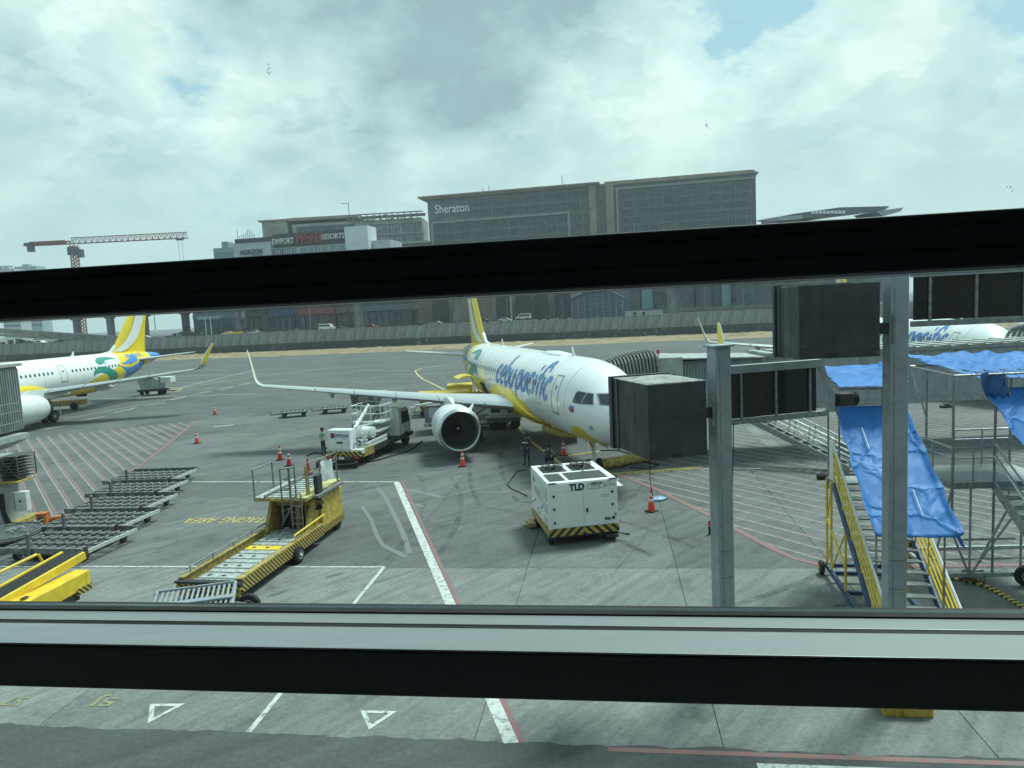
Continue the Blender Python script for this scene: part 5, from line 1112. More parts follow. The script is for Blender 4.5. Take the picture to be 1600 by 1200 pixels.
for s,x in((0,0),(1,W1)):
    b=MB(); b.beam((x,yt,zt-.08),(x,yb,zb-.08),.06,.24); b.build('stringer',navy,S1)
    for k,h in enumerate((.28,.52,.76,.98)):
        b=MB(); rail(b,[(x,yt,zt+h),(x,yb,zb+h)],.024); b.build('rail',ybright,S1)
    b=MB(); rail(b,[(x,yt,zt+1.12),(x,yb-.1,zb+1.10)],.03); b.build('handrail',white,S1)
    for i in range(6): p=Vector((x,yt,zt))+dn*(i/5*.98+.01); b=MB(); rail(b,[p,p+Z*1.1],.022); b.build('rail_post',ybright,S1)
    # platform columns and bracing
    for y in(0,-.55,-2.15): 
        zz=3.0 if y>-1.3 else zt+(y-yt)/(yb-yt)*(zb-zt)-.15; b=MB(); b.tube((x,y,.25),(x,y,zz),.038,6); b.build('column',ybright,S1)
    b=MB(); rail(b,[(x,0,1.75),(x,-2.15,1.0)],.035); rail(b,[(x,0,.4),(x,-.55,1.2)],.022); rail(b,[(x,0,1.75),(x,-.55,1.8)],.022); rail(b,[(x,-.55,.35),(x,-2.1,1.95)],.024); rail(b,[(x,-.1,1.8),(x,-.55,2.9)],.022); b.build('brace',ybright,S1)
    b=MB(); b.beam((x,.1,.28),(x,-5.6,.28),.09,.14); b.build('chassis_beam',navy,S1)
    for y in(0,-4.9): wh=wheel(S1,(x+(-.16 if s==0 else .16),y,.22),.22,.13,ybright,ax=(1,0,0))
b=MB()
for y in(.05,-.6,-2.1,-4.2,-5.5): b.beam((0,y,.28),(W1,y,.28),.10,.10)
b.build('cross_beam',navy,S1); 
b=MB(); b.box((0,yt,zt-.06),(W1,.05,zt)); b.build('platform',tread,S1); b=MB(); b.tube((-.25,.12,zt-.05),(W1+.2,.12,zt-.05),.10,8); b.build('bumper',rubber,S1)
for i in range(15): p=Vector((0,yt,zt))+dn*((i+.6)/15.2); b=MB(); b.box((.03,p.y-.14,p.z-.05),(W1-.03,p.y+.14,p.z-.01)); b.build('tread',tread,S1)
for x in(.04,W1-.04):
    b=MB(); b.tube((x,-.02,2.7),(x,-.02,6.0),.03,6); b.tube((x,-1.3,2.7),(x,-1.3,5.75),.03,6); b.build('canopy_post',galvd,S1)
    b=MB(); b.tube((x,-4.75,zb+.4),(x,-4.75,2.85),.026,6); b.build('canopy_post',galvd,S1)
    b=MB(); b.box((x-.015,-.66,zt+.03),(x+.015,-.2,zt+1.15)); b.build('side_panel',white,S1)
b=MB(); rail(b,[(-.02,.3,6.0),(W1+.1,.3,6.0),(W1+.1,-1.5,5.85),(-.02,-1.5,5.85),(-.02,.3,6.0)],.025); rail(b,[(-.02,-1.2,5.28),(-.02,-4.95,2.85),(W1+.1,-4.95,2.85),(W1+.1,-1.2,5.28)],.024); b.build('canopy_frame',galvd,S1)
for x in(.45,1.1): b=MB(); rail(b,[(x,-2.0,4.86),(x,-2.7,4.42)],.012); rail(b,[(x,-3.9,3.66),(x,-4.6,3.2)],.012); b.build('cord',white,S1)
cloth('tarpaulin',[(-.12,.95,6.32),(W1+.2,.95,6.34),(W1+.2,-1.58,5.96),(-.12,-1.58,5.98)],S1,20,16,.06,3,.0,1)
cloth('tarpaulin',[(-.10,-1.15,5.34),(W1+.18,-1.15,5.36),(W1+.22,-5.05,2.86),(-.10,-5.05,2.86)],S1,26,40,.035,5,.0,1)
b=MB(); P=[]
for i in range(13): P.append(Vector((W1+.2+.12*math.sin(i/12*PI),-4.95,2.85-.28*math.sin(i/12*PI))))
for i in range(12): b.add([P[i],P[i+1],P[i+1]+Vector((-.05,.12,0)),P[i]+Vector((-.05,.12,0))],[(0,1,2,3)])
b.build('tarpaulin_corner',tarp,S1)
# cone on the stair platform
S2=empty('passenger_stairs',(12.45,21.9,0),-.08,'galvanised mobile stairs with mesh landing and crumpled blue tarpaulin, right edge','stairs','mobile passenger stairs')
XP=1.12; W2=1.7; zt2=3.0; y1=-2.2
b=MB(); b.box((0,y1,zt2-.10),(XP+W2,0,zt2)); b.build('platform',tread,S2); b=MB(); b.box((-.04,y1-.05,zt2-.16),(XP+W2,y1,zt2+.02)); b.box((-.05,y1,zt2-.16),(0,0,zt2+.02)); b.build('platform_edge',galvd,S2)
for x,y,z0 in((0,y1,1.6),(0,-.7,2.3),(0,0,2.9),(XP,y1,.3),(XP+.38,-3.2,1.6),(XP+W2,y1,2),(XP+W2,0,2.)): 
    if (x,y)==(0,0): continue
    b=MB(); b.tube((x,y,z0),(x,y,6.05 if y>-3 else 4.9),.036,6); b.build('canopy_post',galvd,S2)
b=MB(); rail(b,[(0,.4,6.1),(0,y1,6.05),(XP+W2+.4,y1,6.05),(XP+W2+.4,.4,6.1),(0,.4,6.1)],.03); 
for k in range(5): rail(b,[(.45*(k+1),y1,6.06),(.45*(k+1),.4,6.1)],.018)
rail(b,[(0,.35,6.05),(0,-.75,4.6)],.028); rail(b,[(XP+.2,y1,6.0),(XP+.45,y1,5.2)],.03); b.build('canopy_frame',galvd,S2)
def fence_panel(p,q,h0,h1,parent,step=.09):
    p=Vector(p);q=Vector(q); b=MB(); b.tube(p+Z*h1,q+Z*h1,.03,6); b.tube(p+Z*(h1-.3),q+Z*(h1-.3),.018,5)
    for t in(0,.5,1): c_=p+(q-p)*t; b.tube(c_,c_+Z*h1,.026,5)
    b.build('railing',galv,parent); b=MB(); L0=(q-p).length; d=(q-p).normalized(); H_=h1-.32-h0; n=int((L0+H_)/step)
    for i in range(-int(H_/step),int(L0/step)+1):
        for sg in(1,-1):
            a0=i*step if sg==1 else i*step+H_; pts=[]
            t0=0;t1=H_; 
            # diagonal clipped to the panel
            lo=max(0,(0-a0)*sg) if sg==1 else max(0,a0-L0); hi=min(H_,(L0-a0)) if sg==1 else min(H_,a0)
            if hi-lo>.03: b.tube(p+d*(a0+sg*lo)+Z*(h0+lo),p+d*(a0+sg*hi)+Z*(h0+hi),.006,3,cap=False)
    tag(b.build('chain_link_mesh',galvd,parent),kind='stuff')
fence_panel((0,y1,zt2),(XP,y1,zt2),.0,1.0,S2); fence_panel((0,0,zt2),(0,y1,zt2),.0,1.0,S2); fence_panel((XP+.05,0,zt2),(XP+W2,0,zt2),.0,1.1,S2)
dn2=Vector((0,-4.4,-2.7)); 
for x in(XP,XP+W2):
    b=MB(); b.beam(Vector((x,y1,zt2-.1)),Vector((x,y1,zt2-.1))+dn2,.06,.26); b.build('stringer',galv,S2)
    fence_panel((x,y1,zt2),Vector((x,y1,zt2))+dn2,.1,1.1,S2,.11)
    b=MB(); rail(b,[(x,y1,zt2+.75),Vector((x,y1,zt2+.55))+dn2*.9],.03); b.build('handrail',white,S2)
for i in range(14): p=Vector((0,y1,zt2))+dn2*((i+.6)/14.3); b=MB(); b.box((XP+.03,p.y-.14,p.z-.05),(XP+W2-.03,p.y+.14,p.z-.01)); b.build('tread',tread,S2)
b=MB()
for p,q in(((0,y1,2.9),(-.25,y1+.3,1.0)),((-.25,y1+.3,1.0),(-.5,y1+.6,.3)),((.5,y1,2.9),(.5,y1,.3)),((.5,y1,.3),(XP+.6,y1,2.1)),((.55,y1,.3),(XP+.25,y1-.3,2.4)),((.5,y1,.3),(0,y1,1.6)),((XP+W2*.9,y1,.3),(XP+W2*1.3,y1,1.3)),((XP+.7,y1-.1,.4),(XP+.7,y1-.1,2.0)),((.25,y1,1.35),(XP+.6,y1,1.35)),((0,0,.3),(0,0,2.9))): b.tube(p,q,.034,6)
b.build('support_leg',galv,S2)
b=MB(); b.beam((-.3,y1,.32),(XP+2.6,y1,.32),.10,.12); b.beam((-.3,0,.32),(XP+2.6,0,.32),.10,.12); b.beam((-.3,y1,.32),(-.3,0,.32),.1,.1); b.beam((XP+.8,y1,.3),(XP+2.2,y1-1.5,.3),.08,.10); b.build('chassis_beam',galv,S2)
wheel(S2,(XP+.85,y1-.1,.30),.30,.18); wheel(S2,(-.2,-.1,.30),.30,.18)
cloth('tarpaulin',[(.10,.85,6.62),(XP+W2+.5,.85,6.62),(XP+W2+.5,y1-.1,6.14),(.72,y1-.02,6.14)],S2,44,30,.30,11,-.05,0,.12)
cloth('tarpaulin',[(XP-.25,y1+.25,5.66),(XP+W2+.2,y1+.25,5.66),(XP+W2+.2,-5.4,3.1),(XP-.25,-5.4,3.1)],S2,26,40,.05,8,0,1)
b=MB(); rows=[]
for j in range(11):
    v=j/10; z=6.08-v*.95; w_=.62*math.sin(PI*(.28+.72*v)**.9)+.0; w_=max(.015,w_*(1 if v<.6 else (1-((v-.6)/.4)**2.2))); cx=1.02+.12*v; rows.append([(cx+(i/8-.5)*2*w_*.62,y1-.03-.07*math.sin(i*1.3+j*.5),z+.05*math.sin(i*.9)) for i in range(9)])
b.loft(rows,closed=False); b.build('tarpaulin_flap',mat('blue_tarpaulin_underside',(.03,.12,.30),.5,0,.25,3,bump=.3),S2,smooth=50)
# striped edging and hose at the foot
e=empty('cable_ramp',(0,0,0),0,'black and yellow striped cable ramp on the ground below the galvanised stairs','ramp'); pts=[gp(1472,903),gp(1510,908),gp(1545,919),gp(1575,936),gp(1612,958)]
k=0
for a_,c_ in zip(pts,pts[1:]):
    n=max(2,int((c_-a_).length/.09))
    for i in range(n):
        p=a_+(c_-a_)*(i/n);q=a_+(c_-a_)*((i+1)/n); b=MB(); b.beam(p+Z*.03,q+Z*.03,.16,.05); b.build('stripe',ybright if k%2 else dark,e); k+=1
h=empty('hose_bundle',(13.05,19.9,0),.1,'brown coiled hose bundle lying by the foot of the galvanised stairs','hose')
for k in range(6): b=MB(); b.path([Vector((-.35+.7*i/9,.10*math.sin(i*.8+k)-.12+k*.05,.08+.035*k+.03*math.sin(i))) for i in range(10)],.04,6); b.build('hose',mat('brown_hose',(.17,.14,.09),.8),h)

# ================================================================== CONES
def make_cone(m=cone_o,bands=True):
    t=bpy.data.objects.new('traffic_cone',None); COL.objects.link(t); H_=.92
    b=MB(); b.hexa([(-.21,-.21,0),(.21,-.21,0),(.21,.21,0),(-.21,.21,0),(-.2,-.2,.045),(.2,-.2,.045),(.2,.2,.045),(-.2,.2,.045)]); b.build('base',rubber,t)
    r=lambda z:.16-.128*(z-.045)/(H_-.045)
    b=MB(); b.lathe([(z,r(z)) for z in(.045,.3,.6,H_)]+[(H_,.0)],(0,0,0),(0,0,1),16); b.build('body',m,t,smooth=40)
    if bands:
        for z0,z1 in((.42,.54),(.64,.76)): b=MB(); b.lathe([(z0,r(z0)+.004),(z1,r(z1)+.004)],(0,0,0),(0,0,1),16); b.build('band',cone_w,t,smooth=40)
    return t
cA=make_cone(); cB=make_cone(cone_r,False); cC=make_cone(cone_r,True)
cones=[(cA,(336,648),'orange cone alone on the apron right of the hatched area, farther one'),(cA,(308,693),'orange cone alone just right of the red hatching line'),(cC,(438,719),'farther of two banded cones left of the fuel truck'),(cC,(452,728),'nearer of two banded cones left of the fuel truck'),(cB,(482,741),'plain red cone just behind the yellow loader'),(cA,(723,729),'orange cone right under the engine intake'),(cA,(881,712),'orange cone between the crouching worker and the nose wheel'),(cA,(801,669),'orange cone on the yellow line under the fuselage'),(cA,(1018,799),'orange cone right of the white air conditioning unit'),(cA,(254,615),'small cone beside the silver container dolly')]
seen=set()
for src,(u,v),l_ in cones:
    p=gp(u,v); 
    if id(src) not in seen: o=src; seen.add(id(src)); tag(o,l_,'cone','traffic cones on the apron')
    else: o=copy_tree(src); o['label']=l_
    o.location=(p.x,p.y,.004); o.rotation_euler=(0,0,random.uniform(0,1.5))
    if v in(799,): o.scale=(1,1,1)
o=copy_tree(cB); o['label']='red cone standing on the platform of the blue covered stairs'; o['category']='cone'; o.location=(10.45,20.2,3.06)
bp=empty('bollard_lamp',tuple(gp(1109,835)),0,'short orange topped marker half hidden by the shorter post','marker'); b=MB(); b.tube((0,0,0),(0,0,.5),.05,8); b.build('stem',dark,bp); b=MB(); b.tube((0,0,.3),(0,0,.46),.055,8); b.build('band',cone_o,bp)
b_=empty('plastic_bag',tuple(gp(1027,781)),.2,'crumpled blue and white plastic bundle lying behind the right cone','bag')
b=MB(); rr=random.Random(4); 
rg=[[Vector((math.cos(q*PI/6)*r*(1+.2*rr.random())*1.5,math.sin(q*PI/6)*r*(1+.2*rr.random()),z)) for q in range(12)] for r,z in((.22,0),(.25,.06),(.18,.13),(.06,.17))]; b.loft(rg,caps=True); b.build('bag',mat('bag_blue_white',(.16,.26,.40),.5,0,.9,6,col2=(.03,.09,.2)),b_,smooth=50)
b=MB(); b.tube((-.35,.05,.03),(.42,-.06,.03),.05,6); b.build('mat',rubber,b_)
dm=empty('dark_box',tuple(gp(1478,637)),0,'small dark box on the apron near the jet bridge wall','box'); b=MB(); b.box((-.35,-.2,0),(.35,.2,.18)); b.build('body',dark,dm); b=MB(); b.box((-.1,-.1,.18),(.25,.1,.30)); b.build('lid',grime,dm)
# ================================================================== GROUND SUPPORT EQUIPMENT
# chevron / stripe material for warning bands (flat print)
def stripe_mat(name,c1,c2,pitch,axis,slope,mirror=False):
    m=bpy.data.materials.new(name); m.use_nodes=True; t,bs=nodes_of(m); bs.inputs['Roughness'].default_value=.5
    tcn=nn('ShaderNodeTexCoord',t); sp=nn('ShaderNodeSeparateXYZ',t); t.links.new(tcn.outputs['Object'],sp.inputs[0]); a=sp.outputs[axis]
    if mirror is not False: a=mmath(t,'ABSOLUTE',mmath(t,'SUBTRACT',a,mirror))
    v=mmath(t,'ADD',a,mmath(t,'MULTIPLY',sp.outputs[2],slope)); f=mmath(t,'FRACT',mmath(t,'DIVIDE',v,pitch)); g=mmath(t,'GREATER_THAN',f,.5)
    nz=nn('ShaderNodeTexNoise',t); nz.inputs['Scale'].default_value=14; t.links.new(tcn.outputs['Object'],nz.inputs[0]); d=ramp(nz.outputs[0],[(.3,.75),(.6,1.05)],t)
    t.links.new(mixc(1.0,mixc(g,c1,c2,t),d.outputs[0],t,'MULTIPLY'),bs.inputs['Base Color']); return m
YB=(.48,.34,.06); BK=(.025,.026,.028)
# ---- air conditioning unit
tld=empty('air_conditioning_unit',(1.08,24.72,0),R(9.5),'white box shaped ground air conditioning unit marked TLD with chevron skirt','ground unit')
TW,TD,TH=2.55,3.1,2.30
b=MB(); b.box((0,0,.62),(TW,TD,TH)); body=b.build('body',white,tld,bevel=.025)
b=MB(); b.box((-.012,-.03,.36),(TW+.012,-.004,.64)); b.build('chevron_skirt',stripe_mat('chevron_black_yellow',BK,YB,.32,0,1.0,TW/2),tld)
b=MB(); b.box((-.03,0,.36),(-.004,TD,.62)); b.box((TW+.004,0,.36),(TW+.03,TD,.62)); b.build('side_skirt',ygse,tld); b=MB(); b.box((.05,.05,.28),(TW-.05,TD-.05,.62)); b.build('chassis',dark,tld)
for x in(-.005,TW/2-.02):  # doors on the front
    x0=.14 if x<0 else TW/2+.01; x1=TW/2-.01 if x<0 else TW-.14
    b=MB(); b.box((x0,-.018,.66),(x1,-.002,1.93)); dr_=b.build('door',white,tld,bevel=.006)
    hx=x1-.07 if x<0 else x0+.05
    if x>0: b=MB(); b.box((x0+.08,-.045,1.16),(x0+.15,-.018,1.30)); b.build('handle',dark,dr_)
    for z in(.82,1.32,1.78):
        b=MB(); xx=x0+.02 if x<0 else x1-.10; b.box((xx,-.04,z),(xx+.07,-.018,z+.09)); b.build('hinge',dark,dr_)
b=MB(); b.box((.14,-.014,1.96),(TW-.14,-.002,2.24)); b.build('header_panel',white,tld,bevel=.005)
b=MB(); b.box((TW-.52,-.025,.80),(TW-.30,-.019,.90)); b.build('rating_plate',mat('brown_plate',(.14,.10,.08),.5),tld); b=MB(); b.box((TW-.20,-.04,.82),(TW-.13,-.019,.92)); b.tube((TW-.1,-.04,1.0),(TW-.1,-.01,1.0),.03,8); b.build('latch',dark,tld)
text_on('lettering','TLD',(.78,-.016,1.99),(1,0,0),Z,.33,dark,tld,.004,off=.018,width=.56); 
text_on('lettering','LEBRUN',(1.53,-.016,2.12),(1,0,0),Z,.14,dark,tld,.004,off=.004,width=.46); text_on('lettering','SYSTEMS',(1.58,-.016,2.03),(1,0,0),Z,.07,dark,tld,.004,width=.34)
b=MB(); pts=[(1.76+.32*(1 if abs(math.cos(q))>.0 and math.cos(q)>0 else -1)*min(1,abs(math.cos(q))*1.6)**.8,-.018,2.11+.115*math.sin(q)) for q in [i*PI/14 for i in range(29)]]; b.path([Vector(p) for p in pts],.006,4); b.build('logo_outline',dark,tld)
text_on('lettering','5J',(2.16,-.016,2.18),(1,0,0),Z,.12,mat('faded_dark_print',(.12,.05,.07),.5),tld,.004,width=.13); text_on('lettering','AG-018',(2.05,-.020,2.05),(1,0,0),Z,.13,MC['faded_dark_print'],tld,.004,width=.40)
text_on('lettering','AIR START UNIT',(1.92,-.024,1.72),(1,0,0),Z,.05,MC['faded_dark_print'],tld,.004,width=.34); text_on('lettering','KEEP CLEAR',(1.98,-.024,1.66),(1,0,0),Z,.05,MC['faded_dark_print'],tld,.004,width=.22)
# top: two fan wells, grilles, sunken floor
b=MB(); 
for y0,y1,x0,x1 in((1.65,2.75,.20,1.12),(1.65,2.75,1.32,2.24)): b.box((x0,y0,TH+.002),(x1,y1,TH+.015))
b.build('fan_well',dark,tld)
gr=mat('roof_grille',(.16,.17,.165),.6,.3,.3,20)
for x0,x1 in((.14,.72),(.86,2.30)):
    b=MB(); b.box((x0,.30,TH+.002),(x1,1.35,TH+.010)); b.build('grille_bed',dark,tld); b=MB(); n=int((x1-x0)/.045)
    for i in range(n): b.box((x0+i*.045,.30,TH+.010),(x0+i*.045+.022,1.35,TH+.03))
    for i in range(6): b.box((x0,.30+i*.2,TH+.03),(x1,.32+i*.2,TH+.035))
    tag(b.build('grille',gr,tld),kind='stuff')
for cx in(.66,1.78):
    b=MB()
    for r in(.14,.24,.34,.42): b.path([Vector((cx+r*math.cos(q*PI/9),2.2+r*math.sin(q*PI/9),TH+.16+.02*(r<.3))) for q in range(19)],.012,4)
    for q in range(8): a_=q*PI/4; b.tube((cx+.1*math.cos(a_),2.2+.1*math.sin(a_),TH+.18),(cx+.43*math.cos(a_),2.2+.43*math.sin(a_),TH+.15),.012,4); b.tube((cx+.42*math.cos(a_),2.2+.42*math.sin(a_),TH+.15),(cx+.42*math.cos(a_),2.2+.42*math.sin(a_),TH),.012,4)
    fg=b.build('fan_guard',rubber,tld); b=MB(); b.lathe([(TH+.03,.12),(TH+.12,.12),(TH+.12,0)],(cx,2.2,0),(0,0,1),12)
    for q in range(6): a_=q*PI/3; b.prism([(cx+.08*math.cos(a_),2.2+.08*math.sin(a_),TH+.06),(cx+.38*math.cos(a_-.2),2.2+.38*math.sin(a_-.2),TH+.05),(cx+.38*math.cos(a_+.25),2.2+.38*math.sin(a_+.25),TH+.10)],(0,0,.01))
    b.build('fan',grime,fg)
b=MB(); b.tube((1.62,1.3,TH+.03),(1.80,1.42,TH+.26),.03,8); b.lathe([(0,.05),(.12,.07),(.14,0)],(1.80,1.42,TH+.22),(0,0,1),10); b.build('exhaust',galvd,tld)
for k,(x0,y0) in enumerate(((.02,.02),(TW-.30,.02))): b=MB(); b.box((x0,-.03,TH-.02),(x0+.28,.03,TH+.015)); b.build('corner_bumper',dark,tld)
# louvres and recess on the left side
lv=mat('louvre_grey',(.42,.45,.44),.5,.1,.1,5)
for y0,y1,z0,z1 in((.18,.78,1.62,2.1),(.18,.78,1.12,1.55),(.25,.72,.70,1.02)):
    b=MB(); n=int((z1-z0)/.045)
    for i in range(n): b.hexa([(-.004,y0,z0+i*.045),(-.004,y1,z0+i*.045),(-.001,y1,z0+i*.045),(-.001,y0,z0+i*.045),(-.028,y0,z0+i*.045+.01),(-.028,y1,z0+i*.045+.01),(-.001,y1,z0+i*.045+.035),(-.001,y0,z0+i*.045+.035)])
    b.build('louvre',lv,tld)
b=MB(); b.box((-.02,1.0,1.35),(-.002,2.75,2.15)); sdr=b.build('side_panel',dwhite,tld,bevel=.01); b=MB(); b.hexa([(-.024,1.25,1.45),(-.024,2.35,1.45),(-.02,2.35,1.45),(-.02,1.25,1.45),(-.024,1.25,1.72),(-.024,2.35,1.72),(-.02,2.35,1.72),(-.02,1.25,1.72)]); b.build('recess',lv,sdr)
text_on('lettering','TLD',(-.026,2.62,1.86),(0,-1,0),Z,.24,mat('teal_print',(.03,.25,.22),.5),tld,.004,off=.01,width=.4)
for y,z in((1.3,1.05),(2.3,1.1),(1.9,.85),(1.55,.8),(2.8,.9),(.95,1.2)): b=MB(); b.box((-.02,y,z),(-.002,y+.07,z+.08)); b.build('latch',dark,tld)
for x in(.1,TW-.1):
    for y in(.35,TD-.45): wheel(tld,(x,y,.30),.30,.2,grime,ax=(1,0,0))
b=MB(); b.tube((TW-.1,.05,.30),(TW+.30,-.10,.22),.03,6); b.lathe([(0,.07),(.04,.07)],(TW+.30,-.10,.2),(0,0,1),10); b.box((TW-.5,-.15,.18),(TW-.05,.15,.26)); b.build('tow_bar',dark,tld)
b=MB(); b.box((TW,1.0,1.70),(TW+.55,1.7,1.74)); b.tube((TW+.2,1.3,1.74),(TW+.45,1.2,1.95),.03,6); b.build('side_shelf',dwhite,tld)
b=MB(); b.box((-.35,2.2,.10),(-.05,2.9,.24)); b.build('foot_step',ygse,tld)

# ---- pallet dollies in a row
def pallet_dolly():
    t=empty('pallet_dolly',(0,0,0),0,'x','dolly'); Wd,Dp=3.75,2.76; z=.50   # origin front right corner, x to the left negative
    for y in(0,Dp): b=MB(); b.box((-Wd,y-.05,z-.12),(0,y+.05,z+.10)); b.build('end_rail',dolly_m,t)
    for y in(.05,): pass
    b=MB(); b.box((-.06,.05,z-.10),(0,Dp-.05,z+.03)); b.build('side_rail',mat('bright_worn_rail',(.62,.65,.64),.4,.3,.2,8),t); b=MB(); b.box((-Wd,.05,z-.10),(-Wd+.06,Dp-.05,z+.03)); b.build('side_rail',dolly_m,t)
    b=MB()
    for i in range(1,5): x=-Wd*i/5; b.box((x-.04,.05,z-.14),(x+.04,Dp-.05,z-.04))
    for i in range(1,4): y=Dp*i/4; b.box((-Wd+.06,y-.03,z-.13),(-.06,y+.03,z-.05))
    b.build('frame',grime,t)
    b=MB(); b.box((-Wd*.8,.3,.18),(-Wd*.2,Dp-.3,.26)); b.box((-Wd*.52,.3,.22),(-Wd*.48,Dp-.3,.38)); b.build('undercarriage',dark,t)
    pr=None
    for r_ in range(4):
        for c_ in range(9):
            if pr is None: b=MB(); b.tube((-.13,-.16,0),(.13,.16,0),.045,6); b.beam((-.20,-.10,-.02),(-.02,.22,-.02),.03,.07); b.beam((.02,-.22,-.02),(.20,.10,-.02),.03,.07); pr=b.build('roller',dolly_m,t); o=pr
            else: o=pr.copy(); COL.objects.link(o)
            o.location=(-.25-c_*.405,.34+r_*.62,z-.02)
    for x in(-Wd+.45,-.45):
        for y in(.35,Dp-.35): wheel(t,(x,y,.19),.19,.12,grime,ax=(1,0,0))
    b=MB(); b.beam((-Wd*.62,-.10,.12),(-Wd*.62,-.10,1.12),.09,.09); b.lathe([(0,.05),(.05,.06),(.1,.02)],(-Wd*.62,-.10,1.12),(0,0,1),8); b.build('tow_bar',dolly_m,t)
    b=MB(); b.box((-.09,-.09,z-.13),(.01,.03,z+.17)); b.build('corner_stop',mat('dark_red_rust',(.09,.045,.04),.7,0,.3,9),t)
    return t
pd=pallet_dolly(); spots=[(-15.75,25.35),(-16.15,28.15),(-16.6,30.95),(-17.35,33.85),(-18.05,36.7)]
dl=['nearest pallet dolly of the row, its bright side rail towards the yellow loader','second pallet dolly from the near end of the row','middle pallet dolly of the row of five','fourth pallet dolly from the near end, next to last','farthest pallet dolly at the head of the row near the red line']
for i,(x,y) in enumerate(spots):
    o=pd if i==0 else copy_tree(pd); o['label']=dl[i]; o['group']='row of grey pallet dollies'; o.location=(x,y,0); o.rotation_euler.z=-R(9.5)+.02*i
# cluttered small dolly behind
cd=empty('container_dolly',(-20.6,28.3,0),.35,'low round cornered dolly cluttered with metal, left of the dolly row','dolly')
b=MB(); pts=[(1.15*math.cos(q*PI/8)*1.0,1.45*math.sin(q*PI/8),.42) for q in range(16)]; b.prism(pts,(0,0,.1)); b.build('deck',grime,cd,bevel=.02)
for r in(1.08,): b=MB(); b.path([Vector((r*math.cos(q*PI/12),r*1.2*math.sin(q*PI/12),.56)) for q in range(25)],.03,5); b.build('ring',dolly_m,cd)
for i in range(22): b=MB(); x,y=random.uniform(-.8,.8),random.uniform(-1,1); a_=random.uniform(0,3); b.beam((x,y,.58),(x+.3*math.cos(a_),y+.3*math.sin(a_),.62),.05,.04); b.build('roller',galv,cd)
for x,y in((-.7,-.9),(.7,-.9),(-.7,.9),(.7,.9)): wheel(cd,(x,y,.18),.18,.12,grime,ax=(1,0,0))
b=MB(); b.beam((1.0,-.2,.35),(1.9,-.9,.25),.07,.07); b.build('tow_bar',dark,cd)

# ---- main deck loader (yellow)
ML=empty('cargo_loader',(-8.60,21.05,0),-R(11.0),'worn yellow cargo loader with long low roller bed and raised bridge platform','cargo loader')
BWd=1.95; BL=5.6; zz=.58; stY=stripe_mat('hazard_stripe_side',BK,YB,.17,1,1.0); stX=stripe_mat('hazard_stripe_end',BK,YB,.20,0,1.0)
# local: x from -BWd..0 (0 = right side), y forward
for x,mm in((-.02,stY),(-BWd-.10,ygse)):
    b=MB(); b.box((x,0,.30),(x+.12,BL,.72)); b.build('side_beam',mm,ML,bevel=.01)
b=MB(); b.box((-.10,0,.72),(.10,BL,.76)); b.box((-BWd-.1,0,.72),(-BWd+.06,BL,.76)); b.box((-.25,.4,.50),(-.02,BL,.58)); b.build('edge_trim',ygse,ML); 
b=MB(); b.box((-BWd-.10,-.14,.42),(.10,0,.62)); b.build('end_beam',stX,ML,bevel=.01); b=MB(); b.box((-BWd-.04,-.10,.20),(.04,.02,.42)); b.build('end_skirt',ygse,ML); b=MB(); b.box((-BWd-.14,-.16,.62),(.12,.06,.68)); b.box((-1.6,-.12,.28),(-.9,-.10,.36)); b.build('end_lip',dark,ML)
b=MB(); b.box((-BWd,0,.34),(-.02,BL,.46)); b.build('bed_floor',dark,ML)
k=0; y=.12
while y<BL-.2:
    w_=.40 if k%2 else .26; m_=aluw if k!=7 else ybright; b=MB(); b.box((-BWd+.22,y,.50),(-.42,y+w_,.575)); o=b.build('deck_plate',m_,ML,bevel=.006)
    if k%2 or k==0:
        for q in range(2 if k%4 else 5): cx=-BWd+.5+q*(.5 if k%4 else .22); b=MB(); b.lathe([(.576,.075),(.582,.075),(.582,0)],(cx,y+w_/2,0),(0,0,1),10); b.build('caster_hole',dark,o)
    b=MB(); b.tube((-BWd+.2,y+w_+.05,.53),(-.36,y+w_+.05,.53),.04,8); b.build('roller',galvd,ML); y+=w_+.11; k+=1
for i in range(8): b=MB(); b.box((-.36,.5+i*.62,.47),(-.12,.85+i*.62,.60)); b.tube((-.30,.6+i*.62,.60),(-.30,.8+i*.62,.62),.05,6); b.build('drive_unit',grime,ML)
b=MB(); rail(b,[(-BWd-.02,.3,.92),(-BWd-.02,BL-.3,.92)],.03); [b.tube((-BWd-.02,.5+i*1.2,.72),(-BWd-.02,.5+i*1.2,.92),.02,5) for i in range(5)]; b.build('guide_rail',dolly_m,ML)
b=MB(); rail(b,[(.06,3.4,.98),(.06,BL+.2,1.05)],.035); [b.tube((.06,3.5+i*.55,.74),(.06,3.5+i*.55,.98),.02,5) for i in range(5)]; b.build('guide_rail',ybright,ML)
wheel(ML,(.16,3.45,.30),.30,.18,dwhite,ax=(1,0,0)); wheel(ML,(-BWd-.2,3.45,.30),.30,.18,dwhite,ax=(1,0,0))
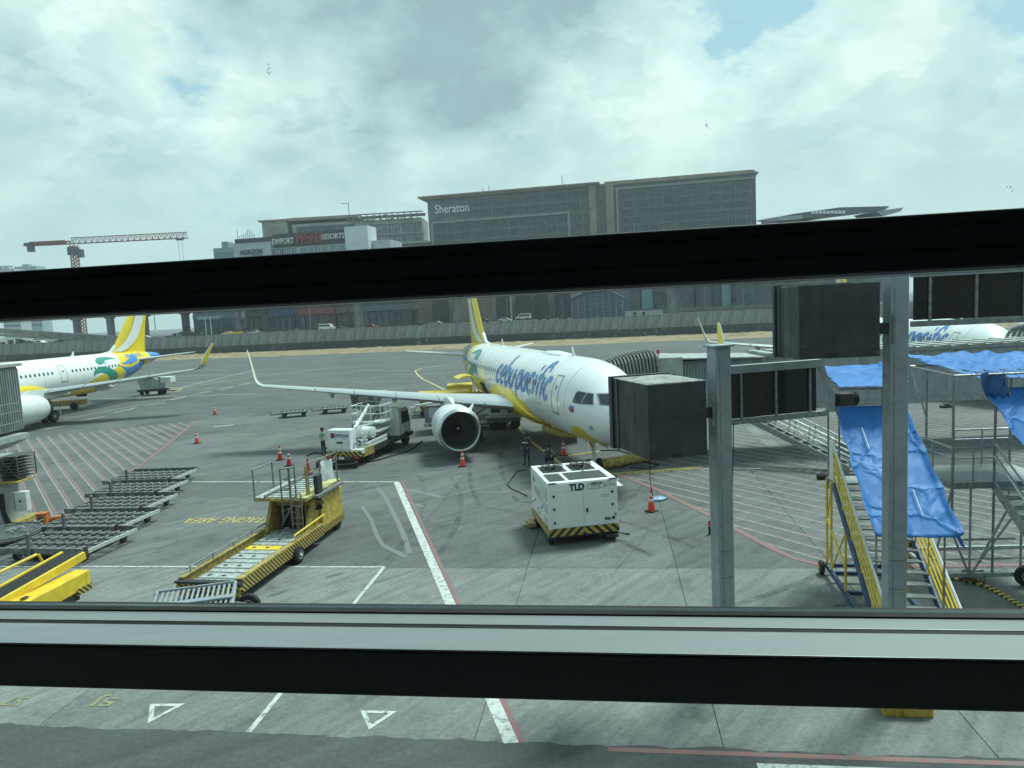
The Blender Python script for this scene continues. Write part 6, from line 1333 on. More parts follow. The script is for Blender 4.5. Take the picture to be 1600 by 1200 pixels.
# tower and bridge platform
TY=BL; zt=1.95; PX0,PX1=-BWd-.30,-.12; PY0,PY1=TY-.75,TY+2.25
for x in(-BWd+.02,-.28): 
    b=MB(); b.prism([(x,TY-.9,.5),(x,TY+.35,.5),(x,TY+.35,1.75),(x,TY-.15,1.75)],(.14,0,0)); b.build('tower_side',ygse,ML,bevel=.01)
b=MB(); b.box((-BWd+.02,TY+.0,1.45),(-.14,TY+.12,1.62)); b.box((-BWd*.52,TY+.0,.5),(-BWd*.43,TY+.1,1.45)); b.box((-.62,TY+.02,.5),(-.54,TY+.1,1.85)); b.build('tower_front',ygse,ML); b=MB(); b.box((-BWd+.16,TY+.30,.5),(-.3,TY+2.0,1.6)); b.build('tower_core',dark,ML)
for i in range(3): b=MB(); b.beam((-BWd+.3,TY-.1+i*.06,1.66),(-.4,TY+.1,1.72+i*.03),.05,.05); b.build('lift_arm',grime,ML)
b=MB(); b.tube((-BWd+.3,TY+.05,.62),(-BWd+.75,TY+.05,1.35),.05,8); b.tube((-BWd+.35,TY,1.2),(-BWd+.8,TY,1.38),.03,6); b.build('lift_cylinder',galv,ML)
b=MB(); b.box((PX0,PY0,zt-.14),(PX1,PY1,zt-.03)); b.build('bridge_frame',ygse,ML,bevel=.01); b=MB(); b.box((PX0,PY0,zt-.03),(PX0+.42,PY1,zt)); b.build('walkway',aluw,ML); b=MB(); b.box((PX1-.55,PY0,zt-.03),(PX1,PY1,zt)); b.build('walkway',mat('pale_yellow_walkway',(.55,.50,.22),.6,0,.15,5),ML)
b=MB(); b.box((PX0+.42,PY0,zt-.03),(PX0+.50,PY1,zt+.10)); b.build('guide',galvd,ML)
for i in range(9): y=PY0+.08+i*.32; b=MB(); b.box((PX0+.52,y,zt-.03),(PX1-.58,y+.24,zt+.01)); b.build('deck_plate',aluw,ML); b=MB(); b.tube((PX0+.52,y+.28,zt),(PX1-.58,y+.28,zt),.03,6); b.build('roller',dark,ML)
def gaterail(pts,h,name='railing',m=dolly_m,mid=(.5,)):
    b=MB(); P=[Vector(p) for p in pts]; b.path([p+Z*h for p in P],.028,6)
    for f in mid: b.path([p+Z*h*f for p in P],.022,6)
    for p in P: b.tube(p,p+Z*h,.03,6)
    return b.build(name,m,ML)
gaterail([(PX0+.02,PY0+.05,zt),(PX0+.02,PY0+1.45,zt)],1.05); gaterail([(PX1-.95,PY0-.05,zt-.9),(PX1-.72,PY0+.15,zt-.9)],2.0,mid=(.6,.8,)); gaterail([(PX1-.55,PY0-.1,zt-.9),(PX1-.45,PY0+.1,zt-.9)],2.05,mid=(.45,.75))
for i in range(9): b=MB(); b.beam((PX1-.55,PY0-.12,.35+i*.22),(PX1-.15,PY0-.12,.35+i*.22),.05,.03); b.build('ladder_rung',dolly_m,ML)
b=MB(); b.tube((PX1-.55,PY0-.12,.2),(PX1-.55,PY0-.12,2.1),.03,6); b.tube((PX1-.15,PY0-.12,.2),(PX1-.15,PY0-.12,2.1),.03,6); b.build('ladder_stile',dolly_m,ML)
# operator stand with console and sheet on the right
gaterail([(PX1-.10,PY0+.45,zt),(PX1+.02,PY0+1.2,zt),(PX1+.1,PY1-.5,zt)],1.2,mid=(.35,.7)); 
b=MB(); b.box((PX1-.18,PY0+.36,zt-.2),(PX1-.10,PY0+.46,zt+1.1)); b.build('rail_post',ygse,ML)
b=MB(); b.box((PX1-.2,PY0+.5,zt-.15),(PX1+.25,PY1-.3,zt-.06)); b.build('operator_floor',dolly_m,ML); b=MB(); b.box((PX1-.06,PY0+.75,zt-.05),(PX1+.10,PY0+1.2,zt+.65)); b.build('console',dark,ML,bevel=.03)
b=MB(); rr=random.Random(9); rows=[[(PX1+.0+.08*rr.random()+i*.04,PY0+1.25+i*.13,zt+1.05-j*.2+.06*rr.random()) for i in range(6)] for j in range(5)]; b.loft(rows,closed=False); b.build('plastic_sheet',white,ML,smooth=60)
b=MB(); b.box((PX1-.45,TY+.2,.32),(PX1+.10,TY+2.1,1.70)); b.build('engine_body',mat('scuffed_yellow_body',(.52,.38,.06),.55,0,.3,4,col2=(.28,.20,.06)),ML,bevel=.05)
b=MB(); b.box((PX1-.47,TY+.18,.30),(PX1+.12,TY+2.12,.56)); b.build('striped_skirt',stY,ML); b=MB(); b.box((PX1-.38,TY+.17,.75),(PX1-.16,TY+.185,1.50)); b.build('notice_panel',white,ML); text_on('notice_mark','1',(PX1-.32,TY+.160,.9),(1,0,0),Z,.4,cone_r,ML,.003)
b=MB(); 
for i in range(4): b.path([Vector((PX1-.05+.22*math.cos(q*PI/6)+i*.04,TY+.1-.04*i,1.60+.2*math.sin(q*PI/6)-.03*i)) for q in range(12)],.03,5)
b.build('hose',rubber,ML)
b=MB(); b.box((-BWd-.35,TY+.3,.3),(-BWd+.02,TY+2.5,1.2)); b.build('side_tank',ygse,ML,bevel=.03)
for x in(-BWd-.1,PX1-.05): wheel(ML,(x,TY+1.7,.35),.35,.22,dark,ax=(1,0,0))
# ---- silver ladder like dolly below the loader
LD=empty('roller_dolly',(-10.15,18.75,0),R(14),'silver slatted roller dolly with rubber wheel just above the window ledge','dolly')
b=MB(); b.beam((0,0,.55),(0,1.05,.95),.06,.10); b.beam((2.1,0,.55),(2.1,1.05,.95),.06,.10); b.beam((0,1.05,.95),(2.1,1.05,.95),.06,.08); b.beam((0,0,.55),(2.1,0,.55),.06,.08); b.beam((0,.5,.75),(2.1,.5,.75),.24,.05); b.build('frame',galv,LD)
for i in range(15): x=.1+i*.137; b=MB(); b.beam((x,0.05,.57),(x+.05,1.0,.93),.06,.03); b.build('slat',galv,LD)
wheel(LD,(2.45,.75,.33),.33,.2,dwhite,ax=(.25,1,0)); wheel(LD,(-.1,.3,.33),.33,.2,dwhite,ax=(.25,1,0)); b=MB(); b.beam((2.1,.6,.5),(2.9,.4,.35),.05,.05); b.beam((0,.5,.4),(2.3,.7,.4),.08,.08); b.build('tow_bar',galvd,LD)

# ---- yellow belt loader bottom left
BLd=empty('belt_loader',(-13.72,21.55,0),-R(10),'bright yellow belt loader with black conveyor belt at the lower left corner','belt loader')
b=MB(); b.beam((-.5,.35,1.50),(-.9,-4.6,.85),.62,.05); b.build('belt',rubber,BLd)
for x in(-.88,-.10): b=MB(); b.beam((x,.4,1.44),(x-.38,-4.6,.82),.10,.24); b.build('belt_frame',ybright,BLd,bevel=.01)
b=MB(); rail(b,[(-1.55,.1,1.55),(-2.0,-4.2,1.15)],.045); rail(b,[(-1.5,.12,1.55),(-1.45,0.2,1.25)],.04); b.build('guard_rail',ybright,BLd)
b=MB(); b.hexa([(-.55,-4.6,.45),(.35,-4.6,.45),(.35,-.1,.62),(-.2,-.1,.62),(-.55,-4.6,.95),(.35,-4.6,1.0),(.35,-.1,1.12),(-.2,-.1,1.12)]); bd=b.build('body',ybright,BLd,bevel=.03)
b=MB(); b.box((-.15,-.16,.55),(.36,.02,1.12)); b.build('nose_panel',ybright,BLd,bevel=.02); b=MB(); b.box((.20,-.55,.50),(.37,.03,.70)); b.build('striped_panel',stY,BLd)
b=MB(); b.box((-.9,-4.6,.30),(.2,-.3,.50)); b.build('chassis',dark,BLd); wheel(BLd,(.22,-.95,.36),.36,.24,dark,ax=(1,0,0)); wheel(BLd,(-1.2,-.95,.36),.36,.24,dark,ax=(1,0,0))
b=MB(); b.box((-2.3,-4.6,.4),(-1.5,-1.2,.95)); b.build('step_housing',ybright,BLd,bevel=.03)
for i in range(3): b=MB(); b.box((.0+i*.01,-2.2-i*.9,1.085-i*.01),(.15,-2.0-i*.9,1.10)); b.build('filler_cap',dark,BLd)

# ---- fuel dispenser truck
FT=empty('fuel_truck',(-9.85,40.6,0),-R(16.5),'white fuel dispenser truck marked PETRON with raised service platform','fuel truck')
# local y forward (to the cab), x to right
b=MB(); b.box((-1.1,.3,.55),(1.1,7.2,.80)); b.build('chassis',dark,FT)
b=MB(); b.box((-1.15,0,.72),(1.15,.9,.95)); b.build('rear_deck',dwhite,FT)
rz_=R(16)
pn=bpy.data.objects.new('rear_cabinet',None)
b=MB(); b.box((-1.02,0,.95),(.42,.75,2.08)); rc=b.build('rear_cabinet',white,FT,bevel=.03); b=MB(); b.box((-.98,-.012,1.0),(.38,-.001,2.03)); b.build('door',white,rc)
text_on('lettering','PETRON',(-.50,-.018,1.66),(1,0,0),Z,.27,mat('navy_print',(.03,.05,.12),.5),FT,.004,off=.006,width=.82)
b=MB(); b.box((-.80,-.02,1.62),(-.54,-.013,1.90)); b.build('logo_square',mat('logo_red',(.40,.02,.04),.5),FT); b=MB(); b.box((-.74,-.026,1.66),(-.68,-.021,1.86)); b.box((-.66,-.026,1.66),(-.60,-.021,1.78)); b.build('logo_mark',navy,FT)
text_on('lettering','H2025',(-.44,-.018,1.30),(1,0,0),Z,.15,dark,FT,.004,off=.012,width=.40); text_on('lettering','NO SMOKING',(-.08,-.018,1.55),(1,0,0),Z,.05,dark,FT,.004,width=.3)
b=MB(); b.box((-1.12,-.16,.58),(1.12,-.02,.86)); b.build('striped_bumper',stripe_mat('bumper_chevron',BK,YB,.30,0,1.0,0.0),FT)
for x in(-.95,.72): b=MB(); b.box((x,-.16,.42),(x+.24,-.06,.56)); b.build('tail_light',cone_r,FT)
b=MB(); b.box((-.3,-.14,.40),(.05,-.1,.55)); b.build('number_plate',white,FT)
# coiled intake hose behind
b=MB(); 
for k in range(3): b.path([Vector((-.2+1.3*math.cos(q*PI/9),-.55+.38*math.sin(q*PI/9),.12+.09*k+.05*math.sin(q*PI/9))) for q in range(19)],.06,6)
b.build('hose',rubber,FT)
b=MB(); b.lathe([(-.5,0),(-.5,.25),(-.42,.36),(.42,.36),(.5,.25),(.5,0)],(.35,1.9,1.62),(1,0,0),20); b.build('filter_tank',white,FT,smooth=40); b=MB(); b.lathe([(.02,.34),(.10,.36),(.14,.28),(.15,0)],(.85,1.9,1.62),(1,0,0),20); b.build('tank_cap',dwhite,FT,smooth=40)
for x,y,zz_,r in((.6,.55,1.2,.10),(.85,.6,1.0,.08),(1.0,.8,1.15,.07),(.75,.95,1.35,.09)): b=MB(); b.tube((x,y,.8),(x,y,zz_+.35),r*.6,8); b.lathe([(0,r),(.1,r),(.1,0)],(x,y,zz_+.3),(0,0,1),12); b.tube((x-.3,y,zz_),(x+.3,y,zz_),r*.5,8); b.build('pipework',dwhite if r<.1 else galv,FT)
for z_ in(.95,1.15): b=MB(); b.beam((1.05,.8,z_),(1.05,3.4,z_+.05),.06,.14); b.build('side_rail',white,FT)
b=MB(); b.prism([(1.0,.2,.5),(1.0,1.5,.5),(1.0,1.35,.98),(1.0,.4,.98)],(.16,0,0)); b.build('mudguard',ygse,FT)
for i in range(4): b=MB(); b.beam((.2-.5*(i%2)*0,1.0+.18*i,2.05),(-.3+.0*i,3.9,3.02-.1*i) if i<2 else (.6,4.4,1.9),.09 if i<2 else .07,.09); b.build('boom',white if i<2 else dwhite,FT)
for s in(-1,1):
    for k in range(2): b=MB(); b.beam((s*.75,2.6+k*1.8,.95+.05*k),(s*.75,4.5-k*1.8,1.5-.05*k),.08,.10); b.build('scissor_arm',galvd,FT)
b=MB(); b.box((-.95,2.4,1.52),(.95,4.7,1.62)); b.build('lift_base',dwhite,FT); b=MB(); b.box((-1.0,2.9,2.0),(1.0,5.0,2.08)); b.build('lift_platform',dwhite,FT)
b=MB(); 
for p,q in(((-1,2.9),(1,2.9)),((1,2.9),(1,5)),((1,5),(-1,5)),((-1,5),(-1,2.9))):
    for h in(.5,1.0): b.tube((*p,2.08+h),(*q,2.08+h),.028,5)
    for f in(0,.33,.66): x=p[0]+(q[0]-p[0])*f;y=p[1]+(q[1]-p[1])*f; b.tube((x,y,2.08),(x,y,3.08),.028,5)
b.build('platform_railing',dwhite,FT); b=MB(); b.box((-.6,3.5,2.1),(.2,4.3,2.9)); b.build('hose_reel',galvd,FT); b=MB(); b.path([Vector((.3+.2*math.sin(q),3.2+.12*q,2.2+.5*abs(math.sin(q*.9)))) for q in range(10)],.05,6); b.build('platform_hose',rubber,FT)
cabp=[(5.3,.75),(7.1,.75),(7.15,1.35),(6.85,2.35),(6.6,2.5),(5.3,2.5)]; b=MB(); b.prism([(-1.0,y,z_) for y,z_ in cabp],(2.0,0,0)); cb_=b.build('cab',white,FT,bevel=.05)
for x in(-1.012,1.002): b=MB(); b.prism([(x,5.75,1.5),(x,6.98,1.5),(x,6.75,2.28),(x,5.75,2.28)],(.01,0,0)); b.build('side_window',bglass,cb_)
b=MB(); b.prism([(-.85,7.155,1.5),(.85,7.155,1.5),(.85,6.91,2.28),(-.85,6.91,2.28)],(0,.012,0)); b.build('windscreen',bglass,cb_)
b=MB(); b.box((.98,5.9,.9),(1.03,6.9,1.4)); b.build('door_panel',dwhite,cb_); b=MB(); b.box((-1.0,7.12,.5),(1.0,7.25,.78)); b.build('bumper',stripe_mat('bumper_chevron2',BK,YB,.22,0,1.0,0.0),FT)
for y in(1.3,4.0,6.3):
    for s in(-1,1): wheel(FT,(s*.92,y,.46),.46,.28,grime,ax=(1,0,0))
# grey hopper canopy standing behind
GH=empty('service_hoist',(-9.75,48.2,0),-R(8),'grey flared hoist box on railed lift frame behind the fuel truck','service lift')
b=MB(); b.hexa([(-.95,-.7,2.45),(.25,-.7,2.2),(.25,.7,2.2),(-.95,.7,2.45),(-1.0,-.85,3.35),(.95,-.85,3.35),(.95,.85,3.35),(-1.0,.85,3.35)]); b.build('hopper',mat('hoist_grey',(.26,.28,.285),.6,.1,.12,3),GH,bevel=.02); b=MB(); b.box((-1.05,-.9,3.35),(1.0,.9,3.42)); b.build('lid',jbr,GH); b=MB(); b.box((-.45,-.83,2.9),(.25,-.80,3.2)); b.box((.6,-.86,2.95),(.9,-.84,3.25)); b.build('notice',white,GH)
text_on('lettering','SERVICE',(-.42,-.845,2.98),(1,0,0),Z,.13,navy,GH,.004,width=.62)
b=MB(); 
for x in(-1,0,.9):
    for y in(-.8,.8): b.tube((x,y,.5),(x,y,2.5),.035,5)
for z_ in(.9,1.35,1.8): b.tube((-1,-.8,z_),(.9,-.8,z_),.028,5); b.tube((-1,.8,z_),(.9,.8,z_),.028,5)
b.build('frame',galv,GH); b=MB(); b.path([Vector((-.2+.25*math.sin(q*.8),-.6,2.3-.17*q)) for q in range(10)],.05,6); b.path([Vector((.1+.2*math.cos(q*.9),-.5,2.3-.17*q)) for q in range(9)],.04,6); b.build('hose',rubber,GH); b=MB(); b.box((-1.2,-1,.35),(1.2,1,.52)); b.build('base',dark,GH)
for x in(-.9,.9):
    for y in(-.8,.8): wheel(GH,(x,y,.25),.25,.18,grime,ax=(1,0,0))
# ---- silver sided truck behind the engine
ST2=empty('service_truck',(-6.3,50.2,0),R(6),'long silver sided service truck behind the engine and beside the fuel truck','truck')
b=MB(); b.box((0,0,.75),(6.8,2.2,2.0)); b.build('side_panel',mat('polished_silver_panel',(.42,.43,.43),.3,.5,.2,1.5),ST2,bevel=.03); b=MB(); b.beam((-.6,-.05,2.08),(6.8,-.05,2.62),.30,.14); b.build('boom',white,ST2); b=MB(); b.box((-.1,-.08,.50),(6.8,0,.74)); b.build('sill',dwhite,ST2); b=MB(); b.box((.3,-.095,.53),(1.9,-.081,.70)); b.build('grille',dark,ST2)
for i,x in enumerate((.3,1.5,3.5)): b=MB(); b.box((x,-.02,1.15),(x+(.7 if i<2 else 1.5),-.004,1.85)); b.build('notice' if i!=1 else 'hatch',white if i!=1 else galvd,ST2)
text_on('lettering','SKY LOGISTICS',(3.55,-.03,1.55),(1,0,0),Z,.2,navy,ST2,.004,width=1.3); 
for x in(1.2,5.4): wheel(ST2,(x,.15,.42),.42,.28,grime)
b=MB(); b.box((3,.3,.35),(6,1.9,.75)); b.build('chassis',dark,ST2)
RC=empty('service_cab',(-.6,50.5,0),R(-4),'small white cabin with two dark windows showing right of the engine','cabin')
b=MB(); b.box((-1.2,0,1.0),(1.0,1.6,2.1)); b.build('body',dwhite,RC,bevel=.03); b=MB(); b.box((-1.0,-.012,1.25),(-.35,-.002,1.9)); b.build('window',bglass,RC); b=MB(); b.box((.2,-.012,1.2),(.65,-.002,1.95)); b.build('window',bglass,RC); b=MB(); b.box((-1.3,-.1,.6),(1.1,1.6,1.0)); b.build('base',galvd,RC); b=MB(); b.box((-1.4,-.3,.9),(1.3,0,1.0)); b.build('step',dwhite,RC)
for x in(-.8,.7): wheel(RC,(x,.2,.35),.35,.25,grime)
# ---- yellow loader behind wing
YL=empty('cargo_loader',(-6.6,58.5,0),R(8),'small yellow loader with black chevron front seen between wing and silver truck','cargo loader')
b=MB(); b.box((-1.1,0,.5),(3.2,2.4,1.95)); b.build('body',ybright,YL,bevel=.05); b=MB(); b.box((-1.05,-.03,.55),(1.0,-.004,1.35)); b.build('chevron_panel',stripe_mat('yl_chev',BK,YB,.45,0,-1.0,0.0),YL); b=MB(); b.box((-.4,-.045,1.4),(.45,-.003,1.8)); b.build('window',bglass,YL)
b=MB(); rail(b,[(-3.2,.3,1.95),(-1.1,.3,2.05)],.05); rail(b,[(-3.0,.3,1.95),(-2.8,.3,.6)],.04); b.build('rail',ybright,YL); b=MB(); b.box((-1,.2,.3),(3,2.2,.5)); b.build('chassis',dark,YL)
for x in(-.7,2.8): wheel(YL,(x,.1,.35),.35,.25,dark)
YD=empty('transporter',(-3.0,64.5,0),R(4),'long low yellow transporter parked beyond the wing by the cargo door','transporter')
b=MB(); b.box((-3.0,0,.8),(3.0,2.0,1.25)); b.build('deck',ygse,YD,bevel=.04); b=MB(); b.box((-2.9,-.1,1.25),(-.6,2.0,1.95)); b.build('body',ybright,YD,bevel=.05)
for i in range(9): b=MB(); b.tube((-.4+i*.38,0,1.3),(-.4+i*.38,2,1.3),.07,6); b.build('roller',dolly_m,YD)
for x in(-2.4,0,2.4): wheel(YD,(x,.1,.4),.4,.3,dark)
b=MB(); b.box((2.2,.2,1.3),(3.0,.9,2.5)); b.build('console',dark,YD,bevel=.04)
WP=empty('white_parcel',(-8.7,60.2,0),.3,'white cartons piled on the apron left of the yellow loader','carton')
for x,y,z_ in((0,0,0),(.5,.1,0),(.2,.05,.35)): b=MB(); b.box((x-.22,y-.2,z_),(x+.22,y+.2,z_+.33)); b.build('carton',white,WP)
# ---- empty baggage dollies
def bag_dolly(lab,u,v,rz_):
    p=gp(u,v); t=empty('baggage_dolly',(p.x,p.y,0),rz_,lab,'dolly','empty baggage dollies'); b=MB(); b.box((-1.5,-.8,.42),(1.5,.8,.50)); b.build('deck',grime,t,bevel=.02); b=MB(); b.box((-1.5,-.84,.50),(1.5,-.78,.58)); b.box((-1.5,.78,.50),(1.5,.84,.58)); b.build('side_rail',dolly_m,t)
    for i in range(6): b=MB(); b.tube((-1.2+i*.45,-.75,.53),(-1.0+i*.45,.75,.53),.05,6); b.build('roller',galv,t)
    for x in(-1.05,1.05):
        for y in(-.7,.7): wheel(t,(x,y,.24),.24,.14,grime)
    b=MB(); b.beam((-1.5,0,.4),(-2.5,-.1,.35),.07,.07); b.beam((-2.5,-.1,.3),(-2.55,-.1,.75),.07,.07); b.build('tow_bar',dark,t); t.scale=(.78,.78,.85); return t
bag_dolly('empty baggage dolly, left of the two under the wing',460,651,R(14)); bag_dolly('empty baggage dolly, right of the two under the wing',523,645,R(10))
CD=empty('container_dolly',(-45.6,90.5,0),R(2),'silver flared baggage container on a dark dolly far out on the apron','container'); b=MB(); b.hexa([(-1.1,-.8,.75),(1.3,-.8,.75),(1.3,.8,.75),(-1.1,.8,.75),(-1.6,-.8,2.25),(1.3,-.8,2.25),(1.3,.8,2.25),(-1.6,.8,2.25)]); b.build('container',galv,CD,bevel=.02); b=MB(); b.box((-1.7,-.85,2.2),(1.35,.85,2.27)); b.box((.2,-.83,1.0),(1.2,-.80,2.1)); b.build('container_trim',alu,CD); b=MB(); b.box((-1.6,-.9,.5),(1.6,.9,.72)); b.build('deck',dark,CD)
b=MB(); b.beam((1.6,0,.5),(2.7,0,.4),.1,.1); b.build('tow_bar',dark,CD); b=MB(); b.box((1.35,-.8,1.5),(2.6,.8,2.2)); b.build('side_container',dwhite,CD,bevel=.03)
for x in(-1.1,1.1):
    for y in(-.7,.7): wheel(CD,(x,y,.27),.27,.18,dark)
# ---- yellow equipment under left wing
p=gp(103,640); YT=empty('belt_loader',(p.x,p.y,0),R(5),'yellow belt loader parked under the wing of the left airliner','belt loader'); b=MB(); b.box((-3.0,-.7,.45),(2.0,.7,1.0)); b.build('body',ygse,YT,bevel=.06); b=MB(); b.beam((-3.4,0,1.15),(3.2,0,1.85),.9,.22); b.build('conveyor',ygse,YT); b=MB(); b.beam((-3.4,0,1.28),(3.2,0,1.98),.7,.04); b.build('belt',rubber,YT); b=MB(); b.box((1.6,-.75,1.4),(2.6,-.45,2.3)); b.tube((2.7,-.5,1.8),(2.7,-.5,2.7),.05,5); b.build('console',dark,YT); b=MB(); b.box((1.4,-.3,2.0),(2.3,.4,2.2)); b.build('cover',white,YT)
for x in(-2.2,1.2): wheel(YT,(x,-.6,.42),.42,.3,dark)
CW=empty('wheel_chock_pole',tuple(gp(95,648)),0,'small white marker pole by the left airliner wheel','marker'); b=MB(); b.tube((0,0,0),(0,0,.9),.05,6); b.build('pole',white,CW); b=MB(); b.tube((0,0,.9),(0,0,1.1),.07,6); b.build('cap',dark,CW)
# ---- yellow ducts under the nose
DU=empty('air_duct',(0,0,0),0,'yellow ribbed air hose lying on the apron below the aircraft nose','hose'); duct=mat('yellow_duct_fabric',(.40,.32,.10),.75,0,.25,4)
def duct_part(P,r,par,name='duct'):
    b=MB(); rings=[]; n=0; L_=0; pts=[]
    for a_,c_ in zip(P,P[1:]):
        m_=max(2,int((c_-a_).length/.10)); pts+=[a_+(c_-a_)*i/m_ for i in range(m_)]
    pts.append(P[-1])
    for i,p in enumerate(pts):
        d=(pts[min(i+1,len(pts)-1)]-pts[max(0,i-1)]).normalized(); a_=d.cross(Z).normalized(); c_=a_.cross(d); rr_=r*(1.08 if i%2 else .90); rings.append([p+(a_*math.cos(q*PI/5)+c_*math.sin(q*PI/5))*rr_ for q in range(10)])
    b.loft(rings,caps=True); return b.build(name,duct,par,smooth=40)
duct_part([Vector((3.95,36.0,.32)),Vector((5.0,36.6,.30)),Vector((6.1,37.3,.30)),Vector((6.9,37.9,.22))],.26,DU); duct_part([Vector((3.3,38.6,1.55)),Vector((2.6,40.2,1.35)),Vector((1.8,41.4,1.5))],.22,DU); 
DW=empty('tow_tug_wheel_chock',(4.0,35.8,0),0,'pair of dark wheel chocks at the nose wheels','chock'); b=MB(); b.prism([(-.5,-.2,0),(-.5,.2,0),(-.5,0,.22)],(1.0,0,0)); b.build('chock',dark,DW); b=MB(); b.prism([(-.5,.9,0),(-.5,1.3,0),(-.5,1.1,.22)],(1.0,0,0)); b.build('chock',dark,DW)
CBL=empty('ground_cable',(0,0,0),0,'thin black cable looping across the apron beside the white unit','cable'); b=MB(); b.path([gp(u,v)+Z*.03 for u,v in((823,735),(808,737),(800,748),(793,758),(800,765),(812,770),(824,776))],.025,5); b.build('cable',rubber,CBL)
CB2=empty('ground_cable',(0,0,0),0,'black cables trailing on the ground under the nose beside the yellow hose','cable'); b=MB(); b.path([gp(u,v)+Z*.03 for u,v in((938,705),(965,704),(985,710),(1000,722),(1030,727),(1010,733),(985,731))],.04,5); b.path([gp(u,v)+Z*.03 for u,v in((480,713),(492,708),(505,710),(520,722),(548,727),(590,720),(640,705),(660,690))],.06,5); b.build('cable',rubber,CB2)

# ================================================================== PEOPLE
def person(name_label,loc,rz,pose,shirt,trousers,cap,vest=None):
    J_=pose; me=bpy.data.meshes.new('person'); names=list(J_['v'].keys()); idx={n:i for i,n in enumerate(names)}
    me.from_pydata([J_['v'][n][:3] for n in names],[(idx[a],idx[b_]) for a,b_ in J_['e']],[]); o=bpy.data.objects.new('person_tmp',me); COL.objects.link(o)
    sk=o.modifiers.new('s','SKIN'); sk.use_smooth_shade=True; su=o.modifiers.new('u','SUBSURF'); su.levels=2
    for n in names: r=J_['v'][n][3]; me.skin_vertices[0].data[idx[n]].radius=(r if isinstance(r,tuple) else (r,r))
    me.skin_vertices[0].data[idx['pelvis']].use_root=True
    dg=bpy.context.evaluated_depsgraph_get(); m2=bpy.data.meshes.new_from_object(o.evaluated_get(dg)); bpy.data.objects.remove(o); bpy.data.meshes.remove(me)
    t=empty('person',loc,rz,name_label,'person','ground crew'); m2.materials.clear()
    for m in(skin,shirt,trousers,rubber,vest or shirt): m2.materials.append(m)
    zones=J_['z']
    for p in m2.polygons:
        c=p.center; p.material_index=zones(c)
    m2.shade_smooth(); bo=bpy.data.objects.new('body',m2); COL.objects.link(bo); bo.parent=t
    h=Vector(J_['v']['head'][:3]); fwd=Vector(J_.get('fwd',(0,-1,0)))
    b=MB(); b.lathe([(-.05,.115),(.0,.122),(.05,.118),(.10,.085),(.125,0)],h+Z*.02,(0,0,1),14); P=[h+fwd*.09+Vector((-.08,0,.03)),h+fwd*.09+Vector((.08,0,.03)),h+fwd*.20+Vector((.05,0,.0)),h+fwd*.20+Vector((-.05,0,.0))]; b.prism(P,(0,0,.012)); b.build('cap',cap,t,smooth=40)
    return t
def stand():
    v={'pelvis':(0,0,.95,(.15,.11)),'waist':(0,0,1.12,(.14,.10)),'chest':(0,0,1.36,(.18,.12)),'neck':(0,0,1.52,.06),'head':(0,-.01,1.66,(.085,.10)),'top':(0,-.01,1.73,.07),
     'hl':(-.10,0,.88,.09),'kl':(-.13,-.02,.48,.062),'al':(-.14,0,.10,.045),'tl':(-.15,-.16,.05,.04),'hr':(.10,0,.88,.09),'kr':(.13,-.02,.48,.062),'ar':(.14,0,.10,.045),'tr':(.15,-.16,.05,.04),
     'sl':(-.20,0,1.44,.06),'el':(-.29,.02,1.16,.045),'wl':(-.20,-.20,1.05,.033),'pl':(-.16,-.27,1.05,.036),'sr':(.20,0,1.44,.06),'er':(.29,.02,1.16,.045),'wr':(.20,-.20,1.05,.033),'pr':(.16,-.27,1.05,.036)}
    e=[('pelvis','waist'),('waist','chest'),('chest','neck'),('neck','head'),('head','top'),('pelvis','hl'),('hl','kl'),('kl','al'),('al','tl'),('pelvis','hr'),('hr','kr'),('kr','ar'),('ar','tr'),('chest','sl'),('sl','el'),('el','wl'),('wl','pl'),('chest','sr'),('sr','er'),('er','wr'),('wr','pr')]
    for s,w_ in((-1,'pl'),(1,'pr')):
        for k in range(5):
            n='f%s%d'%(w_,k); bx=v[w_]; v[n]=(bx[0]+(k-2)*.018*1.0,bx[1]-(.075 if k not in(0,) else .03),bx[2]-.02+(.0 if k else .02),.009); e.append((w_,n))
    def z(c): 
        if c.z>1.50: return 0
        if c.z<.12: return 3
        if abs(c.x)>.12 and c.y<-.17 and .95<c.z<1.12: return 0
        if c.z>.97: return 4 if abs(c.x)<.20 else 1
        return 2
    return dict(v=v,e=e,z=z)
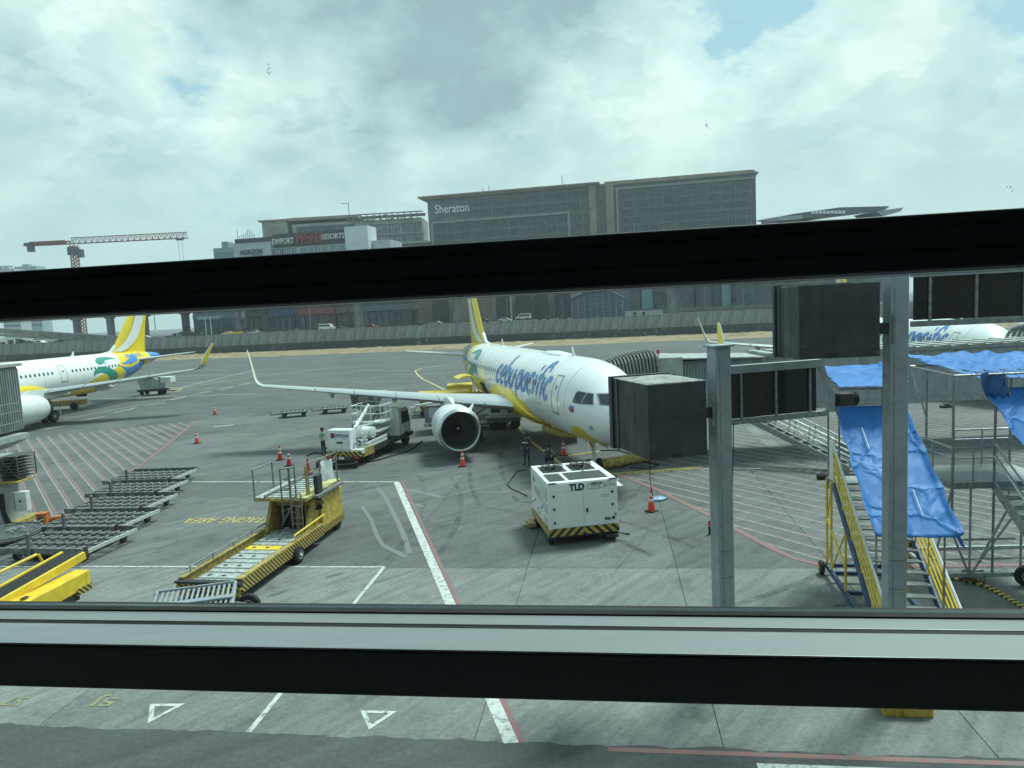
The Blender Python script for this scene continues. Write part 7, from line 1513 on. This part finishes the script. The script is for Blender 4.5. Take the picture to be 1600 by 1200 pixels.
def crouch():
    v={'pelvis':(0,.12,.42,(.16,.12)),'waist':(0,.05,.58,(.15,.11)),'chest':(0,-.06,.80,(.18,.12)),'neck':(0,-.12,.95,.06),'head':(0,-.16,1.07,(.085,.10)),'top':(0,-.17,1.13,.07),
     'hl':(-.12,.05,.40,.09),'kl':(-.20,-.32,.48,.065),'al':(-.17,-.10,.09,.045),'tl':(-.18,-.26,.05,.04),'hr':(.12,.05,.40,.09),'kr':(.20,-.32,.48,.065),'ar':(.17,-.10,.09,.045),'tr':(.18,-.26,.05,.04),
     'sl':(-.20,-.06,.88,.06),'el':(-.30,-.24,.66,.045),'wl':(-.18,-.44,.60,.033),'pl':(-.14,-.50,.58,.036),'sr':(.20,-.06,.88,.06),'er':(.30,-.24,.66,.045),'wr':(.18,-.44,.60,.033),'pr':(.14,-.50,.58,.036)}
    q=stand(); e=[x for x in q['e'] if not x[1].startswith('f')]
    for w_ in('pl','pr'):
        for k in range(5): n='f%s%d'%(w_,k); bx=v[w_]; v[n]=(bx[0]+(k-2)*.018,bx[1]-(.07 if k else .03),bx[2]-.03,.009); e.append((w_,n))
    def z(c):
        if c.z>.93 and c.y<0: return 0
        if c.z<.11: return 3
        if c.y<-.42: return 0
        if c.z>.56 and abs(c.x)<.17: return 4
        if c.z>.55 and (abs(c.x)>.17) and c.y>-.45: return 1
        return 2
    return dict(v=v,e=e,z=z)
cl_d=mat('dark_work_shirt',(.03,.035,.045),.8,0,.2,9); cl_t=mat('navy_trousers',(.02,.03,.055),.8,0,.2,9); cl_w=mat('pale_blue_shirt',(.50,.56,.62),.8,0,.1,9); cl_v=mat('dark_vest',(.05,.06,.07),.7,0,.3,9); cl_g=mat('green_vest',(.22,.50,.30),.7,0,.2,9); cl_grey=mat('grey_shirt',(.30,.33,.32),.8,0,.2,9); capm=mat('black_cap',(.02,.02,.025),.7)
P_=gp(824,728); pe1=person('standing worker in dark clothes with pale cuffs left of the white unit',(P_.x,P_.y,0),R(-30),stand(),cl_d,cl_t,capm,cl_d)
b=MB(); b.box((-.17,-.13,1.28),(.17,-.115,1.33)); b.box((-.17,.115,1.0),(.17,.13,1.05)); b.build('reflective_strip',cone_w,pe1)
P_=gp(857,729); pe2=person('crouching worker in pale shirt and dark vest behind the white unit',(P_.x,P_.y,0),R(160),crouch(),cl_w,cl_t,capm,cl_v)
P_=gp(593,705); P_=gp(506,712); pe3=person('worker in green vest standing at the left rear of the fuel truck',(P_.x,P_.y,0),R(70),stand(),cl_grey,cl_t,capm,cl_g)

# ================================================================== TERMINAL ROOM AND WINDOW
roomw=mat('room_wall',(.30,.31,.32),.8,0,.1,1); barm=mat('black_powder_coated_bar',(.030,.040,.050),.42,0,.15,2); sillm=mat('anodised_aluminium_sill',(.33,.36,.37),.42,.3,.05,3,streak=(.3,6,1)); gask=mat('black_gasket',(.008,.008,.009),.7)
GN=1.37; FN=1.20
def fbox(b,s0,s1,n0,n1,z0,z1): 
    P=[fs(s0,n0),fs(s1,n0),fs(s1,n1),fs(s0,n1)]; b.hexa([p+Z*z0 for p in P]+[p+Z*z1 for p in P]); return b
TB=empty('terminal_building',(0,0,0),0,'terminal building whose dark interior looks out through the window','building')
for nm,a_ in(('floor',(-9,9,-9,1.30,6.70,6.86)),('ceiling',(-9,9,-9,1.30,10.3,10.5)),('back_wall',(-9,9,-9.2,-9,6.7,10.5)),('side_wall',(-9.2,-9,-9,1.30,6.7,10.5)),('side_wall',(9,9.2,-9,1.30,6.7,10.5)),('lower_facade',(-40,40,1.30,1.45,0,6.90)),('upper_facade',(-40,40,1.30,1.45,10.2,13)),('side_facade',(-40,-9,1.30,1.45,6.9,10.2)),('side_facade',(9,40,1.30,1.45,6.9,10.2)),('roof',(-40,40,-20,1.7,13,13.2))):
    fbox(MB(),*a_).build(nm,roomw if nm in('floor','ceiling','back_wall','side_wall') else concwall,TB)
WN=empty('window',(0,0,0),0,'window with black horizontal bars and a pale metal ledge, looking over the apron','window')
H0=CAMH
b=MB(); fbox(b,-9,9,FN,FN+.155,H0+.0285,H0+.1165); ub=b.build('upper_bar',barm,WN,bevel=.004)
fbox(MB(),-9,9,FN+.156,FN+.168,H0+.026,H0+.12).build('gasket',gask,ub); fbox(MB(),-9,9,FN+.03,FN+.154,H0+.0265,H0+.0284).build('soffit_strip',sillm,ub)
for zz0 in(.058,.095): fbox(MB(),-9,9,FN-.0016,FN-.0002,H0+zz0,H0+zz0+.003).build('bar_groove',gask,ub)
b=MB(); fbox(b,-9,9,FN,FN+.158,H0-.694,H0-.6075); lb_=b.build('lower_bar',barm,WN,bevel=.003)
fbox(MB(),-9,9,FN+.002,FN+.0905,H0-.6073,H0-.6035).build('ledge',sillm,lb_,bevel=.001); fbox(MB(),-9,9,FN+.0905,FN+.1075,H0-.6090,H0-.6050).build('ledge_groove',gask,lb_); fbox(MB(),-9,9,FN+.1075,FN+.152,H0-.6073,H0-.6035).build('ledge',sillm,lb_,bevel=.001); fbox(MB(),-9,9,FN+.152,FN+.192,H0-.66,H0-.6000).build('gasket',gask,lb_)
# window glass: greenish solar glass
gm_=bpy.data.materials.new('green_tinted_glass'); gm_.use_nodes=True; t=gm_.node_tree; t.nodes.clear(); o_=nn('ShaderNodeOutputMaterial',t); tr=nn('ShaderNodeBsdfTransparent',t); gl=nn('ShaderNodeBsdfGlossy',t); gl.inputs['Roughness'].default_value=.02; mx=nn('ShaderNodeMixShader',t); lw0=nn('ShaderNodeLayerWeight',t); lw=nn('ShaderNodeMath',t,operation='POWER'); t.links.new(lw0.outputs['Facing'],lw.inputs[0]); lw.inputs[1].default_value=4.5
tr.inputs[0].default_value=(.85,.945,.935,1); gl.inputs[0].default_value=(.8,.9,.9,1); t.links.new(lw.outputs[0],mx.inputs[0]); t.links.new(tr.outputs[0],mx.inputs[1]); t.links.new(gl.outputs[0],mx.inputs[2]); t.links.new(mx.outputs[0],o_.inputs[0])
for z0,z1 in((6.95,H0-.661),(H0-.5995,H0+.0255),(H0+.115,10.2)): fbox(MB(),-9,9,GN,GN+.012,z0,z1).build('pane',gm_,WN)
for s_ in(-3.6,3.6): fbox(MB(),s_-.04,s_+.04,FN,FN+.15,6.9,10.3).build('upright_bar',barm,WN)
# specks of dirt stuck on the outside of the glass
spk=bpy.data.materials.new('dirt_speck'); spk.use_nodes=True; t=spk.node_tree; t.nodes['Principled BSDF'].inputs['Base Color'].default_value=(.05,.055,.055,1); t.nodes['Principled BSDF'].inputs['Alpha'].default_value=.45
rs=random.Random(3)
for (u,v,n_) in((421,112,14),(1105,200,7),(1578,295,5),(116,305,2),(123,275,1),(300,510,2)):
    b=MB(); d=ray(u,v); k=(GN+.015)/d.dot(EN); c0=Vector((0,0,CAMH))+d*k
    for i in range(n_):
        c=c0+ES*rs.gauss(0,.0022)+Z*rs.gauss(0,.0085 if n_>5 else .003); r=rs.uniform(.0006,.0020); b.add([c+ES*r*math.cos(q*PI/3+i)*rs.uniform(.6,1.2)+Z*r*math.sin(q*PI/3+i) for q in range(6)],[(0,1,2,3,4,5)])
    tag(b.build('dirt_specks',spk,WN,fix=False),kind='stuff')

# ------------------------------------------------------------------ air: light tropical haze
hb=MB(); hb.box((-2450,-450,-1.1),(2450,2450,78)); hz_=hb.build('haze',[]) if False else None
me=bpy.data.meshes.new('haze'); me.from_pydata(hb.v,[],hb.f); ho_=bpy.data.objects.new('haze',me); COL.objects.link(ho_)
hm=bpy.data.materials.new('air_haze'); hm.use_nodes=True; t=hm.node_tree; t.nodes.clear(); o_=nn('ShaderNodeOutputMaterial',t); pv=nn('ShaderNodeVolumePrincipled',t); pv.inputs['Density'].default_value=.00028; pv.inputs['Color'].default_value=(.88,.95,1,1); pv.inputs['Anisotropy'].default_value=.2
t.links.new(pv.outputs[0],o_.inputs['Volume']); me.materials.append(hm); tag(ho_,'thin pale haze in the air over the airport','haze',kind='stuff')
